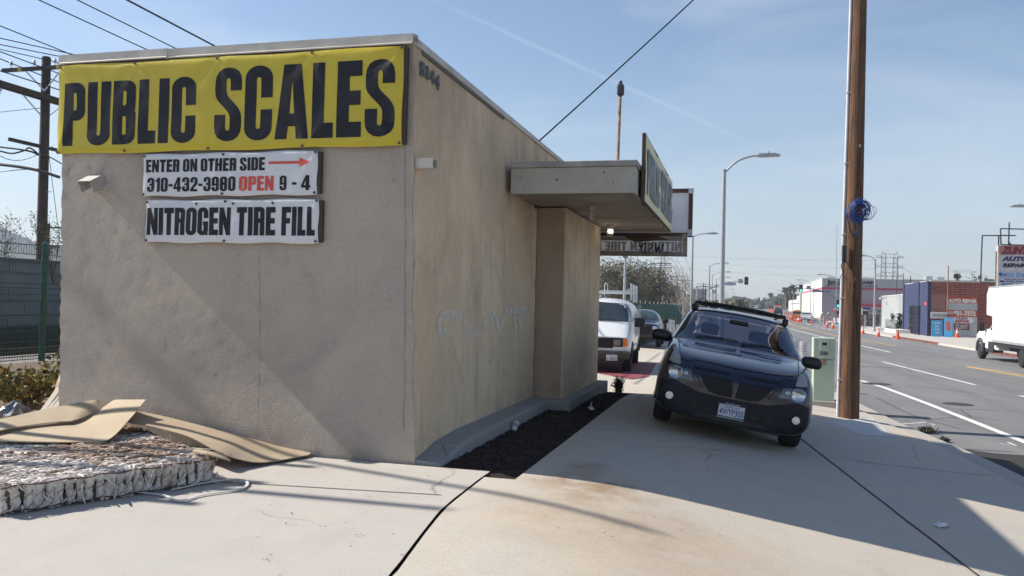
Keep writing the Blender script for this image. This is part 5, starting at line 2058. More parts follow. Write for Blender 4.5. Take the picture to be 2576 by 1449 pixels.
def bollard(label, px, py_top, x_w, d, zb):
    top = atD(px, py_top, d)
    t = thing('bollard', label, 'bollard', (top.x, top.y, zb), group='steel bollards')
    h = top.z - zb
    r_ = x_w / 2
    MB().lathe([(r_, -.2), (r_, h - .01), (r_ - .01, h), (0, h)], n=20).build('tube', M_STEEL, t, smooth=40)
    for k in range(3):
        for a in (-2.2, -1.75, -1.3, -.85):
            hl = Vector((math.cos(a), math.sin(a), 0))
            MB().box(hl * (r_ + .001) + Vector((0, 0, h - .12 - .07 * k)), (.014, .004, .02), rz=a + math.pi / 2).build('slot', mat('slot_dark', (.03, .03, .035), .7), t)
    return t


bollard('silver perforated bollard right beside the green cabinet', 2021.5, 860, .20, 23.5, -.72)
bollard('silver perforated bollard half hidden behind the dark car, next to another', 2001, 852, .19, 25.5, -.72)
bollard('far perforated bollard at the end of the clipped hedge, left of a pair', 1683, 804, .25, 52, -.60)
bollard('far perforated bollard at the hedge, right of a pair', 1692.5, 806, .25, 52.5, -.60)
for px, lb in ((1704, 'slim far bollard nearest the perforated pair by the hedge'), (1711, 'slim far bollard right of the slim one by the hedge')):
    top = atD(px, 816, 56)
    o = thing('bollard', lb, 'bollard', (top.x, top.y, -.6), group='slim bollards by the hedge')
    h = top.z + .6
    MB().lathe([(.09, -.1), (.09, h - .03), (.05, h), (0, h)], n=12).build('tube', M_STEEL, o, smooth=40)
# ------------------------------------------------------------------ vehicles
def paint(name, col, rough=.12, flake=.0):
    if name in MATS:
        return MATS[name]
    t = NT(name)
    d = t.noise(2.2, 6, .65)
    c = t.mix(t.rng(d, .45, .75, 0, .25), col, tuple(x * .8 + .012 for x in col))
    r = t.rng(t.noise(5, 5, .7), .35, .75, rough, rough + .18)
    MATS[name] = t.done(c, r, 0, None, .5, .6)
    return MATS[name]


M_NAVY = paint('navy_paint', (.010, .013, .030), .10)
M_CLAD = mat('navy_cladding', (.007, .008, .014), .40, var=.2, scale=5, spec=.3)
M_BLACKP = mat('black_plastic', (.012, .012, .013), .45)
M_TYRE = mat('tyre_rubber', (.018, .018, .019), .85, var=.25, scale=12, bump=.4, bscale=30)
M_RIM = mat('alloy', (.42, .43, .45), .35, .7)
M_GLASSD = mat('tinted_glass', (.006, .008, .020), .03, var=.0, spec=.9)
t = NT('clear_glass')
gls = t.n('ShaderNodeBsdfGlossy')
gls.inputs['Roughness'].default_value = .015
gls.inputs['Color'].default_value = (.85, .88, 1, 1)
trn = t.n('ShaderNodeBsdfTransparent')
trn.inputs['Color'].default_value = (.36, .38, .44, 1)
lw = t.n('ShaderNodeFresnel')
lw.inputs['IOR'].default_value = 1.5
mxs = t.n('ShaderNodeMixShader')
t.t.links.new(t.math('MULTIPLY', lw.outputs[0], 1.5, True), mxs.inputs[0])
t.t.links.new(trn.outputs[0], mxs.inputs[1])
t.t.links.new(gls.outputs[0], mxs.inputs[2])
t.t.links.new(mxs.outputs[0], t.out.inputs['Surface'])
M_CLEAR = t.m
M_LENS = mat('lamp_lens', (.20, .22, .24), .06, var=.1, spec=.8, coat=.5)
M_CHROME = mat('reflector', (.62, .64, .68), .12, .9, var=.1, scale=30)
M_AMBERD = mat('dull_lens', (.33, .315, .29), .12, coat=.6)
M_GRILL = mat('grille_black', (.006, .006, .007), .6, bump=1.0, bscale=70)
M_PLATE = mat('plate_white', (.62, .64, .70), .45)
M_PBLUE = mat('plate_blue', (.03, .05, .14), .5)


def wheel(parent, x, y, r_, w, side, rim=None, rimr=.6, z=None, n=26):
    """side: +1 outer face towards +x"""
    z = r_ if z is None else z
    wd = bpy.data.objects.new('wheel', None)
    COL.objects.link(wd)
    wd.parent = parent
    wd.location = (x, y, z)
    rr0 = r_ * rimr
    prof = [(rr0, -w / 2), (r_ * .93, -w / 2), (r_ * .985, -w * .40), (r_, -w * .25), (r_, w * .25), (r_ * .985, w * .40), (r_ * .93, w / 2), (rr0, w / 2)]
    MB().lathe(prof, axis='X', n=n).build('tyre', M_TYRE, wd, smooth=50)
    mb = MB()
    f = side * w / 2
    mb.lathe([(rr0, 0), (rr0 * .96, f * .92), (rr0 * .8, f * .75), (rr0 * .3, f * .55), (rr0 * .28, f * .85), (0, f * .9)][::(1 if side > 0 else 1)], axis='X', n=n)
    for k in range(6):
        a = k * math.pi / 3
        d = Vector((0, math.cos(a), math.sin(a)))
        mb.beam(d * rr0 * .25 + Vector((f * .8, 0, 0)), d * rr0 * .95 + Vector((f * .9, 0, 0)), rr0 * .22, .02, up=(1, 0, 0))
    mb.build('rim', rim or M_RIM, wd, smooth=40)
    return wd


# ---- dark crossover in the foreground; car space: x right in the photo, y rearwards, z up
UA = math.atan2(330, 1695)
UU, UV = (math.cos(UA), math.sin(UA)), (math.sin(UA), -math.cos(UA))
VPZ = (1137, -228)


def Z4(p, y=0.0):
    k = (9.92 + y) / 9.92
    qx, qy = VPZ[0] + (p[0] - VPZ[0]) * k - 1057, VPZ[1] + (p[1] - VPZ[1]) * k - 1140
    return ((qx * UU[0] + qy * UU[1]) / 1167 + y * .042, .42 + (qx * UV[0] + qy * UV[1]) / 1167)


fc = atD(1840.5, 1025.4, 9.92)
Mrot = (Matrix.Rotation(R(2.4), 3, 'Z') @ Matrix.Rotation(R(8.9), 3, 'Y') @ Matrix.Rotation(R(-1.0), 3, 'X'))
org = fc - Mrot @ Vector((0, 0, .42))
car = thing('crossover_car', 'dark navy crossover car with roof rack parked on the driveway facing the camera', 'car', org, rot=Mrot.to_euler())
ST = [
    (.00, [(0, .22), (.50, .22), (.74, .25), (.79, .42), (.75, .55), (.68, .66), (.50, .69), (.34, .70), (0, .71)]),
    (.05, [(0, .20), (.58, .20), (.86, .24), (.895, .42), (.86, .58), (.79, .76), (.60, .80), (.42, .805), (0, .815)]),
    (.16, [(0, .19), (.60, .19), (.90, .26), (.93, .46), (.91, .66), (.86, .87), (.66, .88), (.48, .88), (0, .885)]),
    (.34, [(0, .19), (.60, .19), (.89, .32), (.935, .50), (.925, .72), (.875, .965), (.70, .955), (.52, .94), (0, .945)]),
    (.70, [(0, .19), (.62, .19), (.90, .34), (.94, .56), (.93, .80), (.885, 1.03), (.74, 1.03), (.56, 1.01), (0, 1.018)]),
    (1.15, [(0, .19), (.62, .19), (.90, .34), (.94, .58), (.93, .83), (.89, 1.055), (.76, 1.07), (.58, 1.06), (0, 1.072)]),
    (1.32, [(0, .19), (.62, .19), (.90, .34), (.94, .58), (.93, .84), (.89, 1.06), (.83, 1.09), (.60, 1.10), (0, 1.115)]),
    (1.78, [(0, .19), (.62, .19), (.90, .30), (.94, .58), (.93, .86), (.89, 1.08), (.79, 1.27), (.62, 1.31), (0, 1.33)]),
    (2.26, [(0, .19), (.62, .19), (.90, .28), (.94, .58), (.93, .88), (.89, 1.10), (.73, 1.475), (.60, 1.525), (0, 1.545)]),
    (2.5, [(0, .19), (.62, .19), (.90, .28), (.94, .58), (.93, .89), (.89, 1.11), (.72, 1.52), (.60, 1.575), (0, 1.595)]),
    (3.0, [(0, .19), (.62, .19), (.90, .28), (.94, .58), (.93, .90), (.89, 1.12), (.71, 1.54), (.59, 1.595), (0, 1.615)]),
    (3.9, [(0, .19), (.62, .19), (.90, .32), (.935, .58), (.93, .92), (.88, 1.12), (.69, 1.48), (.57, 1.53), (0, 1.55)]),
    (4.35, [(0, .24), (.62, .24), (.88, .36), (.92, .58), (.91, .92), (.85, 1.10), (.68, 1.30), (.56, 1.34), (0, 1.37)]),
    (4.58, [(0, .30), (.60, .30), (.82, .38), (.88, .58), (.86, .90), (.80, 1.02), (.64, 1.09), (.50, 1.12), (0, 1.14)]),
]
me = loft(ST, 3)
bv = bvh_of(me)
bm = bmesh.new()
bm.from_mesh(me)
kill = []
for f in bm.faces:
    c_ = f.calc_center_median()
    hw = .80 - (c_.z - 1.105) * .33 - .035
    if 1.13 < c_.z < 1.50 and 1.2 < c_.y < 2.45 and abs(c_.x) < hw and f.normal.y < -.25:
        kill.append(f)
    elif 1.13 < c_.z < 1.48 and c_.y > 3.7 and abs(c_.x) < .60 and f.normal.y > .15:
        kill.append(f)
bmesh.ops.delete(bm, geom=kill, context='FACES')
bm.to_mesh(me)
bm.free()
body = body_obj('body', me, M_NAVY, car)


def fpatch(name, pts, m, y=0.0, off=.010, parent=None, mir=True, raw=False, step=.05):
    P = pts if raw else [Z4(p, y) for p in pts]
    o = None
    for q in ([P, mirror_x(P)] if mir else [P]):
        o = patch(q, bv, 'Y', -3, 1, off, step).build(name, m, parent or car)
        o.data.shade_smooth()
    return o


# bumper skin, a shade duller than the bonnet
bump = fpatch('bumper', [(-.83, .27), (-.62, .235), (-.3, .23), (.3, .23), (.62, .235), (.83, .27), (.875, .46), (.865, .60), (.72, .62), (.40, .525), (.0, .515), (-.40, .525), (-.72, .62), (-.865, .60), (-.875, .46)], M_CLAD, raw=True, mir=False, off=.006)
fpatch('lower_intake', [(-.42, .245), (.42, .245), (.36, .29), (-.36, .29)], M_BLACKP, raw=True, mir=False, off=.012)
for x in (-.43, -.27, .27, .43):
    fpatch('bumper_slot', [(x - .04, .335), (x + .04, .335), (x + .035, .36), (x - .035, .36)], M_BLACKP, raw=True, mir=False, off=.012, step=.03)
# twin grille openings
fpatch('grille', [(640, 688), (1078, 784), (1070, 960), (1058, 1000), (900, 975), (760, 925), (700, 840)], M_GRILL, off=.012)
fpatch('grille_frame', [(628, 676), (1088, 776), (1088, 790), (640, 694)], M_CLAD, off=.018)
fpatch('bonnet_slot', [(x, z - .055) for x, z in (Z4(p, .06) for p in ((576, 498), (1068, 598), (1062, 620), (600, 534)))], M_GRILL, off=.010, raw=True, step=.03)
# lamps
for sgn in (-1, 1):
    hl = [Z4(p, .12) for p in ((212, 556), (300, 556), (395, 580), (520, 616), (541, 764), (430, 732), (380, 722), (300, 724), (232, 696))]
    hl = [(x * -sgn if sgn > 0 else x, z) for x, z in hl]
    o = patch(hl, bv, 'Y', -3, 1, .014, .04).build('headlight', mat('headlamp_lens', (.10, .115, .13), .06, var=.3, scale=14, spec=.8, coat=.5), car)
    o.data.shade_smooth()
    cx, cz = Z4((308, 640), .12)
    cx = -abs(cx) if sgn < 0 else abs(cx)
    hit, nn, i_, dd = bv.ray_cast(Vector((cx, -3, cz)), Vector((0, 1, 0)))
    zax = Vector((nn.x * .5, -1, nn.z * .2)).normalized()
    Mq = zax.to_track_quat('Z', 'Y').to_matrix()
    MB().lathe([(.084, -.01), (.084, .004), (.077, .010), (.070, .004), (.052, -.004), (.02, -.012), (.016, .004), (0, .006)], hit + Vector((0, -.028, 0)), n=22, M=Mq).build('reflector', M_CHROME, o, smooth=40)
    cx2, cz2 = Z4((445, 660), .10)
    cx2 = -abs(cx2) if sgn < 0 else abs(cx2)
    hit, nn, i_, dd = bv.ray_cast(Vector((cx2, -3, cz2)), Vector((0, 1, 0)))
    MB().lathe([(.026, -.01), (.026, .003), (.02, .005), (.014, -.004), (0, .002)], hit + Vector((0, -.022, 0)), n=14, M=Mq).build('reflector', M_CHROME, o, smooth=40)
    tl = [Z4(p, .36) for p in ((228, 462), (262, 370), (300, 338), (345, 345), (380, 400), (386, 505), (375, 515), (300, 498))]
    tl = [(-abs(x) if sgn < 0 else abs(x), z) for x, z in tl]
    o = patch(tl, bv, 'Y', -3, 1, .012, .035).build('turn_signal', M_AMBERD, car)
    o.data.shade_smooth()
    fx, fz = sgn * .735, .42
    hit, nn, i_, dd = bv.ray_cast(Vector((fx, -3, fz)), Vector((0, 1, 0)))
    Mq = Vector((nn.x * .25, -1, 0)).normalized().to_track_quat('Z', 'Y').to_matrix()
    fo = MB().lathe([(.062, -.02), (.062, .004), (.054, .012), (.048, .002)], hit + Vector((0, -.016, 0)), n=20, M=Mq).build('fog_lamp', M_BLACKP, car, smooth=40)
    MB().lathe([(.047, 0), (.047, .004), (.040, -.004), (.02, -.012), (0, -.006)], hit + Vector((0, -.02, 0)), n=18, M=Mq).build('lens', mat('fog_lens', (.60, .62, .66), .15, .5, var=.4, scale=40), fo, smooth=40)
# seams
for pts, y, w in (([(330, 190), (372, 300), (395, 430), (540, 470)], .5, .010), ([(545, 480), (650, 850)], .12, .012)):
    for s in (-1, 1):
        C = catmull([Z4(p, y) for p in pts], 5)
        C = [(-abs(x) if s < 0 else abs(x), z) for x, z in C]
        V, F = ribbon(C, w)
        out = []
        for x, z in V:
            h, *_r = bv.ray_cast(Vector((x, -3, z)), Vector((0, 1, 0)))
            out.append((h or Vector((x, .5, z))) + Vector((0, -.006, .002)))
        MB().add(out, F).build('seam', M_BLACKP, car)
# bonnet edge shut line across the front
C = catmull([Z4(p, .14) for p in ((545, 470), (700, 500), (900, 545), (1100, 592), (1300, 628), (1500, 662), (1700, 694), (1890, 712))], 4)
V, F = ribbon(C, .012)
out = []
for x, z in V:
    h, *_r = bv.ray_cast(Vector((x, -3, z)), Vector((0, 1, 0)))
    out.append((h or Vector((x, .3, z))) + Vector((0, -.008, .002)))
MB().add(out, F).build('seam', M_BLACKP, car)
# windscreen and side glass
ws = [(-.80, 1.105), (-.45, 1.125), (0, 1.13), (.45, 1.125), (.80, 1.105), (.765, 1.25), (.675, 1.475), (.3, 1.515), (0, 1.52), (-.3, 1.515), (-.675, 1.475), (-.765, 1.25)]
o = patch(ws, bv, 'Y', -3, 1, .008, .06).build('windscreen', M_CLEAR, car)
# cabin seen through the glass
M_INT = mat('cabin_dark', (.022, .023, .028), .8, var=.2)
MB().prism([(1.25, .95), (1.25, 1.06), (1.62, 1.10), (1.78, 1.05), (1.80, .80), (1.3, .80)], 'X', -.72, .72).build('dashboard', M_INT, car, bev=.02)
MB().bb((-.74, 1.85, .30), (.74, 4.25, .42)).build('cabin_floor', M_INT, car)
for s in (-1, 1):
    for y in (2.35, 3.2):
        st = MB().prism([(y, .55), (y + .12, .52), (y + .30, 1.12), (y + .24, 1.18), (y + .16, 1.16)], 'X', s * .37 - .24, s * .37 + .24).bb((s * .37 - .25, y - .45, .45), (s * .37 + .25, y + .1, .60)).build('seat', M_INT, car, bev=.04)
        MB().bb((s * .37 - .13, y + .20, 1.19), (s * .37 + .13, y + .29, 1.36)).build('headrest', M_INT, st, bev=.04)
MB().tube([(.37 + .18 * math.cos(a), 1.86 + .05 * math.sin(a), 1.03 + .17 * math.sin(a)) for a in [i * math.pi / 10 for i in range(21)]], .016, 6).build('steering_wheel', M_BLACKP, car)
MB().bb((-.13, 2.0, 1.40), (.13, 2.04, 1.465)).build('cabin_mirror', M_BLACKP, car, bev=.015)
rw = [(-.58, 1.13), (.58, 1.13), (.54, 1.46), (-.54, 1.46)]
ro_ = patch(rw, bv, 'Y', 8, -1, .004, .1).build('rear_window', M_CLEAR, car)
o.data.shade_smooth()
for s in (-1, 1):
    for (y0, y1, y2, y3) in ((1.95, 2.75, 2.75, 2.35), (2.82, 3.75, 3.65, 2.82)):
        P = [(y0, 1.12), (y1, 1.14), (y2, 1.44), (y3, 1.43)]
        o = patch(P, bv, 'X', 3 * s, -s, .008, .1).build('side_window', M_GLASSD, car)
        o.data.shade_smooth()
# wipers
for x0, x1 in ((-.55, .0), (.05, .60)):
    pts = []
    for i in range(7):
        x = x0 + (x1 - x0) * i / 6
        z = 1.145 + .035 * math.sin(i / 6 * 2.2)
        h, *_r = bv.ray_cast(Vector((x, -3, z)), Vector((0, 1, 0)))
        pts.append(h + Vector((0, -.02, .01)))
    MB().tube(pts, .008, 5).build('wiper', M_BLACKP, car)
# mirrors
for s in (-1, 1):
    m_ = loft([(-.075, [(0, .95 + .11), (.05, 1.06), (.08, 1.065), (.085, 1.085), (.07, 1.11), (0, 1.115)]), (-.05, [(0, 1.005), (.09, 1.005), (.13, 1.03), (.135, 1.085), (.11, 1.145), (0, 1.155)]), (.02, [(0, .995), (.10, .995), (.14, 1.02), (.145, 1.085), (.12, 1.155), (0, 1.165)]), (.06, [(0, 1.0), (.09, 1.0), (.13, 1.03), (.135, 1.085), (.11, 1.15), (0, 1.155)])], 2)
    o = body_obj('door_mirror', m_, M_BLACKP, car)
    o.location = (s * 1.005 - .01, 1.58, .0)
    MB().beam((s * -.10, .0, 1.035), (s * -.20, .02, 1.03), .06, .05).build('mirror_arm', M_BLACKP, o, bev=.01)
# roof rack
for s in (-1, 1):
    pts = catmull([(s * .635, 2.42, 1.53), (s * .64, 2.50, 1.615), (s * .635, 2.75, 1.64), (s * .63, 3.4, 1.64), (s * .62, 3.75, 1.61), (s * .62, 3.85, 1.52)], 5)
    MB().tube(pts, .024, 8).build('roof_rail', M_BLACKP, car, smooth=60)
    MB().box((s * .655, 2.50, 1.56), (.075, .17, .10)).build('rail_foot', M_BLACKP, car, bev=.02)
for y in (2.50, 3.5):
    MB().tube([(-.655, y, 1.635), (-.3, y, 1.66), (.3, y, 1.66), (.655, y, 1.635)], .019, 8).build('cross_bar', M_BLACKP, car, smooth=60)
MB().bb((-.61, 2.46, 1.60), (.61, 2.50, 1.618)).build('wind_deflector', M_BLACKP, car, bev=.006)
# licence plate in a dealer frame
hit, nn, i_, dd = bv.ray_cast(Vector((0, -3, .375)), Vector((0, 1, 0)))
py_ = hit.y - .018
pl_ = thing('licence_plate', None, None)
pl_.parent = car
pl_.location = (.003, py_, .377)
MB().bb((-.168, -.004, -.100), (.168, .012, .098)).build('plate_frame', M_BLACKP, pl_, bev=.004)
MB().bb((-.150, -.008, -.066), (.150, -.0045, .068)).build('plate', M_PLATE, pl_)
U, V_ = (1, 0, 0), (0, 0, 1)
letters('plate_number', plain('4WYP303', .012), (-.138, -.0085, -.055), U, V_, .276, .078, M_PBLUE, pl_, .001)
letters('plate_state', plain('California', .0, .25), (-.085, -.0085, .032), U, V_, .17, .030, M_PBLUE, pl_, .001)
letters('frame_text', plain('THOUSAND OAKS', .015), (-.085, -.0045, .073), U, V_, .17, .016, M_PLATE, pl_, .002)
letters('frame_text', plain('www.SHAVERAUTO.com', .015), (-.155, -.0045, -.092), U, V_, .31, .018, M_PLATE, pl_, .002)
for s in (-1, 1):
    wheel(car, s * .80, .95, .345, .225, s)
    wheel(car, s * .80, 3.68, .345, .225, s)
    for y in (.95, 3.68):
        pts = [(s * .915, y + .40 * math.cos(a), .36 + .40 * math.sin(a)) for a in [math.pi * (i / 12 * 1.1 - .05) for i in range(13)]]
        MB().tube(pts, .026, 6).build('wheel_arch', M_CLAD, car, smooth=60)
MB().bb((-.62, .35, .16), (.62, 4.2, .24)).build('underbody', M_BLACKP, car)

# ---- white work van behind the building
M_VANW = paint('van_white', (.70, .71, .72), .25)
vn = thing('white_van', 'white work van with ladder rack standing on the red pad behind the building', 'van', (-3.86, 22.95, -.43), rz=R(3.6))
VS = [
    (.00, [(0, .66), (.70, .66), (.90, .68), (.95, .78), (.95, .92), (.92, .99), (.6, 1.01), (0, 1.015)]),
    (.06, [(0, .50), (.75, .50), (.94, .55), (.985, .75), (.98, .93), (.94, 1.03), (.6, 1.06), (0, 1.065)]),
    (.30, [(0, .42), (.78, .42), (.97, .50), (1.0, .75), (.99, .98), (.95, 1.12), (.6, 1.17), (0, 1.18)]),
    (.72, [(0, .42), (.78, .42), (.98, .48), (1.005, .75), (1.0, 1.05), (.975, 1.26), (.7, 1.32), (0, 1.34)]),
    (.80, [(0, .42), (.78, .42), (.98, .48), (1.005, .75), (1.0, 1.08), (.975, 1.31), (.85, 1.40), (0, 1.43)]),
    (1.30, [(0, .42), (.78, .42), (.98, .46), (1.005, .75), (1.0, 1.15), (.975, 1.42), (.86, 1.96), (0, 2.01)]),
    (1.55, [(0, .42), (.78, .42), (.98, .46), (1.005, .75), (1.0, 1.15), (.98, 1.45), (.88, 2.04), (0, 2.10)]),
    (3.2, [(0, .42), (.78, .42), (.98, .46), (1.005, .75), (1.0, 1.15), (.98, 1.45), (.89, 2.06), (0, 2.13)]),
    (5.1, [(0, .42), (.78, .42), (.98, .46), (1.005, .75), (1.0, 1.15), (.98, 1.45), (.89, 2.05), (0, 2.12)]),
    (5.35, [(0, .46), (.76, .46), (.95, .50), (.98, .75), (.97, 1.15), (.95, 1.45), (.86, 2.0), (0, 2.05)]),
]
me = loft(VS, 2)
vb = bvh_of(me)
body_obj('body', me, M_VANW, vn)


def vp(name, P, m, bv_=vb, root=vn, mir=False, off=.012, axis='Y', start=-3, sgn=1, step=.07):
    for q_ in ([P, mirror_x(P)] if mir else [P]):
        o_ = patch(q_, bv_, axis, start, sgn, off, step).build(name, m, root)
        o_.data.shade_smooth()
    return o_


M_GLASSV = mat('van_glass', (.035, .05, .055), .06, var=.5, scale=1.2, spec=.8)
vp('windscreen', [(-.88, 1.42), (0, 1.45), (.88, 1.42), (.86, 1.62), (.78, 1.93), (0, 1.97), (-.78, 1.93), (-.86, 1.62)], M_GLASSV)
vp('grille', [(-.52, .70), (.52, .70), (.60, .96), (.60, .985), (-.60, .985), (-.60, .96)], M_GRILL)
for z in (.77, .84, .91):
    vp('grille_bar', [(-.5, z - .012), (.5, z - .012), (.5, z + .012), (-.5, z + .012)], M_BLACKP, off=.03, step=.1)
for s in (-1, 1):
    mx_ = (lambda P: P) if s > 0 else mirror_x
    vp('lamp_bezel', mx_([(.50, .74), (.80, .74), (.80, .985), (.54, .985)]), M_BLACKP, off=.016)
    hl = vp('headlight', mx_([(.545, .78), (.735, .78), (.735, .93), (.545, .93)]), M_LENS, off=.026, step=.04)
    vp('turn_signal', mx_([(.80, .745), (.925, .76), (.925, .97), (.80, .985)]), mat('amber_lens', (.75, .22, .02), .2, coat=.5), off=.02, step=.04)
    # side glass, mirrors
    vp('side_window', [(1.06, 1.42), (1.85, 1.38), (1.85, 1.90), (1.42, 1.92)], M_GLASSV, axis='X', start=3 * s, sgn=-s)
    o = MB().bb((-.15, -.06, -.13), (.15, .06, .14)).build('door_mirror', M_BLACKP, vn, bev=.03)
    o.location = (s * 1.19, 1.10, 1.40)
    wheel(vn, s * .86, .95, .375, .25, s, mat('steel_wheel', (.25, .25, .26), .5, .5), .55)
    wheel(vn, s * .86, 4.45, .375, .25, s, mat('steel_wheel', (.25, .25, .26), .5, .5), .55)
    for y in (.95, 4.45):
        pts = [(s * 1.0, y + .45 * math.cos(a), .40 + .45 * math.sin(a)) for a in [math.pi * i / 12 for i in range(13)]]
        MB().tube(pts, .022, 6).build('wheel_arch', M_BLACKP, vn, smooth=60)
    vp('door_seam', [(1.93, .60), (1.945, .60), (1.945, 1.95), (1.93, 1.95)], M_BLACKP, axis='X', start=3 * s, sgn=-s, off=.005, step=.3)
MB().bb((-.98, -.10, .40), (.98, .12, .63)).build('bumper', mat('dull_bumper', (.035, .033, .032), .5, var=.3), vn, bev=.05)
MB().bb((-.8, .1, .30), (.8, 5.0, .45)).build('underbody', M_BLACKP, vn)
MB().bb((.36, -.118, .37), (.665, -.106, .525)).build('plate', M_PLATE, vn)
letters('plate_number', plain('61386X1', .012), (.375, -.1185, .385), U, V_, .275, .08, M_PBLUE, vn, .002)
letters('plate_state', plain('California', .0, .2), (.43, -.1185, .482), U, V_, .165, .028, M_PBLUE, vn, .002)
for x0, x1 in ((-.6, -.1), (.05, .7)):
    MB().tube([(x0, .80, 1.44), ((x0 + x1) / 2, .80, 1.475), (x1, .79, 1.43)], .012, 5).build('wiper', M_BLACKP, vn)
# faded side lettering
M_GHOST = mat('ghost_grey', (.36, .37, .39), .5)
letters('lettering', plain('LINE', .03), (1.018, 3.0, 1.50), (0, 1, 0), V_, 1.9, .40, M_GHOST, vn, .0)
letters('lettering', plain('PRIME', .03), (1.018, 2.1, .95), (0, 1, 0), V_, 2.2, .26, M_GHOST, vn, .0)
# ladder rack
M_RACKW = mat('rack_white', (.66, .67, .68), .4)
for y in (1.75, 3.1, 4.5):
    o = MB().bb((-.9, -.03, .20), (.9, .03, .26)).bb((.86, -.028, -.02), (.92, .028, .47)).bb((-.92, -.028, -.02), (-.86, .028, .47)).build('rack_bar', M_RACKW, vn, bev=.008)
    o.location = (0, y, 2.05)
for s in (-1, 1):
    MB().bb((s * .83 - .03, 1.45, 2.31), (s * .83 + .03, 4.8, 2.36)).build('rack_rail', M_RACKW, vn, bev=.008)
MB().tube(catmull([(.1, 1.8, 2.28), (.1, 1.8, 2.48), (.14, 1.8, 2.53), (.18, 1.8, 2.48), (.18, 1.8, 2.28)], 4), .014, 6).build('rack_hook', M_RACKW, vn)

# ---- dark pickup behind the van
M_PKB = paint('pickup_blue', (.012, .016, .026), .12)
fr = atD(1662, 830, 37.8)
pk = thing('pickup_truck', 'dark pickup truck facing the camera, parked behind the white van', 'pickup', (fr.x - .95, fr.y, -.45), rz=R(3))
PS = [
    (.00, [(0, .52), (.60, .52), (.80, .55), (.86, .68), (.86, .85), (.80, .98), (.5, 1.03), (0, 1.04)]),
    (.10, [(0, .36), (.66, .36), (.88, .42), (.93, .68), (.92, .88), (.87, 1.03), (.5, 1.10), (0, 1.11)]),
    (.5, [(0, .34), (.7, .34), (.92, .42), (.945, .70), (.94, .92), (.88, 1.08), (.5, 1.16), (0, 1.17)]),
    (1.3, [(0, .34), (.7, .34), (.92, .42), (.945, .70), (.94, .95), (.90, 1.12), (.7, 1.19), (0, 1.21)]),
    (1.5, [(0, .34), (.7, .34), (.92, .42), (.945, .70), (.94, .95), (.90, 1.14), (.76, 1.26), (0, 1.29)]),
    (2.2, [(0, .34), (.7, .34), (.92, .42), (.945, .70), (.94, .97), (.89, 1.16), (.68, 1.70), (0, 1.76)]),
    (3.4, [(0, .34), (.7, .34), (.92, .42), (.945, .70), (.94, .97), (.89, 1.16), (.68, 1.73), (0, 1.79)]),
    (3.8, [(0, .34), (.7, .34), (.92, .42), (.945, .70), (.94, .97), (.90, 1.10), (.8, 1.13), (0, 1.13)]),
    (5.3, [(0, .40), (.7, .40), (.90, .46), (.93, .70), (.93, .97), (.90, 1.10), (.8, 1.13), (0, 1.13)]),
]
me = loft(PS, 2)
pb_ = bvh_of(me)
body_obj('body', me, M_PKB, pk)
kw = dict(bv_=pb_, root=pk)
vp('windscreen', [(-.74, 1.28), (0, 1.31), (.74, 1.28), (.63, 1.66), (0, 1.71), (-.63, 1.66)], M_GLASSV, **kw)
vp('grille', [(-.46, .60), (.46, .60), (.56, .98), (-.56, .98)], M_GRILL, **kw)
vp('grille_badge_bar', [(-.5, .78), (.5, .78), (.5, .83), (-.5, .83)], M_BLACKP, off=.03, **kw)
vp('lower_bumper', [(-.82, .40), (.82, .40), (.86, .56), (-.86, .56)], M_BLACKP, **kw)
for s in (-1, 1):
    mx_ = (lambda P: P) if s > 0 else mirror_x
    hl = vp('headlight', mx_([(.56, .83), (.84, .87), (.86, .99), (.60, 1.0)]), M_CHROME, off=.016, **kw)
    vp('fog_lamp', mx_([(.60, .58), (.70, .50), (.82, .54), (.84, .66), (.66, .66)]), M_LENS, off=.016, **kw)
    vp('side_window', [(1.95, 1.22), (3.3, 1.22), (3.25, 1.62), (2.3, 1.62)], M_GLASSV, axis='X', start=3 * s, sgn=-s, **kw)
    o = MB().bb((-.13, -.06, -.09), (.13, .06, .10)).build('door_mirror', M_BLACKP, pk, bev=.03)
    o.location = (s * 1.10, 1.85, 1.20)
    wheel(pk, s * .82, .95, .385, .25, s)
    wheel(pk, s * .82, 4.2, .385, .25, s)

# ---- white box truck in the far lane
M_BOXW = mat('box_white', (.74, .745, .75), .4, var=.04, scale=1.5)
TX, TZ = 11.75, ROADZ
Yf = lambda px: atX(px, 800, TX).y
tr_ = thing('box_truck', 'white box truck driving away in the far lane at the right edge', 'truck', (TX, 0, TZ))
TW = 2.35
yb0, yatt, ylow = Yf(2576) - 3.2, Yf(2480), Yf(2494.5)
bx = MB().prism([(yb0, .96), (ylow, .96), (ylow, 2.16), (yatt, 2.24), (yatt, 3.28), (yatt - .35, 3.62), (yb0, 3.62)], 'X', .02, TW).build('cargo_box', M_BOXW, tr_, bev=.05, segs=3)
MB().bb((-.004, yb0, .955), (.03, ylow - .05, 1.07)).bb((.0, yb0 + .0, 3.56), (.03, yatt - .4, 3.63)).build('trim_rail', M_GALV, bx)
cabp = [(Yf(2446), .55), (Yf(2446), 1.18), (Yf(2452), 1.42), (Yf(2478), 1.58), (Yf(2489), 1.98), (Yf(2495), 2.08), (ylow - .35, 2.09), (ylow - .35, .55)]
cabn = MB().prism(cabp, 'X', .20, TW - .2).build('cab', M_BOXW, tr_, bev=.07, segs=3)
MB().prism([(Yf(2481), 1.52), (Yf(2490), 1.94), (Yf(2499), 1.96), (Yf(2499), 1.48)], 'X', .185, .197).build('side_window', M_GLASSD, cabn)
V4 = [(Yf(2479.2), 1.60), (Yf(2488.6), 1.94)]
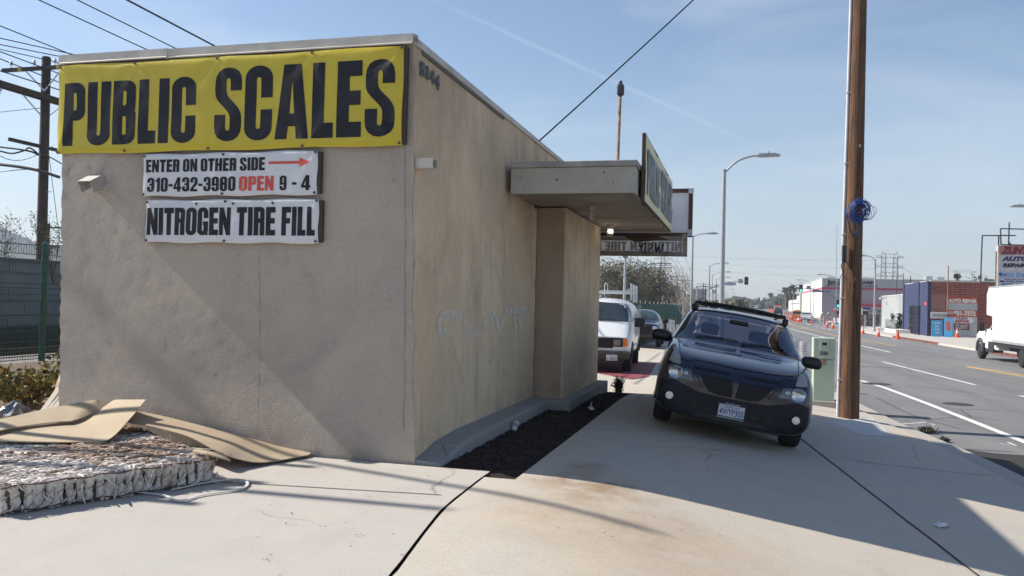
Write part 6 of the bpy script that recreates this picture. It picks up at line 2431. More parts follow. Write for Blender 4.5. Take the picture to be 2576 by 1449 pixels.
MB().add([(.35, V4[0][0] + .03, V4[0][1]), (TW - .35, V4[0][0] + .03, V4[0][1]), (TW - .42, V4[1][0] + .03, V4[1][1]), (.42, V4[1][0] + .03, V4[1][1])], [(0, 1, 2, 3)]).build('windscreen', M_GLASSD, cabn)
MB().bb((.21, Yf(2446) + .01, .55), (TW - .21, Yf(2446) + .10, .80)).build('bumper', M_CHROME, cabn, bev=.02)
MB().bb((.2, Yf(2447.5), 1.02), (.55, Yf(2446) + .03, 1.28)).build('headlight', M_LENS, cabn, bev=.02)
ym = Yf(2469)
MB().bb((-.12, ym - .08, 1.42), (.12, ym + .08, 1.85)).build('door_mirror', M_BLACKP, cabn, bev=.03)
MB().beam((.1, ym - .02, 1.5), (.28, ym - .3, 1.42), .05, .05).build('mirror_arm', M_BLACKP, cabn)
yw = Yf(2457.5)
# dark wheel flare
fl = [(yw + .62 * math.cos(a), .42 + .66 * math.sin(a)) for a in [math.pi * i / 14 for i in range(15)]] + [(yw + .46 * math.cos(a), .42 + .50 * math.sin(a)) for a in [math.pi * (14 - i) / 14 for i in range(15)]]
MB().prism(fl, 'X', .10, .30).build('wheel_flare', mat('flare_grey', (.07, .075, .085), .5), cabn, bev=.02)
MB().bb((.12, yw - .80, .25), (.34, yw - .66, .85)).build('mud_flap', M_BLACKP, cabn)
MB().bb((.15, yw - 2.0, .42), (.4, yw - .95, .52)).bb((.14, yw - 2.35, .42), (.6, yw - 1.5, .94)).build('step_and_tank', mat('dark_tank', (.03, .03, .033), .5), tr_, bev=.02)
MB().bb((.7, yb0 + .3, .55), (1.0, yw, .80)).bb((1.4, yb0 + .3, .55), (1.7, yw, .80)).build('chassis', M_BLACKP, tr_)
MB().bb((.05, yb0, .80), (TW, ylow - .05, .95)).build('box_subframe', mat('subframe_dark', (.02, .02, .022), .6), tr_)
letters('lettering', plain('R', .03), (.19, Yf(2484.5), 1.24), (0, -1, 0), V_, .13, .17, M_REDINK, cabn, .012)
letters('lettering', plain('SP', .03), (.19, Yf(2484.5) - .17, 1.24), (0, -1, 0), V_, .25, .17, M_INK, cabn, .012)
letters('emblem', ([(0, 1), (.25, .2), (.5, .8), (.75, .2), (1, 1), (.6, 0), (.4, 0)], [(0, 1, 6), (1, 2, 6), (2, 5, 6), (2, 3, 5), (3, 4, 5)]), (.19, Yf(2484.5) - .50, 1.22), (0, -1, 0), V_, .26, .22, M_INK, cabn, .012)
wheel(tr_, .27, yw, .395, .26, -1, None, .58, .395)
wheel(tr_, TW - .27, yw, .395, .26, 1, None, .58, .395)
yr = Yf(2567)
for x, s in ((.16, -1), (.42, -1), (TW - .42, 1), (TW - .16, 1)):
    wheel(tr_, x, yr, .395, .24, s, None, .58, .395)

if 0:
    for x in (-.8, .8):
        for y in (.95, 3.68):
            w = org + Mrot @ Vector((x, y, 0)); print('WHEEL', x, y, w, G(w.x, w.y))
# ------------------------------------------------------------------ along the street
def roadz(y):
    return ROADZ + rise(y)


def onR(px, py, up=0.0):
    """point of the street surface (with its distant rise) seen at a photo position"""
    p = atZ(px, py, ROADZ + up)
    for _ in range(60):
        q = atZ(px, py, min(roadz(p.y) + up, EYE.z - .05))
        p = p.lerp(q, .5)
    return p


M_LAMPG = mat('lamp_post_grey', (.36, .38, .40), .5, .3, var=.06)
M_LAMPD = mat('lamp_post_dull', (.24, .25, .26), .6, .2, var=.06)
M_SIGD = mat('signal_black', (.010, .010, .011), .5)
M_SIGGRN = emit('signal_green', (.05, 1.0, .55), 3.0)
M_SIGRED = emit('signal_red', (1.0, .08, .05), 3.0)
M_SIGN = mat('sign_white', (.62, .62, .62), .5)
M_SIGNB = mat('sign_back', (.40, .42, .45), .45, .4)
M_SBLUE = mat('street_sign_blue', (.03, .06, .28), .45)


def lamp(label, px, pyt, d, arm, r_=.10, rise_=.55, m=None, grp='street lamps', zb=None):
    b = atD(px, 775, d)
    zb = (roadz(b.y) + .1) if zb is None else zb
    h = atD(px, pyt, d).z - zb
    o = thing('street_lamp', label, 'street lamp', (b.x, b.y, zb), group=grp)
    mm = m or M_LAMPG
    MB().tube([(0, 0, -.2), (0, 0, h * .5), (0, 0, h)], [r_, r_ * .8, r_ * .62], 12).build('pole', mm, o, smooth=60)
    MB().lathe([(r_ * 1.7, 0), (r_ * 1.6, .25), (r_, .35)], n=12).build('base', mm, o)
    pts = catmull([(0, 0, h - .15), (arm * .35, 0, h + rise_ * .62), (arm * .75, 0, h + rise_), (arm, 0, h + rise_)], 5)
    MB().tube(pts, r_ * .38, 8).build('arm', mm, o, smooth=60)
    s = 1 if arm > 0 else -1
    MB().prism([(arm - s * .1, h + rise_ - .05), (arm + s * .75, h + rise_ - .03), (arm + s * .80, h + rise_ + .02), (arm + s * .55, h + rise_ + .10), (arm - s * .1, h + rise_ + .08)], 'Y', -.14, .14).lathe([(.05, 0), (.05, .10), (0, .12)], (arm + s * .3, 0, h + rise_ + .08), n=8).build('lamp_head', mm, o)
    return o, h


lamp('tall grey street lamp right of the canopy sign, nearest the camera', 1815, 425, 36, 1.5, .125, .55)
lamp('street lamp just right of the hanging sign, behind the tallest grey one', 1739, 592, 70, 1.3, .12, .15)
l3, h3 = lamp('street lamp on the far corner carrying the left traffic signal mast', 1783, 668, 117, 1.9, .13, .35)
lamp('slender street lamp right beside the corner signal pole', 1791, 690, 138, 2.2, .10, .4)
lamp('street lamp across the road in front of the grey store wall', 2200, 652, 91, -1.0, .12, .35)
r2, h2 = lamp('street lamp across the road carrying the signal mast with blue street sign', 2103.5, 700, 136, -2.2, .13, .55)
lamp('right hand street lamp in front of the white side of the store', 2047, 716, 192, -2.6, .11, .3)
lamp('street lamp head and post at the right edge above the truck', 2592, 520, 48, -.30, .12, .03)
k = 0
for y in (175, 205, 240, 280, 325, 375, 430, 490):
    p = Vector((-4.6 if y < 400 else -4, y, 0))
    dd = (p - EYE).dot(FW)
    px = 1288 + FPX * (p - EYE).dot(RC) / dd
    o, h_ = lamp('one of the far lamp posts lining the left of the street, row thinning out', px, 775 - 6.2 * FPX / dd + 4, dd, 2.0, .10, .4, M_LAMPD, 'far left lamp posts')
    p = Vector((15.2, y + 22, 0))
    dd = (p - EYE).dot(FW)
    px = 1288 + FPX * (p - EYE).dot(RC) / dd
    lamp('one of the far lamp posts lining the right of the street past the store', px, 777 - 6.2 * FPX / dd + 4, dd, -2.2, .10, .5, M_LAMPD, 'far right lamp posts')


def sig_head(parent, c, face=-1, lit=None, h=1.05, w=.42, lens=True):
    """three-light signal head; face -1 looks towards the camera"""
    hd = MB().box(c, (w, .22, h)).build('signal_head', M_SIGD, parent, bev=.02)
    for k, (nm, z) in enumerate((('red', .33), ('amber', 0), ('green', -.33))):
        m = M_SIGD
        if lit == nm:
            m = M_SIGGRN if nm == 'green' else M_SIGRED
        cc = Vector(c) + Vector((0, face * .115, z * h))
        MB().lathe([(.135, 0), (.12, face * .03), (0, face * .045)], cc, axis='Y', n=14).build('signal_light', m, hd)
        MB().tube([cc + Vector((.15 * math.cos(a), face * .10, .15 * math.sin(a))) for a in [math.pi * i / 8 for i in range(9)]], .02, 4).build('visor', M_SIGD, hd)
    return hd


# left corner: mast arm reaching over the street from the lamp post
ms_ = thing('traffic_signal', 'traffic signal mast arm reaching right from the corner lamp post, seen from behind', 'traffic signal', (l3.location.x, l3.location.y, l3.location.z))
zc = atD(1783, 726, 117).z - l3.location.z
ar = [(0, .0, zc)] + [((px - 1783) * 117 / FPX, 0, atD(px, py, 117).z - l3.location.z) for px, py in ((1816, 715), (1843, 709), (1878, 708))]
MB().tube(catmull(ar, 5), [.085 - .0025 * i for i in range(16)], 8).build('mast_arm', M_LAMPG, ms_, smooth=60)
zz = ar[-1][2]
sig_head(ms_, (4.98, .1, zz + .05), 1, None, 1.1, .52)
MB().box((4.2, .05, zz), (.62, .02, .62)).build('sign_plate', M_SIGNB, ms_)
MB().box((2.85, .0, zz - .42), (1.55, .03, .36)).build('street_name_plate', mat('sign_back_blue', (.36, .42, .52), .4, .2), ms_)
for x in (2.4, 3.3):
    MB().bb((x - .02, -.02, zz - .26), (x + .02, .02, zz - .02)).build('hanger', M_LAMPG, ms_)
sig_head(ms_, (.26, -.18, 2.05), -1, 'green', 1.0, .42)
sig_head(ms_, (.66, .1, 2.05), 1, None, 1.0, .42)
sig_head(ms_, (-.35, .1, 2.5), 1, None, 1.2, .40)
MB().box((.7, -.1, zc - .4), (.5, .02, .5)).build('turn_sign', M_SIGN, ms_)
MB().tube([(.7 + .24 * math.cos(a), -.12, zc - .4 + .24 * math.sin(a)) for a in [i * math.pi / 8 for i in range(17)]], .03, 5).build('turn_ring', M_SIGD, ms_)

# right corner
ms2 = thing('traffic_signal', 'traffic signal mast with green lights, no turn sign and blue street sign', 'traffic signal', (r2.location.x, r2.location.y, r2.location.z))
D2 = 136
rel = lambda px, py: ((px - 2103.5) * D2 / FPX, 0, atD(px, py, D2).z - r2.location.z)
ar = [rel(2102.5, 748), rel(2090, 742), rel(2070, 732), rel(2045, 726), rel(2015, 724)]
MB().tube(catmull(ar, 5), [.10 - .0025 * i for i in range(21)], 8).build('mast_arm', M_LAMPD, ms2, smooth=60)
sig_head(ms2, Vector(rel(2018.5, 724)) + Vector((0, -.15, -.02)), -1, 'green', 1.15, .58)
c = Vector(rel(2036.5, 723))
MB().box(c + Vector((0, -.1, 0)), (.62, .02, .62)).build('turn_sign', M_SIGN, ms2)
MB().tube([c + Vector((.25 * math.cos(a), -.12, .25 * math.sin(a))) for a in [i * math.pi / 8 for i in range(17)]], .035, 5).build('turn_ring', M_SIGD, ms2)
V, F = strokes([[(-.6, -.6), (.6, .6)], [(.45, -.4), (.45, .15), (.1, .35), (-.35, .1)], [(-.5, .15), (-.15, .2), (-.3, -.15)]], .16)
letters('turn_arrow', (V, F), c + Vector((-.18, -.11, -.18)), (1, 0, 0), (0, 0, 1), .36, .36, M_SIGD, ms2, .01)
c = Vector(rel(2060, 732.3))
sn = MB().box(c + Vector((0, -.12, 0)), (1.72, .03, .36)).build('street_name_plate', M_SBLUE, ms2)
letters('lettering', plain('Cochran Av', .02), c + Vector((-.72, -.137, -.11)), (1, 0, 0), (0, 0, 1), 1.44, .24, M_SIGN, sn, .004)
sig_head(ms2, Vector(rel(2107.5, 763)) + Vector((0, -.2, 0)), -1, 'green', 1.15, .52)
MB().box(Vector(rel(2102, 778)) + Vector((0, -.14, 0)), (.75, .02, .42)).build('notice_plate', M_SIGN, ms2)
MB().box(Vector(rel(2107, 786)) + Vector((0, -.14, 0)), (.45, .2, .42)).build('walk_signal', M_SIGD, ms2, bev=.02)
# small signal post with blue name sign beyond the brown pole
b = onR(2176, 826, .15)
d_ = (b - EYE).dot(FW)
ms3 = thing('signal_post', 'short signal post with blue street sign right of the brown utility pole', 'signal post', b)
hh = atD(2176, 774, d_).z - b.z
MB().tube([(0, 0, 0), (0, 0, hh)], .06, 8).build('post', M_LAMPG, ms3)
MB().box((.15, -.08, hh - .1), (.95, .03, .26)).build('street_name_plate', M_SBLUE, ms3)
MB().box((0, -.1, hh - .62), (.6, .25, .42)).build('walk_signal', M_SIGD, ms3, bev=.02)
# notice on lamp R1
b = atD(2199, 786, 90.6)
tag(MB().box((0, 0, 0), (.36, .02, .46)).build('parking_notice', M_SIGN, loc=b), 'white parking notice strapped to the lamp post before the white wall', 'sign')
# far signals over the road
for px, py, d, arm, lit, lb in ((1888, 752, 300, 20, None, 'far signal mast reaching right over the street below the distant hill'), (1942, 752, 330, -20, 'red', 'far signal mast reaching left, its red light on')):
    b = atD(px, 775, d)
    zb = roadz(b.y)
    t_ = thing('traffic_signal', lb, 'traffic signal', (b.x, b.y, zb))
    h = atD(px, py, d).z - zb
    L = arm * d / FPX
    MB().tube([(0, 0, 0), (0, 0, h + .2)], .10, 8).build('post', M_LAMPD, t_)
    MB().tube([(0, 0, h), (L, 0, h + .1)], .06, 6).build('mast_arm', M_LAMPD, t_)
    sig_head(t_, (L, -.1, h), -1, lit, 1.2, .6)
    MB().box((L * .7, -.05, h), (.6, .03, .6)).build('sign_plate', M_SIGNB, t_)

# railway catenary poles and wooden line poles in the corridor at the left
M_GREYP = mat('catenary_grey', (.40, .42, .44), .5, .3, var=.05)
cats = ['catenary pole with broad crossarm right behind the white van rack', 'second catenary pole, over the green screened fence', 'third catenary pole right of the bare saplings']
for i, y in enumerate((86, 130, 174, 218, 262, 306, 350, 400)):
    t_ = thing('catenary_pole', cats[i] if i < 3 else 'one of the small far catenary poles in the thicket of masts', 'catenary pole', (-11.4 + max(0, y - 170) * .018, y, -.6), group=None if i < 3 else 'far catenary poles')
    MB().tube([(0, 0, 0), (0, 0, 4.5), (0, 0, 7.6)], [.17, .15, .12], 10).build('pole', M_GREYP, t_, smooth=60)
    MB().tube([(-2.9, 0, 6.45), (2.2, 0, 6.5)], .05, 6).tube([(0, 0, 5.2), (1.9, 0, 6.48)], .035, 5).tube([(0, 0, 5.2), (-2.2, 0, 6.44)], .035, 5).build('crossarm', M_GREYP, t_)
    MB().box((0, 0, 7.1), (.5, .3, .35)).build('clamp', M_LAMPD, t_)
for i, (px, pyt, d, lb) in enumerate(((1660, 658, 150, 'brown wooden line pole with two crossarms before the lattice tower'), (1702, 692, 190, 'wooden line pole with double crossarm over the dark tree'), (1723, 703, 230, 'wooden line pole behind the bare saplings'), (1765, 712, 250, 'leaning wooden line pole left of the corner signal'), (1774, 718, 262, 'wooden line pole with crossarms nearest the corner signal'), (1800, 715, 290, 'wooden line pole right of the corner signal mast'))):
    b = atD(px, 775, d)
    zb = -.6 + rise(b.y)
    h = atD(px, pyt, d).z - zb
    t_ = thing('line_pole', lb, 'utility pole', (b.x, b.y, zb), group='wooden line poles by the railway')
    MB().tube([(0, 0, 0), (.12 * (i == 3) * 4, 0, h)], [.17, .12], 8).build('pole_shaft', M_POLED, t_)
    for q in (.3, 1.1):
        MB().beam((-1.9 + .48 * (i == 3), 0, h - q), (1.9 + .48 * (i == 3), 0, h - q), .10, .13).build('crossarm', M_ARM, t_)
# contact wires
for k, (x, z0, lb) in enumerate(((-9.6, 5.9, 'contact wire over the railway nearest the street'), (-11.4, 7.0, 'feeder wire along the catenary poles'), (-13.6, 5.9, 'contact wire over the farther track'), (-13.6, 6.9, 'messenger wire over the farther track'))):
    pts = [(x, y, z0 - .6 + .35 * abs(math.sin(math.pi * (y - 86) / 44))) for y in range(20, 410, 6)]
    wire(lb, pts, .022, grp='railway wires')

# lattice power towers
M_LAT = mat('lattice_steel', (.30, .31, .32), .6, .2)


def lattice(mb, p0, p1, w0, w1, n, r_):
    """square lattice column"""
    p0, p1 = Vector(p0), Vector(p1)
    prev = None
    for i in range(n + 1):
        t_ = i / n
        c, w = p0.lerp(p1, t_), w0 + (w1 - w0) * t_
        ring = [c + Vector((sx_ * w / 2, sy_ * w / 2, 0)) for sx_, sy_ in ((-1, -1), (1, -1), (1, 1), (-1, 1))]
        if prev:
            for k in range(4):
                mb.tube([prev[k], ring[k]], r_, 4, False)
                mb.tube([prev[k], ring[(k + 1) % 4]], r_ * .7, 3, False)
        prev = ring


def hframe(label, pxl, pxr, py_arms, d, tops, ext):
    L, Rr = atD(pxl, 700, d), atD(pxr, 700, d)
    base = -1
    t_ = thing('lattice_tower', label, 'power tower', (L.x, L.y, base))
    off = Vector((Rr.x - L.x, Rr.y - L.y, 0))
    topz = atD(pxl, tops, d).z - base
    mb = MB()
    for o_ in (Vector((0, 0, 0)), off):
        lattice(mb, o_, o_ + Vector((0, 0, topz - 2)), 2.6, 1.4, 14, .10)
    mb.build('legs', M_LAT, t_)
    for py in py_arms:
        z = atD(pxl, py, d).z - base
        e = off.normalized() * ext
        mb = MB()
        a, b = -e, off + e
        n = 14
        for i in range(n):
            p, q_ = a.lerp(b, i / n), a.lerp(b, (i + 1) / n)
            th = 1.5 if 2 < i < n - 3 else .7
            mb.tube([p + Vector((0, 0, z)), q_ + Vector((0, 0, z))], .10, 4, False)
            mb.tube([p + Vector((0, 0, z + th)), q_ + Vector((0, 0, z + th))], .09, 4, False)
            mb.tube([p + Vector((0, 0, z + (th if i % 2 else 0))), q_ + Vector((0, 0, z + (0 if i % 2 else th)))], .07, 3, False)
        mb.build('crossarm', M_LAT, t_)
    mb = MB()
    for o_ in (Vector((0, 0, 0)), off):
        s_ = -1 if o_.length < 1 else 1
        tip = o_ + off.normalized() * (s_ * .5) + Vector((0, 0, topz))
        for dx in (-1.2, 1.2):
            mb.tube([o_ + off.normalized() * dx + Vector((0, 0, topz - 3)), tip], .09, 4)
    mb.build('peak', M_LAT, t_)
    return t_


hframe('twin legged lattice power tower standing above the grey store roof', 2222, 2252, (648, 672, 695), 330, 631, 3.2)
hframe('faint far lattice tower just over the brick building roof', 2405, 2448, (684,), 620, 680, 3.0)
b = atD(1665, 775, 420)
t_ = thing('lattice_tower', 'slim lattice power tower just under the hanging sign at the left', 'power tower', (b.x, b.y, 0))
mb = MB()
hz2 = atD(1665, 636, 420).z
lattice(mb, (0, 0, 0), (0, 0, hz2), 4.6, 1.3, 16, .13)
mb.build('legs', M_LAT, t_)
for k in range(3):
    z = hz2 - 3 - 3.2 * k
    mb = MB()
    mb.tube([(-4.6, 0, z), (4.6, 0, z)], .14, 4).tube([(-4.6, 0, z), (0, 0, z + 1.4), (4.6, 0, z)], .10, 4)
    mb.build('crossarm', M_LAT, t_)
for k, (a, b_) in enumerate((((1672, 640), (2212, 654)), ((1672, 655), (2212, 676)), ((1672, 672), (2212, 697)))):
    p, q_ = atD(*a, 420), atD(*b_, 330)
    pts = [tuple(p.lerp(q_, t_ / 16) - Vector((0, 0, 4.2 * math.sin(math.pi * t_ / 16) * .25))) for t_ in range(17)]
    wire(['upper', 'middle', 'lower'][k] + ' power line strung across the sky to the twin legged tower', pts, .055, mat('line_grey', (.25, .26, .28), .6), grp='power lines')
for k, py in enumerate((672, 696)):
    p, q_ = atD(2262, py, 330), atD(2430, 706 + 6 * k, 520)
    wire(('upper' if not k else 'lower') + ' power line sagging from the twin legged tower to the far right tower', [tuple(p.lerp(q_, t_ / 10) - Vector((0, 0, 3 * math.sin(math.pi * t_ / 10)))) for t_ in range(11)], .05, MATS['line_grey'], grp='power lines at the right')
b = atD(2105, 600, 800)
tag(MB().tube([(0, 0, 0), (0, 0, 62)], .35, 4).build('radio_mast', MATS['line_grey'], loc=(b.x, b.y, 20)), 'hair thin radio mast in the sky left of the brown utility pole', 'mast')


# ------------------------------------------------------------------ trees
def leaf(n, c, v=.35):
    return mat(n, c, .8, var=v, scale=.8)


M_BRN = [leaf('leaf_brown', (.17, .135, .075)), leaf('leaf_olive', (.12, .108, .05)), leaf('leaf_dark', (.075, .068, .038)), leaf('leaf_tan', (.24, .195, .12))]
M_GRN = [leaf('leaf_green', (.045, .065, .030)), leaf('leaf_deep', (.025, .038, .020)), leaf('leaf_mid', (.065, .08, .04))]
M_BARK = mat('bark', (.12, .10, .08), .9, var=.3)
M_PALEBARK = mat('pale_bark', (.36, .33, .29), .85, var=.25)


def tree(name, label, base, h, rx, ry, crown0, n, size, mats, seed, bark=None, trunk_r=.18, cat='tree', lumps=26):
    t_ = thing(name, label, cat, base)
    g = np.random.default_rng(seed)
    u = g.normal(size=(lumps, 3))
    u /= np.linalg.norm(u, axis=1, keepdims=True)
    rad = g.uniform(.35, 1.0, (lumps, 1)) ** .6
    ch = (h - crown0) / 2
    cl = u * rad * np.array([rx, ry, ch]) * .82 + np.array([0, 0, crown0 + ch])
    idx = g.integers(0, lumps, n)
    sp = g.uniform(.14, .28, lumps)[idx][:, None]
    c = cl[idx] + g.normal(size=(n, 3)) * np.array([rx, ry, ch]) * sp
    link('crown', leaf_mesh('crown', c, size, mats, seed=seed, aspect=.6), t_)
    mb = MB()
    mb.tube([(0, 0, -.3), (.1, 0, crown0), (0, .1, crown0 + ch)], [trunk_r, trunk_r * .75, trunk_r * .4], 8)
    for i in range(0, lumps, 2):
        z0 = crown0 * .8 + g.uniform(0, ch * .6)
        e = cl[i]
        mb.tube([(0, 0, z0), tuple((np.array([0, 0, z0]) + e) / 2 + np.array([0, 0, .2])), tuple(e)], [trunk_r * .4, trunk_r * .25, trunk_r * .08], 5)
    mb.build('trunk', bark or M_BARK, t_)
    return t_


def at_tree(px, d):
    b = atD(px, 775, d)
    return (b.x, b.y, -.7 + rise(b.y))


tree('broad_tree', 'large brown olive tree rising behind the white van rack', at_tree(1548, 118), 8.6, 4.8, 4, 1.4, 11000, .15, M_BRN, 11, M_PALEBARK, .25, lumps=46)
tree('broad_tree', 'brownish tree right of the catenary pole, over the dark pickup', at_tree(1615, 124), 8.3, 4.1, 4, 1.5, 9500, .15, M_BRN, 12, M_PALEBARK, .25, lumps=42)
tree('broad_tree', 'lower brown tree above the left end of the green fence', at_tree(1668, 140), 6.6, 2.9, 3, 1.2, 6000, .16, M_BRN, 13, M_PALEBARK, .22, lumps=34)
tree('dense_tree', 'small dark green tree right of the brown ones', at_tree(1700, 150), 5.4, 1.7, 2, .5, 3000, .16, M_GRN, 14, lumps=26)
tree('scrubby_tree', 'scrubby palm like bush above the right end of the green fence', at_tree(1724, 100), 3.9, 1.7, 2, .6, 1500, .16, [M_GRN[2], M_BRN[1], M_BRN[3]], 15, lumps=20)


def bare_tree(label, base, h, spread, seed, r_=.06, m=None):
    t_ = thing('bare_tree', label, 'tree', base)
    rr_ = random.Random(seed)
    mb = MB()

    def grow(p, d, L, r0, dep):
        pts = [p]
        q_ = Vector(p)
        dd = Vector(d)
        for i in range(4):
            dd = (dd + Vector((rr_.gauss(0, .12), rr_.gauss(0, .12), .06))).normalized()
            q_ = q_ + dd * L / 4
            pts.append(q_.copy())
        mb.tube(pts, [r0 * (1 - .13 * i) for i in range(5)], 5, False)
        if dep:
            for i in range(5 if dep > 1 else 4):
                k_ = rr_.randint(1, 4)
                a = rr_.uniform(0, 6.28)
                grow(pts[k_], (dd + Vector((math.cos(a), math.sin(a), .3)) * spread).normalized(), L * rr_.uniform(.4, .65), r0 * .5, dep - 1)
    for k_ in range(2):
        grow(Vector((.15 * k_, 0, 0)), Vector((rr_.gauss(0, .1), rr_.gauss(0, .1), 1)), h * .62, r_, 3)
    mb.build('trunk', m or M_PALEBARK, t_)
    return t_


bare_tree('bare pale sapling in front of the hazy office block', at_tree(1727, 66), 5.6, .6, 3, .055)
bare_tree('second bare sapling, left of the nearer lamp post', at_tree(1735, 90), 6.2, .55, 5, .06)
bare_tree('third bare sapling, behind the green fence end', at_tree(1714, 96), 5.0, .6, 9, .06)

M_FROND = [leaf('frond', (.05, .06, .035)), leaf('frond_dry', (.10, .085, .05))]


def palm(label, px, pyc, d, r_, skirt=True):
    b = atD(px, 775, d)
    zb = roadz(b.y)
    h = atD(px, pyc, d).z - zb
    t_ = thing('palm_tree', label, 'palm tree', (b.x, b.y, zb))
    MB().tube([(0, 0, 0), (.2, 0, h * .5), (0, 0, h)], [.28, .22, .2], 8).build('trunk', M_BARK, t_)
    rr_ = random.Random(int(px))
    mb = MB()
    for k in range(46):
        a = rr_.uniform(0, 6.28)
        e = rr_.uniform(-.9, 1.3)
        L = r_ * rr_.uniform(.75, 1.1)
        d1_ = Vector((math.cos(a) * math.cos(e), math.sin(a) * math.cos(e), math.sin(e)))
        p0 = Vector((0, 0, h))
        p1 = p0 + d1_ * L * .6
        p2 = p0 + d1_ * L + Vector((0, 0, -.25 * L))
        sd = d1_.cross(Vector((0, 0, 1))).normalized() * L * .16
        mb.add([p0, p1 + sd, p2, p1 - sd], [(0, 1, 2, 3)])
        up = Vector((0, 0, L * .1))
        mb.add([p0, p1 + up, p2, p1 - up], [(0, 1, 2, 3)])
    mb.build('fronds', M_FROND[0], t_)
    if skirt:
        MB().lathe([(.2, -1.9), (.55, -1.5), (.8, -.5), (.5, .1), (0, .2)], (0, 0, h), n=9).build('dead_skirt', M_FROND[1], t_)


palm('shaggy lone palm standing over the far end of the street', 1938, 742, 480, 2.1)
palm('leftmost of three palms behind the white store wing', 1974, 728, 330, 1.7)
palm('middle palm of the three behind the white store wing', 1986, 727, 320, 1.6)
palm('tallest bushy palm of the three behind the white store wing', 1996, 725, 310, 2.0)
palm('tiny palm top over the brick building roof', 2407, 694, 140, .75, False)
tree('dense_tree', 'dark green tree behind the low white wing', (atD(2000, 775, 330).x, atD(2000, 775, 330).y, .8), 7.6, 4.6, 4, .5, 2600, .45, M_GRN, 21)
tree('round_tree', 'grey green round tree over the right end of the brick roof', (atD(2473, 775, 140).x, atD(2473, 775, 140).y, -.7), 8.2, 3.0, 3, 3, 2400, .22, [leaf('leaf_grey', (.085, .085, .065)), M_GRN[2], M_BRN[1]], 22)
for k, (px, pyt, d, w) in enumerate(((1960, 752, 420, 1.2), (1953, 756, 430, 1.0))):
    b = atD(px, 775, d)
    zb = roadz(b.y)
    tree('cypress_tree', ('taller' if not k else 'shorter') + ' dark narrow cypress beside the far right lamp posts', (b.x, b.y, zb), atD(px, pyt, d).z - zb, w, w, .3, 700, .35, M_GRN, 30 + k, lumps=14)
# the hazy end of the street
g = np.random.default_rng(9)
cs = []
for _ in range(2600):
    px = g.uniform(1700, 2010)
    d = g.uniform(560, 680)
    top = 752 + 8 * math.sin(px * .05) + 5 * math.sin(px * .021 + 1)
    cs.append(tuple(atD(px, g.uniform(top, 778), d)))
tag(link('far_trees', leaf_mesh('far_trees', cs, 1.6, M_GRN + [M_BRN[1]], seed=2, aspect=.8)), 'hazy belt of trees closing the far end of the street', 'woods', kind='stuff')
cs = []
for _ in range(3000):
    px = g.uniform(1712, 1880)
    d = g.uniform(150, 330)
    cs.append(tuple(atD(px, g.uniform(757, 776), d)))
tag(link('track_scrub', leaf_mesh('track_scrub', cs, .5, M_GRN + M_BRN, seed=5, aspect=.7)), 'low scrub along the railway under the masts', 'scrub', kind='stuff')

# ------------------------------------------------------------------ fence, hedge, buildings at the left
o = MB()
ff = [(x, y) for x, y in ((-6.6, 46), (-6.5, 60), (-6.3, 78), (-6.2, 96))]
P = []
for i in range(60):
    y = 46 + 50 * i / 59
    x = -6.6 + .4 * i / 59 + .05 * math.sin(i * 1.9)
    P += [(x, y, -.6), (x + .02 * math.sin(i), y, .5), (x, y, 1.62 + .03 * math.sin(i * 2.1))]
fs_ = thing('screened_fence', 'long fence covered in dark green mesh cloth, behind the pickup', 'fence', (0, 0, 0))
mb = MB()
for i in range(59):
    for j in range(2):
        a = i * 3 + j
        mb.f.append((a, a + 1, a + 4, a + 3))
        mb.mi.append(0)
mb.v = P
mb.build('mesh_cloth', mat('green_cloth', (.014, .085, .062), .8, var=.3, scale=1.5), fs_).data.shade_smooth()
for k in range(18):
    y = 46 + 50 * k / 17
    MB().tube([(-6.66 + .4 * k / 17, y, -.7), (-6.66 + .4 * k / 17, y, 1.8)], .03, 6).build('post', M_GALV, fs_)
g = np.random.default_rng(77)
n = 5200
hx = np.stack([g.uniform(-6.0, -4.6, n), g.uniform(40, 64, n), g.uniform(-.45, .62, n)], 1)
hg = thing('hedge', 'clipped low green hedge in front of the green screened fence', 'hedge', (-5.3, 52, -.6))
link('foliage', leaf_mesh('foliage', hx - np.array([-5.3, 52, -.6]), .07, [M_GRN[0], M_GRN[1], leaf('hedge_yellow', (.10, .11, .03))], seed=6), hg)
MB().bb((-.55, -11.6, 0), (.55, 11.6, 1.0)).build('twigs', M_GRN[1], hg)


def far_block(name, label, px0, px1, pyt, d, depth, m, win=None, cat='building'):
    a, b = atD(px0, 775, d), atD(px1, 775, d)
    zt = atD(px0, pyt, d).z
    zb = -.9 + rise(a.y)
    t_ = thing(name, label, cat, (a.x, a.y, zb))
    w = (b - a).length
    MB().bb((0, 0, 0), (w, depth, zt - zb)).build('wall', m, t_)
    MB().bb((-.1, -.1, zt - zb), (w + .1, depth + .1, zt - zb + .25)).build('roof', M_LAMPD, t_)
    if win:
        nx_, nz2 = win
        for j in range(nz2):
            for i in range(nx_):
                x = w * (i + .25) / nx_
                z = (zt - zb) * (j + .35) / nz2
                MB().bb((x, -.03, z), (x + w * .5 / nx_, .02, z + (zt - zb) * .38 / nz2)).build('window', M_GLASSV, t_)
    return t_


far_block('office_block', 'pale lilac office block with window rows behind the bare saplings', 1738, 1771, 728, 260, 14, mat('lilac_wall', (.33, .32, .36), .8), (6, 3))
far_block('dark_building', 'dark blue far building closing the street beside the distant traffic', 1911, 1923, 762, 420, 10, mat('dark_blue_wall', (.05, .065, .12), .8))
far_block('grey_building', 'small grey building left of the lone palm at the street end', 1860, 1885, 763, 430, 10, mat('grey_wall', (.24, .25, .27), .8), (4, 1))

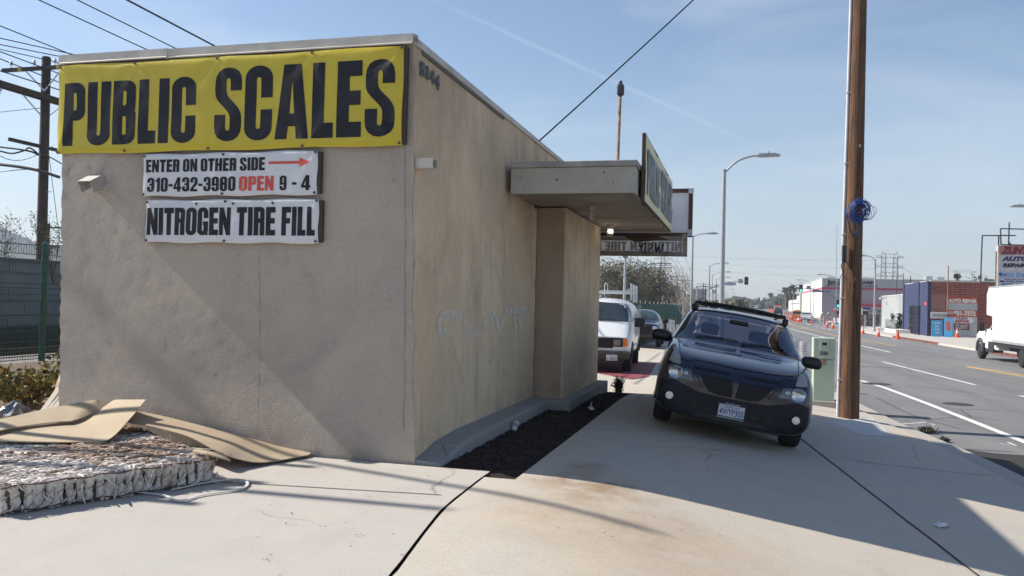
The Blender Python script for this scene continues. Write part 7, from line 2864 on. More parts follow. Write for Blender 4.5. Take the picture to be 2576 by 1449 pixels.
# ------------------------------------------------------------------ buildings across the street
M_STOREW = mat('store_white', (.70, .69, .66), .85, var=.06, scale=.2, dirt=(.58, .54, .46))
M_STOREG = mat('store_grey', (.33, .335, .36), .85, var=.06, scale=.3)
M_STOREG2 = mat('store_lilac', (.285, .265, .295), .85, var=.06, scale=.3)
M_STRIPE = mat('store_red', (.33, .02, .07), .7)
M_STRIPEP = mat('store_pink', (.50, .13, .16), .7)
SXW, SY = 16.5, 185.8
gz = roadz(SY) + .1
st_ = thing('grocery_store', 'big store with white street side, grey front and red stripe', 'building', (SXW, SY, gz))
H = atY(2067.5, 700.6, SY).z - gz
MB().bb((0, 0, -1.2), (48, 58, H)).build('wall', [M_STOREW], st_)
zst = atY(2067.5, 725, SY).z - gz
MB().bb((-.0, -.05, zst + .25), (48, -.004, H - .02)).build('front_upper', M_STOREG, st_)
MB().bb((-.0, -.05, -1.2), (48, -.004, zst - .2)).build('front_lower', M_STOREG2, st_)
MB().bb((-.0, -.08, zst - .198), (48, -.004, zst + .248)).build('stripe', M_STRIPE, st_)
MB().bb((-.05, .0, zst - .2), (-.004, 58, zst + .22)).build('stripe', M_STRIPEP, st_)
MB().bb((-.1, -.1, H), (48, 58, H + .12)).build('coping', M_STOREW, st_)
fx = lambda px: atY(px, 770, SY).x - SXW
fz = lambda py, px=2100: atY(px, py, SY).z - gz
letters('lettering', plain('J', .06), (fx(2078), -.06, fz(721)), (1, 0, 0), (0, 0, 1), fx(2087) - fx(2078), fz(704.5) - fz(721), M_INK, st_, .02)
letters('lettering', plain('ETRO', .07), (fx(2088.5), -.06, fz(717)), (1, 0, 0), (0, 0, 1), fx(2116) - fx(2088.5), fz(707.5) - fz(717), M_INK, st_, .02)
MB().bb((fx(2087), -.075, fz(720.3)), (fx(2117), -.055, fz(719))).build('underline', M_INK, st_)
letters('lettering', plain('CARRY', .07), (fx(2160), -.06, fz(715, 2180)), (1, 0, 0), (0, 0, 1), fx(2205) - fx(2160), fz(707.2, 2180) - fz(715, 2180), M_INK, st_, .02)
letters('lettering', plain('GROCERIES', .03), (fx(2158), -.06, fz(723, 2180)), (1, 0, 0), (0, 0, 1), fx(2205.5) - fx(2158), fz(717.3, 2180) - fz(723, 2180), M_INK, st_, .02)
letters('house_number', plain('5233', .015), (fx(2075), -.06, fz(735.2, 2080)), (1, 0, 0), (0, 0, 1), fx(2088) - fx(2075), fz(731, 2080) - fz(735.2, 2080), M_INK, st_, .02)
MB().bb((fx(2165), -1.2, fz(772, 2200)), (fx(2222), -.09, fz(765.5, 2200))).build('awning', M_STRIPE, st_, bev=.05)
for px0, px1, h_ in ((2081, 2098, .45), (2171, 2186, .5), (2188, 2204, .4), (2334, 2351, .9), (2362, 2381, .75)):
    MB().bb((fx(px0), 2, H + .1), (fx(px1), 5, H + h_)).build('roof_unit', M_SIGNB, st_, bev=.05)
# its lower white wings down the street
t_ = thing('store_wing', 'low white wing with dark band beyond the big store', 'building', (SXW - .1, 246, roadz(246)))
MB().bb((0, .8, -1), (30, 60, 4.0)).build('wall', M_STOREW, t_)
MB().bb((0, .8, 4.002), (30, 18, 5.0)).build('upper_wall', M_STOREW, t_)
MB().bb((-.4, -3, -1), (4, .79, 5.4)).build('pier', mat('cream_pier', (.48, .45, .34), .8), t_)
MB().bb((-.05, 1, 2.7), (-.004, 50, 3.0)).build('dark_band', M_LAMPD, t_)

# low pale building
YL0, YL1, XF = 96.3, 110.2, 16.65
gz = ROADZ + .15
lo_ = thing('low_building', 'small pale grey wall building with wall lamp left of the blue one', 'building', (XF, YL0, gz))
MB().bb((.0, .0, -.5), (10, YL1 - YL0, 3.95)).build('wall', mat('pale_render', (.34, .355, .36), .85, var=.08, scale=.4, dirt=(.42, .42, .41)), lo_)
MB().bb((-.05, -.0, 3.95), (10.05, YL1 - YL0 + .05, 4.02)).build('coping', M_STOREW, lo_)
lamp_c = atX(2231, 749, XF)
ml = MB()
ml.tube([(0, lamp_c.y - YL0, lamp_c.z - gz), (-.55, lamp_c.y - YL0 - .1, lamp_c.z - gz - .05)], .05, 6)
ml.lathe([(.05, .15), (.22, 0), (.24, -.12), (0, -.1)], (-.65, lamp_c.y - YL0 - .1, lamp_c.z - gz - .08), n=12)
ml.build('wall_lamp', M_SIGNB, lo_)
MB().tube([(.5, 3, 3.9), (.5, 3, 6.4)], .03, 5).tube([(.5, 7, 3.9), (.5, 7, 6.1)], .03, 5).build('roof_pipe', M_POLED, lo_)
dp = MB()
dp.tube([(1.5, 5, 3.9), (1.5, 4.6, 6.1)], .05, 6).beam((1.5, 3.2, 4.35), (1.5, 5.8, 4.45), .5, .12)
dp.build('roof_antenna', M_SIGD, lo_)
# ramp with railing in front
rp = thing('entrance_ramp', 'white ramp wall with grey railing before the pale building', 'ramp', (XF - 1.5, 91.5, gz))
MB().bb((0, 0, -.2), (1.4, 6.5, .35)).bb((-.5, 6.52, -.2), (1.4, 7.6, .42)).build('ramp_wall', M_STOREW, rp, bev=.02)
mb = MB()
for k in range(16):
    mb.tube([(.05, .1 + k * .42, .3), (.05, .1 + k * .42, 1.3)], .02, 4)
mb.tube([(.05, .1, 1.3), (.05, 6.5, 1.3)], .03, 5).tube([(.05, .1, .6), (.05, 6.5, .6)], .025, 5)
mb.build('railing', M_LAMPD, rp)
shrub('green bush between the ramp railing and the blue wall', XF - .3, 97.2, gz + .3, .9, .9, 1.9, 900, .12, M_GRN, 41)

# blue and brick building
BYA, BYB = 84.0, 96.2


def brick(name, c1, c2, mo, w=.42, h=.14, axis='x'):
    t = NT(name)
    br = t.n('ShaderNodeTexBrick')
    br.inputs['Scale'].default_value = 1.0
    br.inputs['Brick Width'].default_value = w
    br.inputs['Row Height'].default_value = h
    br.inputs['Mortar Size'].default_value = .014
    br.inputs['Color1'].default_value = (*c1, 1)
    br.inputs['Color2'].default_value = (*c2, 1)
    br.inputs['Mortar'].default_value = (*mo, 1)
    cb = t.n('ShaderNodeCombineXYZ')
    xyz = t.xyz()
    t.t.links.new(xyz[0 if axis == 'x' else 1], cb.inputs[0])
    t.t.links.new(xyz[2], cb.inputs[1])
    t.t.links.new(cb.outputs[0], br.inputs['Vector'])
    c = t.mix(t.rng(t.noise(.8, 5), .4, .75, 0, .35), br.outputs['Color'], tuple(x * .7 for x in c1))
    return t.done(c, .85, 0, t.bump(br.outputs['Fac'], -.7, .02))


M_BRICKR = brick('red_brick', (.20, .050, .036), (.26, .070, .05), (.33, .24, .20), .8, .22)
M_BRICKB = brick('blue_brick', (.032, .042, .105), (.038, .05, .12), (.022, .03, .08), .8, .20, 'y')
M_BLUEP = mat('blue_panel', (.030, .040, .10), .7, var=.1)
ab = thing('brick_building', 'brick building with navy blue painted street face and red brick side', 'building', (XF, BYA, gz))
H = 4.97
XE = atY(2500, 770, BYA).x - XF
MB().bb((.2, .02, -.4), (XE, BYB - BYA, H)).build('side_wall', M_BRICKR, ab)
MB().bb((0, .0, -.4), (.198, BYB - BYA, H + .05)).build('street_wall', M_BRICKB, ab)
for y0, y1 in ((.0, .7), (4.0, 6.8), (BYB - BYA - .5, BYB - BYA)):
    MB().bb((-.08, y0, -.4), (-.002, y1, H + .1)).build('pilaster', M_BLUEP, ab)
MB().bb((.1, -.06, H), (XE + .1, 12, H + .14)).build('coping', mat('pale_coping', (.5, .48, .44), .8), ab)
ya, yb2 = atX(2315, 800, XF).y - BYA, atX(2290, 800, XF).y - BYA
dg_ = MB().bb((-.05, ya, 0), (.0, yb2, 2.75)).build('door', mat('gate_black', (.012, .012, .013), .6), ab)
mb = MB()
for k in range(12):
    y = ya + (yb2 - ya) * k / 11
    mb.bb((-.12, y - .02, .05), (-.085, y + .02, 2.8))
for z in (.1, .9, 1.7, 2.75):
    mb.bb((-.13, ya, z - .04), (-.08, yb2, z + .04))
mb.build('security_gate', mat('gate_iron', (.02, .02, .022), .55), dg_)
pz_ = atX(2331, 764, XF)
nb = MB().bb((-.10, pz_.y - BYA - .42, pz_.z - gz - .16), (-.085, pz_.y - BYA + .42, pz_.z - gz + .16)).build('number_plate', mat('plate_red', (.6, .02, .04), .5), ab)
letters('lettering', plain('5275', .01), (-.10, pz_.y - BYA + .3, pz_.z - gz - .08), (0, -1, 0), (0, 0, 1), .6, .16, mat('plate_pink', (.8, .35, .35), .5), nb, .006)
mb = MB()
mb.bb((-.6, 1.0, 0), (-.56, 1.04, 1.5)).bb((-.6, 2.6, 0), (-.56, 2.64, 1.0)).bb((-.6, 1.0, 1.46), (-.56, 2.0, 1.5))
mb.build('handrail', M_BLUEP, ab)
sx2 = lambda px: atY(px, 780, BYA - .1).x - XF
sz2 = lambda py, px=2420: atY(px, py, BYA - .1).z - gz
MB().bb((sx2(2343), -.012, sz2(790, 2350)), (sx2(2378), -.001, sz2(740, 2350))).build('painted_patch', brick('pink_brick', (.27, .13, .105), (.30, .15, .12), (.25, .12, .10), .8, .22), ab)
M_SGREY = mat('sign_grey', (.40, .415, .42), .8, var=.1, scale=.8, dirt=(.33, .33, .33))
M_SRED = mat('sign_red_paint', (.42, .075, .04), .75, var=.15, scale=1)
M_SWHT = mat('sign_letter_white', (.66, .64, .60), .7)
M_SDRED = mat('sign_letter_red', (.32, .02, .04), .7)
x0, x1 = sx2(2382), sx2(2457)
sg = thing('painted_sign_wall', 'grey garden wall panel with red repair shop lettering beside the blue boards', 'sign', (XF, BYA - .12, gz))
MB().bb((x0, -.2, -.3), (x1, .1, sz2(747))).build('panel', M_SGREY, sg)
MB().bb((x0, -.215, sz2(763)), (x1, -.202, sz2(746.5))).build('red_band', M_SRED, sg)
MB().bb((x0, -.215, sz2(797)), (x1, -.202, sz2(780.5))).build('red_band', M_SRED, sg)
letters('lettering', heavy('AUTO', .09) if 0 else plain('AUTO REPAIR', .06), (x0 + .05, -.217, sz2(762)), (1, 0, 0), (0, 0, 1), x1 - x0 - .1, sz2(752) - sz2(762), M_SWHT, sg, .006)
letters('lettering', plain('(323)', .03), (x0 + .03, -.217, sz2(793)), (1, 0, 0), (0, 0, 1), (x1 - x0) * .18, sz2(784) - sz2(793), M_SWHT, sg, .006)
letters('lettering', plain('931-7372', .06), (x0 + (x1 - x0) * .21, -.217, sz2(795)), (1, 0, 0), (0, 0, 1), (x1 - x0) * .74, sz2(782) - sz2(795), M_SWHT, sg, .006)
bub = rr(0, 0, 1, 1, (.22, .48), (.22, .48), (.22, .48), (.22, .48))
Vb, Fb = boolean2d([bub])
letters('bubble', (Vb, Fb), (x0 + (x1 - x0) * .18, -.204, sz2(812)), (1, 0, 0), (0, 0, 1), (x1 - x0) * .72, sz2(797.5) - sz2(812), M_SWHT, sg, .004)
letters('lettering', plain('COLLISION', .05), (x0 + (x1 - x0) * .30, -.21, sz2(804)), (1, 0, 0), (0, 0, 1), (x1 - x0) * .38, sz2(798) - sz2(804), M_SDRED, sg, .006)
letters('lettering', plain('REPAIR', .05), (x0 + (x1 - x0) * .27, -.21, sz2(811)), (1, 0, 0), (0, 0, 1), (x1 - x0) * .48, sz2(805) - sz2(811), M_SDRED, sg, .006)
MB().bb((x0 + (x1 - x0) * .23, -.216, sz2(830)), (x0 + (x1 - x0) * .74, -.202, sz2(814))).build('name_panel', M_SIGD, sg)
letters('panel_red', ([(0, 0), (1, 0), (1, 1), (0, 1)], [(0, 1, 2, 3)]), (x0 + (x1 - x0) * .25, -.216, sz2(829)), (1, 0, 0), (0, 0, 1), (x1 - x0) * .47, sz2(815) - sz2(829), M_SDRED, sg, .006)
letters('lettering', plain('ZUNY', .05), (x0 + (x1 - x0) * .25, -.222, sz2(828)), (1, 0, 0), (0, 0, 1), (x1 - x0) * .46, sz2(816) - sz2(828), M_SGREY, sg, .010)
MB().tube([(x0 - .05, -.3, -.1), (x0 - .0, -.3, sz2(670))], .05, 6).build('rusty_pole', mat('rust_pole', (.28, .12, .07), .8), sg)
b = MB().bb((0, -.06, 0), (sx2(2381) - sx2(2339), 0, sz2(786.4) - sz2(802.5))).build('repair_board', M_SWHT, loc=(XF + sx2(2339), BYA - .5, gz + sz2(802.5)))
tag(b, 'white repair sign board with dark letters above the blue boards', 'sign')
letters('lettering', plain('ZUNY AUTO REPAIR', .015), (.1, -.062, .12), (1, 0, 0), (0, 0, 1), 1.35, .30, mat('ink_soft', (.12, .11, .10), .7), b, .006)
M_SKY = mat('board_blue', (.05, .33, .62), .6, var=.12, scale=1)
for (pa, pb2, py0, py1, rz_, lb, wr) in ((2338.5, 2366, 843, 802.5, .06, 'large pale blue board with white smudged writing leaning at the brick wall', ('NEW USED', 'OIL', 'FILTER', 'TIRES')), (2367, 2387, 852, 806, .25, 'narrow blue board with red tall letter leaning right of the larger blue one', ('I',))):
    o = thing('sign_board', lb, 'sign', (XF + sx2(pa), BYA - 1.0 - (.5 if rz_ > .1 else 0), gz), rz=-rz_)
    w_ = sx2(pb2) - sx2(pa)
    h_ = sz2(py1) - sz2(py0)
    MB().bb((0, -.03, 0), (w_, .03, h_)).build('board', M_SKY, o, bev=.02)
    for k, s_ in enumerate(wr):
        ww, hh_ = (w_ * (.7 if k == 0 else .42), h_ * .11) if len(wr) > 1 else (w_ * .5, h_ * .5)
        letters('lettering', plain(s_, .03), ((w_ - ww) / 2, -.032, h_ * (.78 - .2 * k) if len(wr) > 1 else h_ * .35), (1, 0, 0), (0, 0, 1), ww, hh_, M_SWHT if len(wr) > 1 else M_SRED, o, .006)
# orange annexe to the right
ox = atY(2460, 780, 84.3).x
on_ = thing('orange_annexe', 'orange wall with dark roller door right of the brick building, behind the truck', 'building', (ox, 84.3, gz))
oz = lambda py: atY(2475, py, 84.3).z - gz
MB().bb((0, 0, oz(759)), (9, 6, oz(727))).build('orange_wall', mat('orange_paint', (.72, .22, .035), .8, var=.08), on_)
MB().bb((.05, .1, -.3), (2.0, 6, oz(759.5))).build('dark_door', mat('door_grey', (.09, .095, .10), .7), on_)
MB().bb((2.05, .12, -.3), (9, 6, oz(759.5))).build('louvre_wall', mat('louvre_beige', (.34, .29, .21), .8), on_)
MB().bb((atY(2487, 700, 84.3).x - ox, 1.5, oz(727)), (atY(2508, 700, 84.3).x - ox, 4, oz(700))).build('roof_cabin', mat('cabin_grey', (.20, .21, .21), .7), on_)

# tall pylon sign
PYY = 70.0
P_ = lambda px, py: atY(px, py, PYY)
pn_ = thing('pylon_sign', 'tall layered repair shop pylon sign behind the box truck', 'sign', (P_(2511, 720).x, PYY, gz))
rx_ = lambda px: P_(px, 690).x - P_(2511, 690).x
rz2 = lambda py, px=2540: P_(px, py).z - gz
xr = rx_(2606)
MB().bb((rx_(2507), -.12, -.1), (-.01, .25, rz2(617, 2509))).bb((xr + .01, -.12, -.1), (xr + .25, .25, rz2(617, 2509))).build('post', M_SWHT, pn_)
MB().bb((rx_(2504.5), .0, -.1), (rx_(2506.8), .15, rz2(632, 2505))).build('side_post', mat('rust_pole', (.28, .12, .07), .8), pn_)
M_PINK = mat('sign_pink', (.42, .17, .155), .6)
M_MAROON = mat('sign_maroon', (.17, .015, .03), .6)
M_PWH = mat('sign_offwhite', (.46, .46, .47), .6)
M_PBL = mat('sign_bluewhite', (.40, .45, .56), .6)
for nm, ya_, yb_, m_ in (('top_panel', 640.5, 618, M_PINK), ('middle_panel', 683.4, 641, M_PWH), ('lower_panel', 723, 683.8, M_PBL)):
    MB().bb((0, -.1, rz2(ya_)), (xr, .15, rz2(yb_))).build(nm, m_, pn_)
for s_, x0_, x1_, ya_, yb_, m_, bo, sh in (('ZUNY', 2515, 2589, 640, 620.5, M_MAROON, .07, .35), ('AUTO', 2517, 2586, 657.5, 645, mat('sign_navy', (.03, .025, .12), .6), .07, .25), ('REPAIR', 2520, 2580, 672.8, 662.5, M_INK, .06, .25), ('SMOG CHECK', 2514, 2595, 698, 686.5, mat('sign_cyan', (.13, .28, .50), .6), .04, .05), ('PASS OR DONT PAY', 2525, 2598, 704.6, 700.4, M_MAROON, .015, 0), ('ENTER THRU ALLEY', 2529, 2598, 710.6, 706, M_INK, .02, 0), ('938-4083', 2531, 2573, 721.8, 712.8, M_INK, .02, 0), ('OPEN', 2579, 2592, 715, 712.5, M_MAROON, .0, 0)):
    letters('lettering', plain(s_, bo, sh), (rx_(x0_), -.11, rz2(ya_)), (1, 0, 0), (0, 0, 1), rx_(x1_) - rx_(x0_), rz2(yb_) - rz2(ya_), m_, pn_, .01)
el = ellipse(0, 0, 1, 1, 18)
letters('oval', (el, [tuple(range(18))]), (rx_(2518), -.11, rz2(721.8)), (1, 0, 0), (0, 0, 1), rx_(2529) - rx_(2518), rz2(713) - rz2(721.8), M_INK, pn_, .008)
letters('lettering', plain('323', .02), (rx_(2520), -.11, rz2(719.5)), (1, 0, 0), (0, 0, 1), rx_(2527) - rx_(2520), rz2(715.5) - rz2(719.5), M_PBL, pn_, .02)
letters('arrow', ([(0, 0), (.7, 0), (1, .5), (.7, 1), (0, 1), (.15, .5)], [(0, 1, 4, 5), (1, 2, 3, 4)]), (rx_(2513), -.11, rz2(710.2)), (1, 0, 0), (0, 0, 1), rx_(2527) - rx_(2513), rz2(706.2) - rz2(710.2), M_INK, pn_, .01)
letters('bullet', (el, [tuple(range(18))]), (rx_(2510.5), -.11, rz2(694)), (1, 0, 0), (0, 0, 1), .22, .22, M_SBLUE, pn_, .01)
mb = MB()
q = lambda zx, zy: (rx_(2421.4 + zx * .1302), .05, rz2(553.5 + zy * .1302))
for pl in (((370, 300), (350, 1220)), ((365, 300), (1020, 298)), ((690, 300), (688, 495)), ((720, 165), (1500, 182)), ((720, 165), (735, 478)), ((730, 476), (1500, 487)), ((888, 45), (882, 490)), ((885, 430), (940, 490)), ((350, 1218), (620, 1220))):
    mb.tube([q(*pl[0]), q(*pl[1])], .05, 6)
mb.build('pipe_frame', mat('frame_dark', (.04, .045, .05), .6, .3), pn_)

# lot corner beyond the cross street: fence, tank and shrubs
c0 = Vector((16.9, 150, roadz(150)))
o = MB().bb((0, 0, 0), (22, .15, 1.7)).build('board_fence', mat('brown_boards', (.10, .075, .055), .9, var=.4, scale=1.5), loc=c0)
tag(o, 'brown board fence in front of the grey store beyond the cross street', 'fence')
o = MB().lathe([(2.6, 0), (2.6, 2.6), (2.4, 2.7), (0, 2.7)], n=24).build('storage_tank', mat('tank_grey', (.26, .26, .25), .8), loc=(21.5, 156, roadz(156)))
tag(o, 'low round grey tank behind the brown board fence', 'tank')
shrub('wide reddish brown bush under the red awning of the store', atD(2190, 775, 120).x, atD(2190, 775, 120).y, -.6, 1.6, 1.4, 2.3, 1500, .14, [mat('bush_red', (.10, .05, .04), .9), mat('bush_red2', (.06, .035, .03), .9)], 51)
c0 = atD(2160, 775, 112)
cf = thing('chain_fence', 'pipe framed chain fence between the pole and the pale building', 'fence', (c0.x, c0.y, gz))
mb = MB()
for k in range(9):
    mb.tube([(k * .9, 0, 0), (k * .9, 0, 1.9)], .04, 5)
mb.tube([(0, 0, 1.9), (7.2, 0, 1.9)], .035, 5).tube([(0, 0, .1), (7.2, 0, .1)], .03, 5)
for k in range(60):
    mb.tube([(k * .12, 0, .1), (k * .12, 0, 1.9)], .012, 3, False)
mb.build('fence_frame', M_GALV, cf)

# ------------------------------------------------------------------ road works
M_ORANGE = mat('cone_orange', (.75, .085, .02), .55, var=.1)
M_CWHITE = mat('cone_white', (.72, .72, .72), .5)


def cone(label, p, h=.71, collar=True, grp='traffic cones'):
    t_ = thing('traffic_cone', label, 'traffic cone', p, group=grp)
    k = h / .71
    MB().bb((-.19 * k, -.19 * k, .0), (.19 * k, .19 * k, .035 * k)).build('base', M_ORANGE, t_)
    MB().lathe([(.145 * k, .035 * k), (.10 * k, .30 * k), (.045 * k, .66 * k), (.035 * k, .71 * k), (0, .71 * k)], n=14).build('cone_body', M_ORANGE, t_, smooth=50)
    if collar:
        MB().lathe([(.098 * k, .33 * k), (.079 * k, .45 * k)], n=14).build('collar', M_CWHITE, t_, smooth=50)
        MB().lathe([(.070 * k, .51 * k), (.059 * k, .57 * k)], n=14).build('collar', M_CWHITE, t_, smooth=50)
    return t_


cone('collared cone in the road before the kerb, left of the plain orange one', onR(2209.6, 846.9), .80)
cone('collared cone half hidden at the right side of the brown utility pole', onR(2170.9, 840.7), .80)
cone('plain orange cone without collars by the red kerb', onR(2258.3, 853.3), .82, False)
cone('collared cone standing on the pavement before the grey repair wall', onR(2407.9, 849, .15), .85)
cone('collared cone in front of the striped barricade', onR(2080.5, 823.7), .95)
cone('collared cone alone right of the striped barricade', onR(2095.2, 826.7), .95)
cone('cone just left of the speed limit board', onR(2041.5, 814.3), .95, False)
for k, (px, py) in enumerate(((2005.7, 810.7), (2009.2, 810.9))):
    cone(('left' if not k else 'right') + ' one of two collared cones side by side behind the orange pickup', onR(px, py), .95)


def tube_post(label, p, grp, h=1.05):
    t_ = thing('channelizer_post', label, 'traffic post', p, group=grp)
    MB().lathe([(.22, 0), (.22, .05), (.10, .08), (.085, h * .55), (.075, h - .05), (.05, h), (0, h)], n=10).build('post_body', M_ORANGE, t_, smooth=50)
    MB().lathe([(.092, h * .62), (.088, h * .70)], n=10).build('collar', M_CWHITE, t_)


tube_post('orange post touching the left rear corner of the orange pickup', onR(1998.3, 808.5), 'orange posts along the works')
tube_post('orange post between the orange pickup and the white sign board', onR(2014.4, 811.6), 'orange posts along the works')
for px, py in ((1993, 806.3), (1990, 805.5), (1986.6, 804.2), (1981, 802), (1972.7, 798.5)):
    tube_post('one of the close row of orange posts left of the orange pickup', onR(px, py), 'row of orange posts')
for k in range(6):
    tube_post('one of the far curved line of orange posts beside the distant cars', onR(1934 + k * 2.2, 781.6 + k * .9), 'far orange posts', .85)


def a_board(label, px, py, w, h, txt=None, stripes=False):
    p = onR(px, py)
    t_ = thing('barricade' if stripes else 'sign_stand', label, 'barricade' if stripes else 'road sign', p)
    for y, s in ((-.25, 1), (.25, -1)):
        mb = MB()
        for x in (-w / 2, w / 2 - .06):
            mb.beam((x + .03, y, 0), (x + .03, y * .15, h), .07, .05)
        mb.build('frame', M_CWHITE, t_)
    bs = (((.55, .95), (.25, .42)) if stripes else ((.35, .98), (.10, .22)))
    for z0_, z1_ in bs:
        MB().bb((-w / 2, -.20 * (1 - z0_) - .09, h * z0_), (w / 2, -.20 * (1 - z0_) - .06, h * z1_)).build('panel', M_CWHITE, t_)
    if stripes:
        for z0_, z1_ in bs:
            V, F = [], []
            n = 6
            for i in range(n):
                a = -w / 2 + w * i / n
                V += [(a, h * z0_), (a + w / n * .5, h * z0_), (a + w / n * .98, h * z1_), (a + w / n * .48, h * z1_)]
                F.append((4 * i, 4 * i + 1, 4 * i + 2, 4 * i + 3))
            MB().add([(x, -.20 * (1 - z0_) - .096, z) for x, z in V], F).build('stripes', M_SRED, t_)
    if txt:
        letters('lettering', plain(txt, .04), (-w * .4, -.20 * .65 - .092, h * .52), (1, 0, 0), (0, 0, 1), w * .8, h * .3, M_INK, t_, .006)
    return t_


a_board('striped white and orange barricade nearest the collared cones', 2083, 823, 1.2, 1.55, stripes=True)
a_board('striped barricade behind and left of the nearest one', 2072, 813.5, 1.1, 1.4, stripes=True)
a_board('white stand board reading R25 right of the white pickup', 2049.5, 814, .75, .78, 'R25')
a_board('white stand board with small dark print left of the white pickup', 2024, 812.3, .72, .98, 'END')
for k in range(5):
    a_board('one of the pale barricades in the far row along the store side', 1982 + k * 4.2, 794.5 + k * .9, 1.5, 1.1, stripes=True)['group'] = 'far row of barricades'
# orange flags on a stand
p = onR(2104.5, 815)
fl_ = thing('warning_flag', 'bright orange warning flags on a stand at the foot of the signal lamp', 'flag', p)
MB().tube([(0, 0, 0), (0, 0, 2.2)], .02, 5).build('staff', M_LAMPD, fl_)
for z0_, s in ((1.1, 1), (1.9, -1)):
    P = []
    for j in range(5):
        for i in range(6):
            P.append((s * (.02 + .75 * i / 5), .05 * math.sin(i * 1.4 + j), z0_ + .6 * j / 4 - .08 * i / 5 * (j - 2)))
    MB().grid(P, 6, 5).build('flag_cloth', mat('flag_orange', (.85, .12, .04), .8), fl_).data.shade_smooth()


# road worker
def person(label, p, mats_, h=1.75, lean=.25):
    t_ = thing('person', label, 'person', p, rz=.5)
    j = {0: (0, 0, .93), 1: (0, -lean * .3, 1.15), 2: (0, -lean * .8, 1.42), 3: (0, -lean, 1.53), 4: (0, -lean * 1.1, 1.66), 5: (.20, -lean * .8, 1.40), 6: (.27, -lean - .05, 1.13), 7: (.20, -lean - .25, .95), 8: (-.20, -lean * .8, 1.40), 9: (-.27, -lean - .05, 1.13), 10: (-.20, -lean - .25, .95), 11: (.10, .02, .90), 12: (.13, -.05, .48), 13: (.13, .02, .06), 14: (.13, -.12, .03), 15: (-.10, .02, .90), 16: (-.14, -.08, .48), 17: (-.14, .08, .06), 18: (-.14, -.06, .03), 19: (0, -lean * 1.1, 1.74)}
    ed = [(0, 1), (1, 2), (2, 3), (3, 4), (4, 19), (2, 5), (5, 6), (6, 7), (2, 8), (8, 9), (9, 10), (0, 11), (11, 12), (12, 13), (13, 14), (0, 15), (15, 16), (16, 17), (17, 18)]
    rad = {0: .15, 1: .14, 2: .16, 3: .055, 4: .095, 19: .07, 5: .07, 6: .05, 7: .04, 8: .07, 9: .05, 10: .04, 11: .10, 12: .07, 13: .05, 14: .045, 15: .10, 16: .07, 17: .05, 18: .045}
    me = bpy.data.meshes.new('body')
    me.from_pydata([j[i] for i in range(20)], ed, [])
    o = link('body', me, t_)
    me.materials.append(mats_[0])
    md = o.modifiers.new('skin', 'SKIN')
    for i, sv in enumerate(me.skin_vertices[0].data):
        sv.radius = (rad[i], rad[i])
        sv.use_root = i == 0
    o.modifiers.new('sub', 'SUBSURF').levels = 1
    hd = Vector(j[4])
    MB().lathe([(.175, -.02), (.17, 0), (.125, .01), (.12, .06), (.08, .12), (0, .14)], hd + Vector((0, -.02, .03)), n=14).build('helmet', mats_[1], t_, smooth=40)
    MB().lathe([(.185, -.02), (.205, .12), (.21, .26), (.17, .38), (.08, .42)], (0, -lean * .55, 1.03), n=14).build('vest', mats_[2], t_, smooth=50)
    return t_


M_CLOTH = mat('work_cloth', (.28, .24, .20), .9)
person('person in white helmet and orange vest bending over the barricades', onR(2066.5, 812), (M_CLOTH, M_CWHITE, M_ORANGE))
person('second person in pale helmet and orange vest, farther right by the barricade', onR(2079, 813.5), (M_CLOTH, M_CWHITE, M_ORANGE), lean=.4)


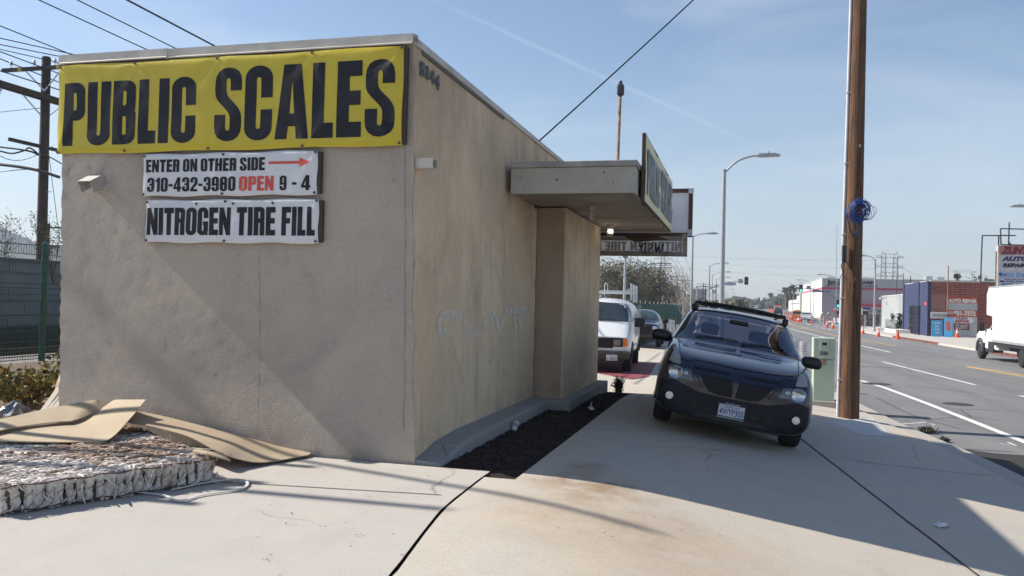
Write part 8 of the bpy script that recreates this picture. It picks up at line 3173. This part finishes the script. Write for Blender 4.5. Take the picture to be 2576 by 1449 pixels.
# ------------------------------------------------------------------ traffic
def small_car(name, label, p, col, rz=0.0, kind='car', cat='car', grp=None, L=4.5):
    t_ = thing(name, label, cat, p, rz=rz, group=grp)
    m_ = paint('paint_' + str(abs(hash(col)) % 9999), col, .2)
    if kind == 'pickup':
        prof = [(0, .45), (0, .95), (.1, 1.05), (1.3, 1.12), (1.9, 1.72), (3.1, 1.78), (3.3, 1.08), (5.4, 1.08), (5.45, .50)]
        L, W = 5.45, .97
    elif kind == 'suv':
        prof = [(0, .40), (0, .85), (.9, 1.05), (1.6, 1.65), (3.6, 1.72), (4.4, 1.15), (4.5, .45)]
        W = .92
    else:
        prof = [(0, .35), (0, .68), (1.0, .92), (1.8, 1.40), (2.9, 1.44), (3.7, 1.0), (4.5, .92), (4.55, .40)]
        W = .89
    mb = MB()
    n = len(prof)
    rings = []
    for s, k_ in ((-1, 1), (1, 1)):
        pass
    vs = []
    for y, z in prof:
        w = W - max(0, z - 1.0) * .28
        vs += [(-w, y, z), (w, y, z)]
    fs = [(2 * i, 2 * i + 1, 2 * ((i + 1) % n) + 1, 2 * ((i + 1) % n)) for i in range(n)]
    fs += [tuple(2 * i for i in range(n - 1, -1, -1)), tuple(2 * i + 1 for i in range(n))]
    mb.add(vs, fs).build('body', m_, t_, bev=.06)
    # glass front and rear
    if kind == 'pickup':
        gl = (((1.36, 1.19), (1.86, 1.68)), ((3.28, 1.18), (3.13, 1.68)))
    elif kind == 'suv':
        gl = (((.95, 1.10), (1.56, 1.60)), ((4.36, 1.22), (3.72, 1.66)))
    else:
        gl = (((1.06, .97), (1.74, 1.36)), ((3.64, 1.06), (2.98, 1.40)))
    for k_, ((ya_, za_), (yb_, zb_)) in enumerate(gl):
        o_ = -.035 if k_ == 0 else .035
        wa, wb = W - max(0, za_ - 1) * .28 - .1, W - max(0, zb_ - 1) * .28 - .12
        MB().add([(-wa, ya_ + o_, za_ + .02), (wa, ya_ + o_, za_ + .02), (wb, yb_ + o_, zb_ + .02), (-wb, yb_ + o_, zb_ + .02)], [(0, 1, 2, 3)]).build('windscreen' if k_ == 0 else 'rear_window', M_GLASSV, t_)
    for s in (-1, 1):
        MB().bb((s * W * .95 - .17, -.03, .66), (s * W * .95 - .17 + (.3 if s < 0 else .04), .04, .80)).build('headlight', M_LENS, t_)
        MB().bb((s * (W - .12) - .10, L - .03, .80), (s * (W - .12) + .10, L + .05, 1.0)).build('tail_light', mat('tail_red', (.35, .015, .015), .3), t_)
        for y in (.85, L - .95):
            MB().lathe([(.20, -.11), (.33, -.11), (.345, 0), (.33, .11), (.20, .11)], (s * (W - .10), y, .34), axis='X', n=14).build('wheel', M_TYRE, t_)
    MB().bb((-W + .05, L - .02, .42), (W - .05, L + .08, .62)).bb((-W + .05, -.08, .36), (W - .05, .02, .56)).build('bumper', M_BLACKP, t_)
    return t_


PI = math.pi
# seen from behind: car space y runs away from its nose, so turn half round
p = onR(2007, 806.6)
o = small_car('works_pickup', 'orange works pickup seen from behind among the orange posts', (p.x, p.y + 5.4, p.z), (.62, .25, .02), PI, 'pickup', 'pickup')
MB().bb((-.5, 2.2, 1.78), (.5, 2.5, 1.95)).build('beacon_bar', M_ORANGE, o)
p = onR(2037, 811.8)
o = small_car('works_pickup', 'white works pickup with roof rack seen from behind, right of the orange one', (p.x, p.y + 5.2, p.z), (.68, .68, .68), PI - .12, 'pickup', 'pickup')
MB().bb((-.9, 2.0, 1.80), (.9, 3.0, 1.86)).bb((-.9, 3.0, 1.1), (-.84, 3.06, 1.86)).bb((.84, 3.0, 1.1), (.9, 3.06, 1.86)).build('roof_rack', M_CWHITE, o)
MB().bb((-.96, 3.3, 1.08), (.96, 5.3, 1.45)).build('tool_boxes', M_CWHITE, o)
p = onR(1957, 788.3)
small_car('works_truck', 'white works truck facing the camera with orange lights on top', (p.x, p.y, p.z), (.70, .70, .70), 0, 'pickup', 'truck')
tag(MB().bb((-.8, -.2, 0), (.8, .2, .35)).build('light_bar', M_ORANGE, loc=(p.x, p.y + 2.5, p.z + 1.80)), 'orange light bar on the white works truck facing the camera', 'light bar')
p = onR(1958.5, 793.5)
small_car('suv', 'dark car driving away just above the roof rack of the near car', (p.x, p.y + 4.5, p.z), (.015, .016, .02), PI, 'suv')
for px, py, col, rz_, kd, lb in ((1902, 777.6, (.66, .66, .68), 0, 'suv', 'white far car coming down the street, leftmost of the distant traffic'), (1913, 778.3, (.02, .022, .03), .15, 'suv', 'dark far car beside the white one in the distant traffic'), (1930, 778.0, (.05, .055, .06), PI, 'car', 'grey far car driving away in the distant traffic'), (1938.5, 779.6, (.09, .012, .02), PI, 'suv', 'dark red far car driving away near the orange posts'), (1948, 777.5, (.12, .13, .14), PI, 'suv', 'grey far car ahead of the dark red one'), (1890, 778.4, (.02, .025, .04), 0, 'car', 'dark low car half hidden by the roof rack at the left of the traffic')):
    p = onR(px, py)
    small_car('far_car', lb, (p.x, p.y, p.z), col, rz_, kd)
# ------------------------------------------------------------------ thin haze over the basin
me = MB().bb((-1400, -120, -4), (1400, 1300, 92)).mesh('haze')
hzo = link('haze', me)
hm = bpy.data.materials.new('haze_air')
hm.use_nodes = True
hm.node_tree.nodes.clear()
ho = hm.node_tree.nodes.new('ShaderNodeOutputMaterial')
hv = hm.node_tree.nodes.new('ShaderNodeVolumePrincipled')
hv.inputs['Color'].default_value = (.80, .89, 1.0, 1)
hv.inputs['Density'].default_value = 0.00042
hv.inputs['Anisotropy'].default_value = 0.2
hm.node_tree.links.new(hv.outputs[0], ho.inputs['Volume'])
me.materials.append(hm)
tag(hzo, 'thin pale haze over the street fading the far hill and trees', 'haze', kind='stuff')
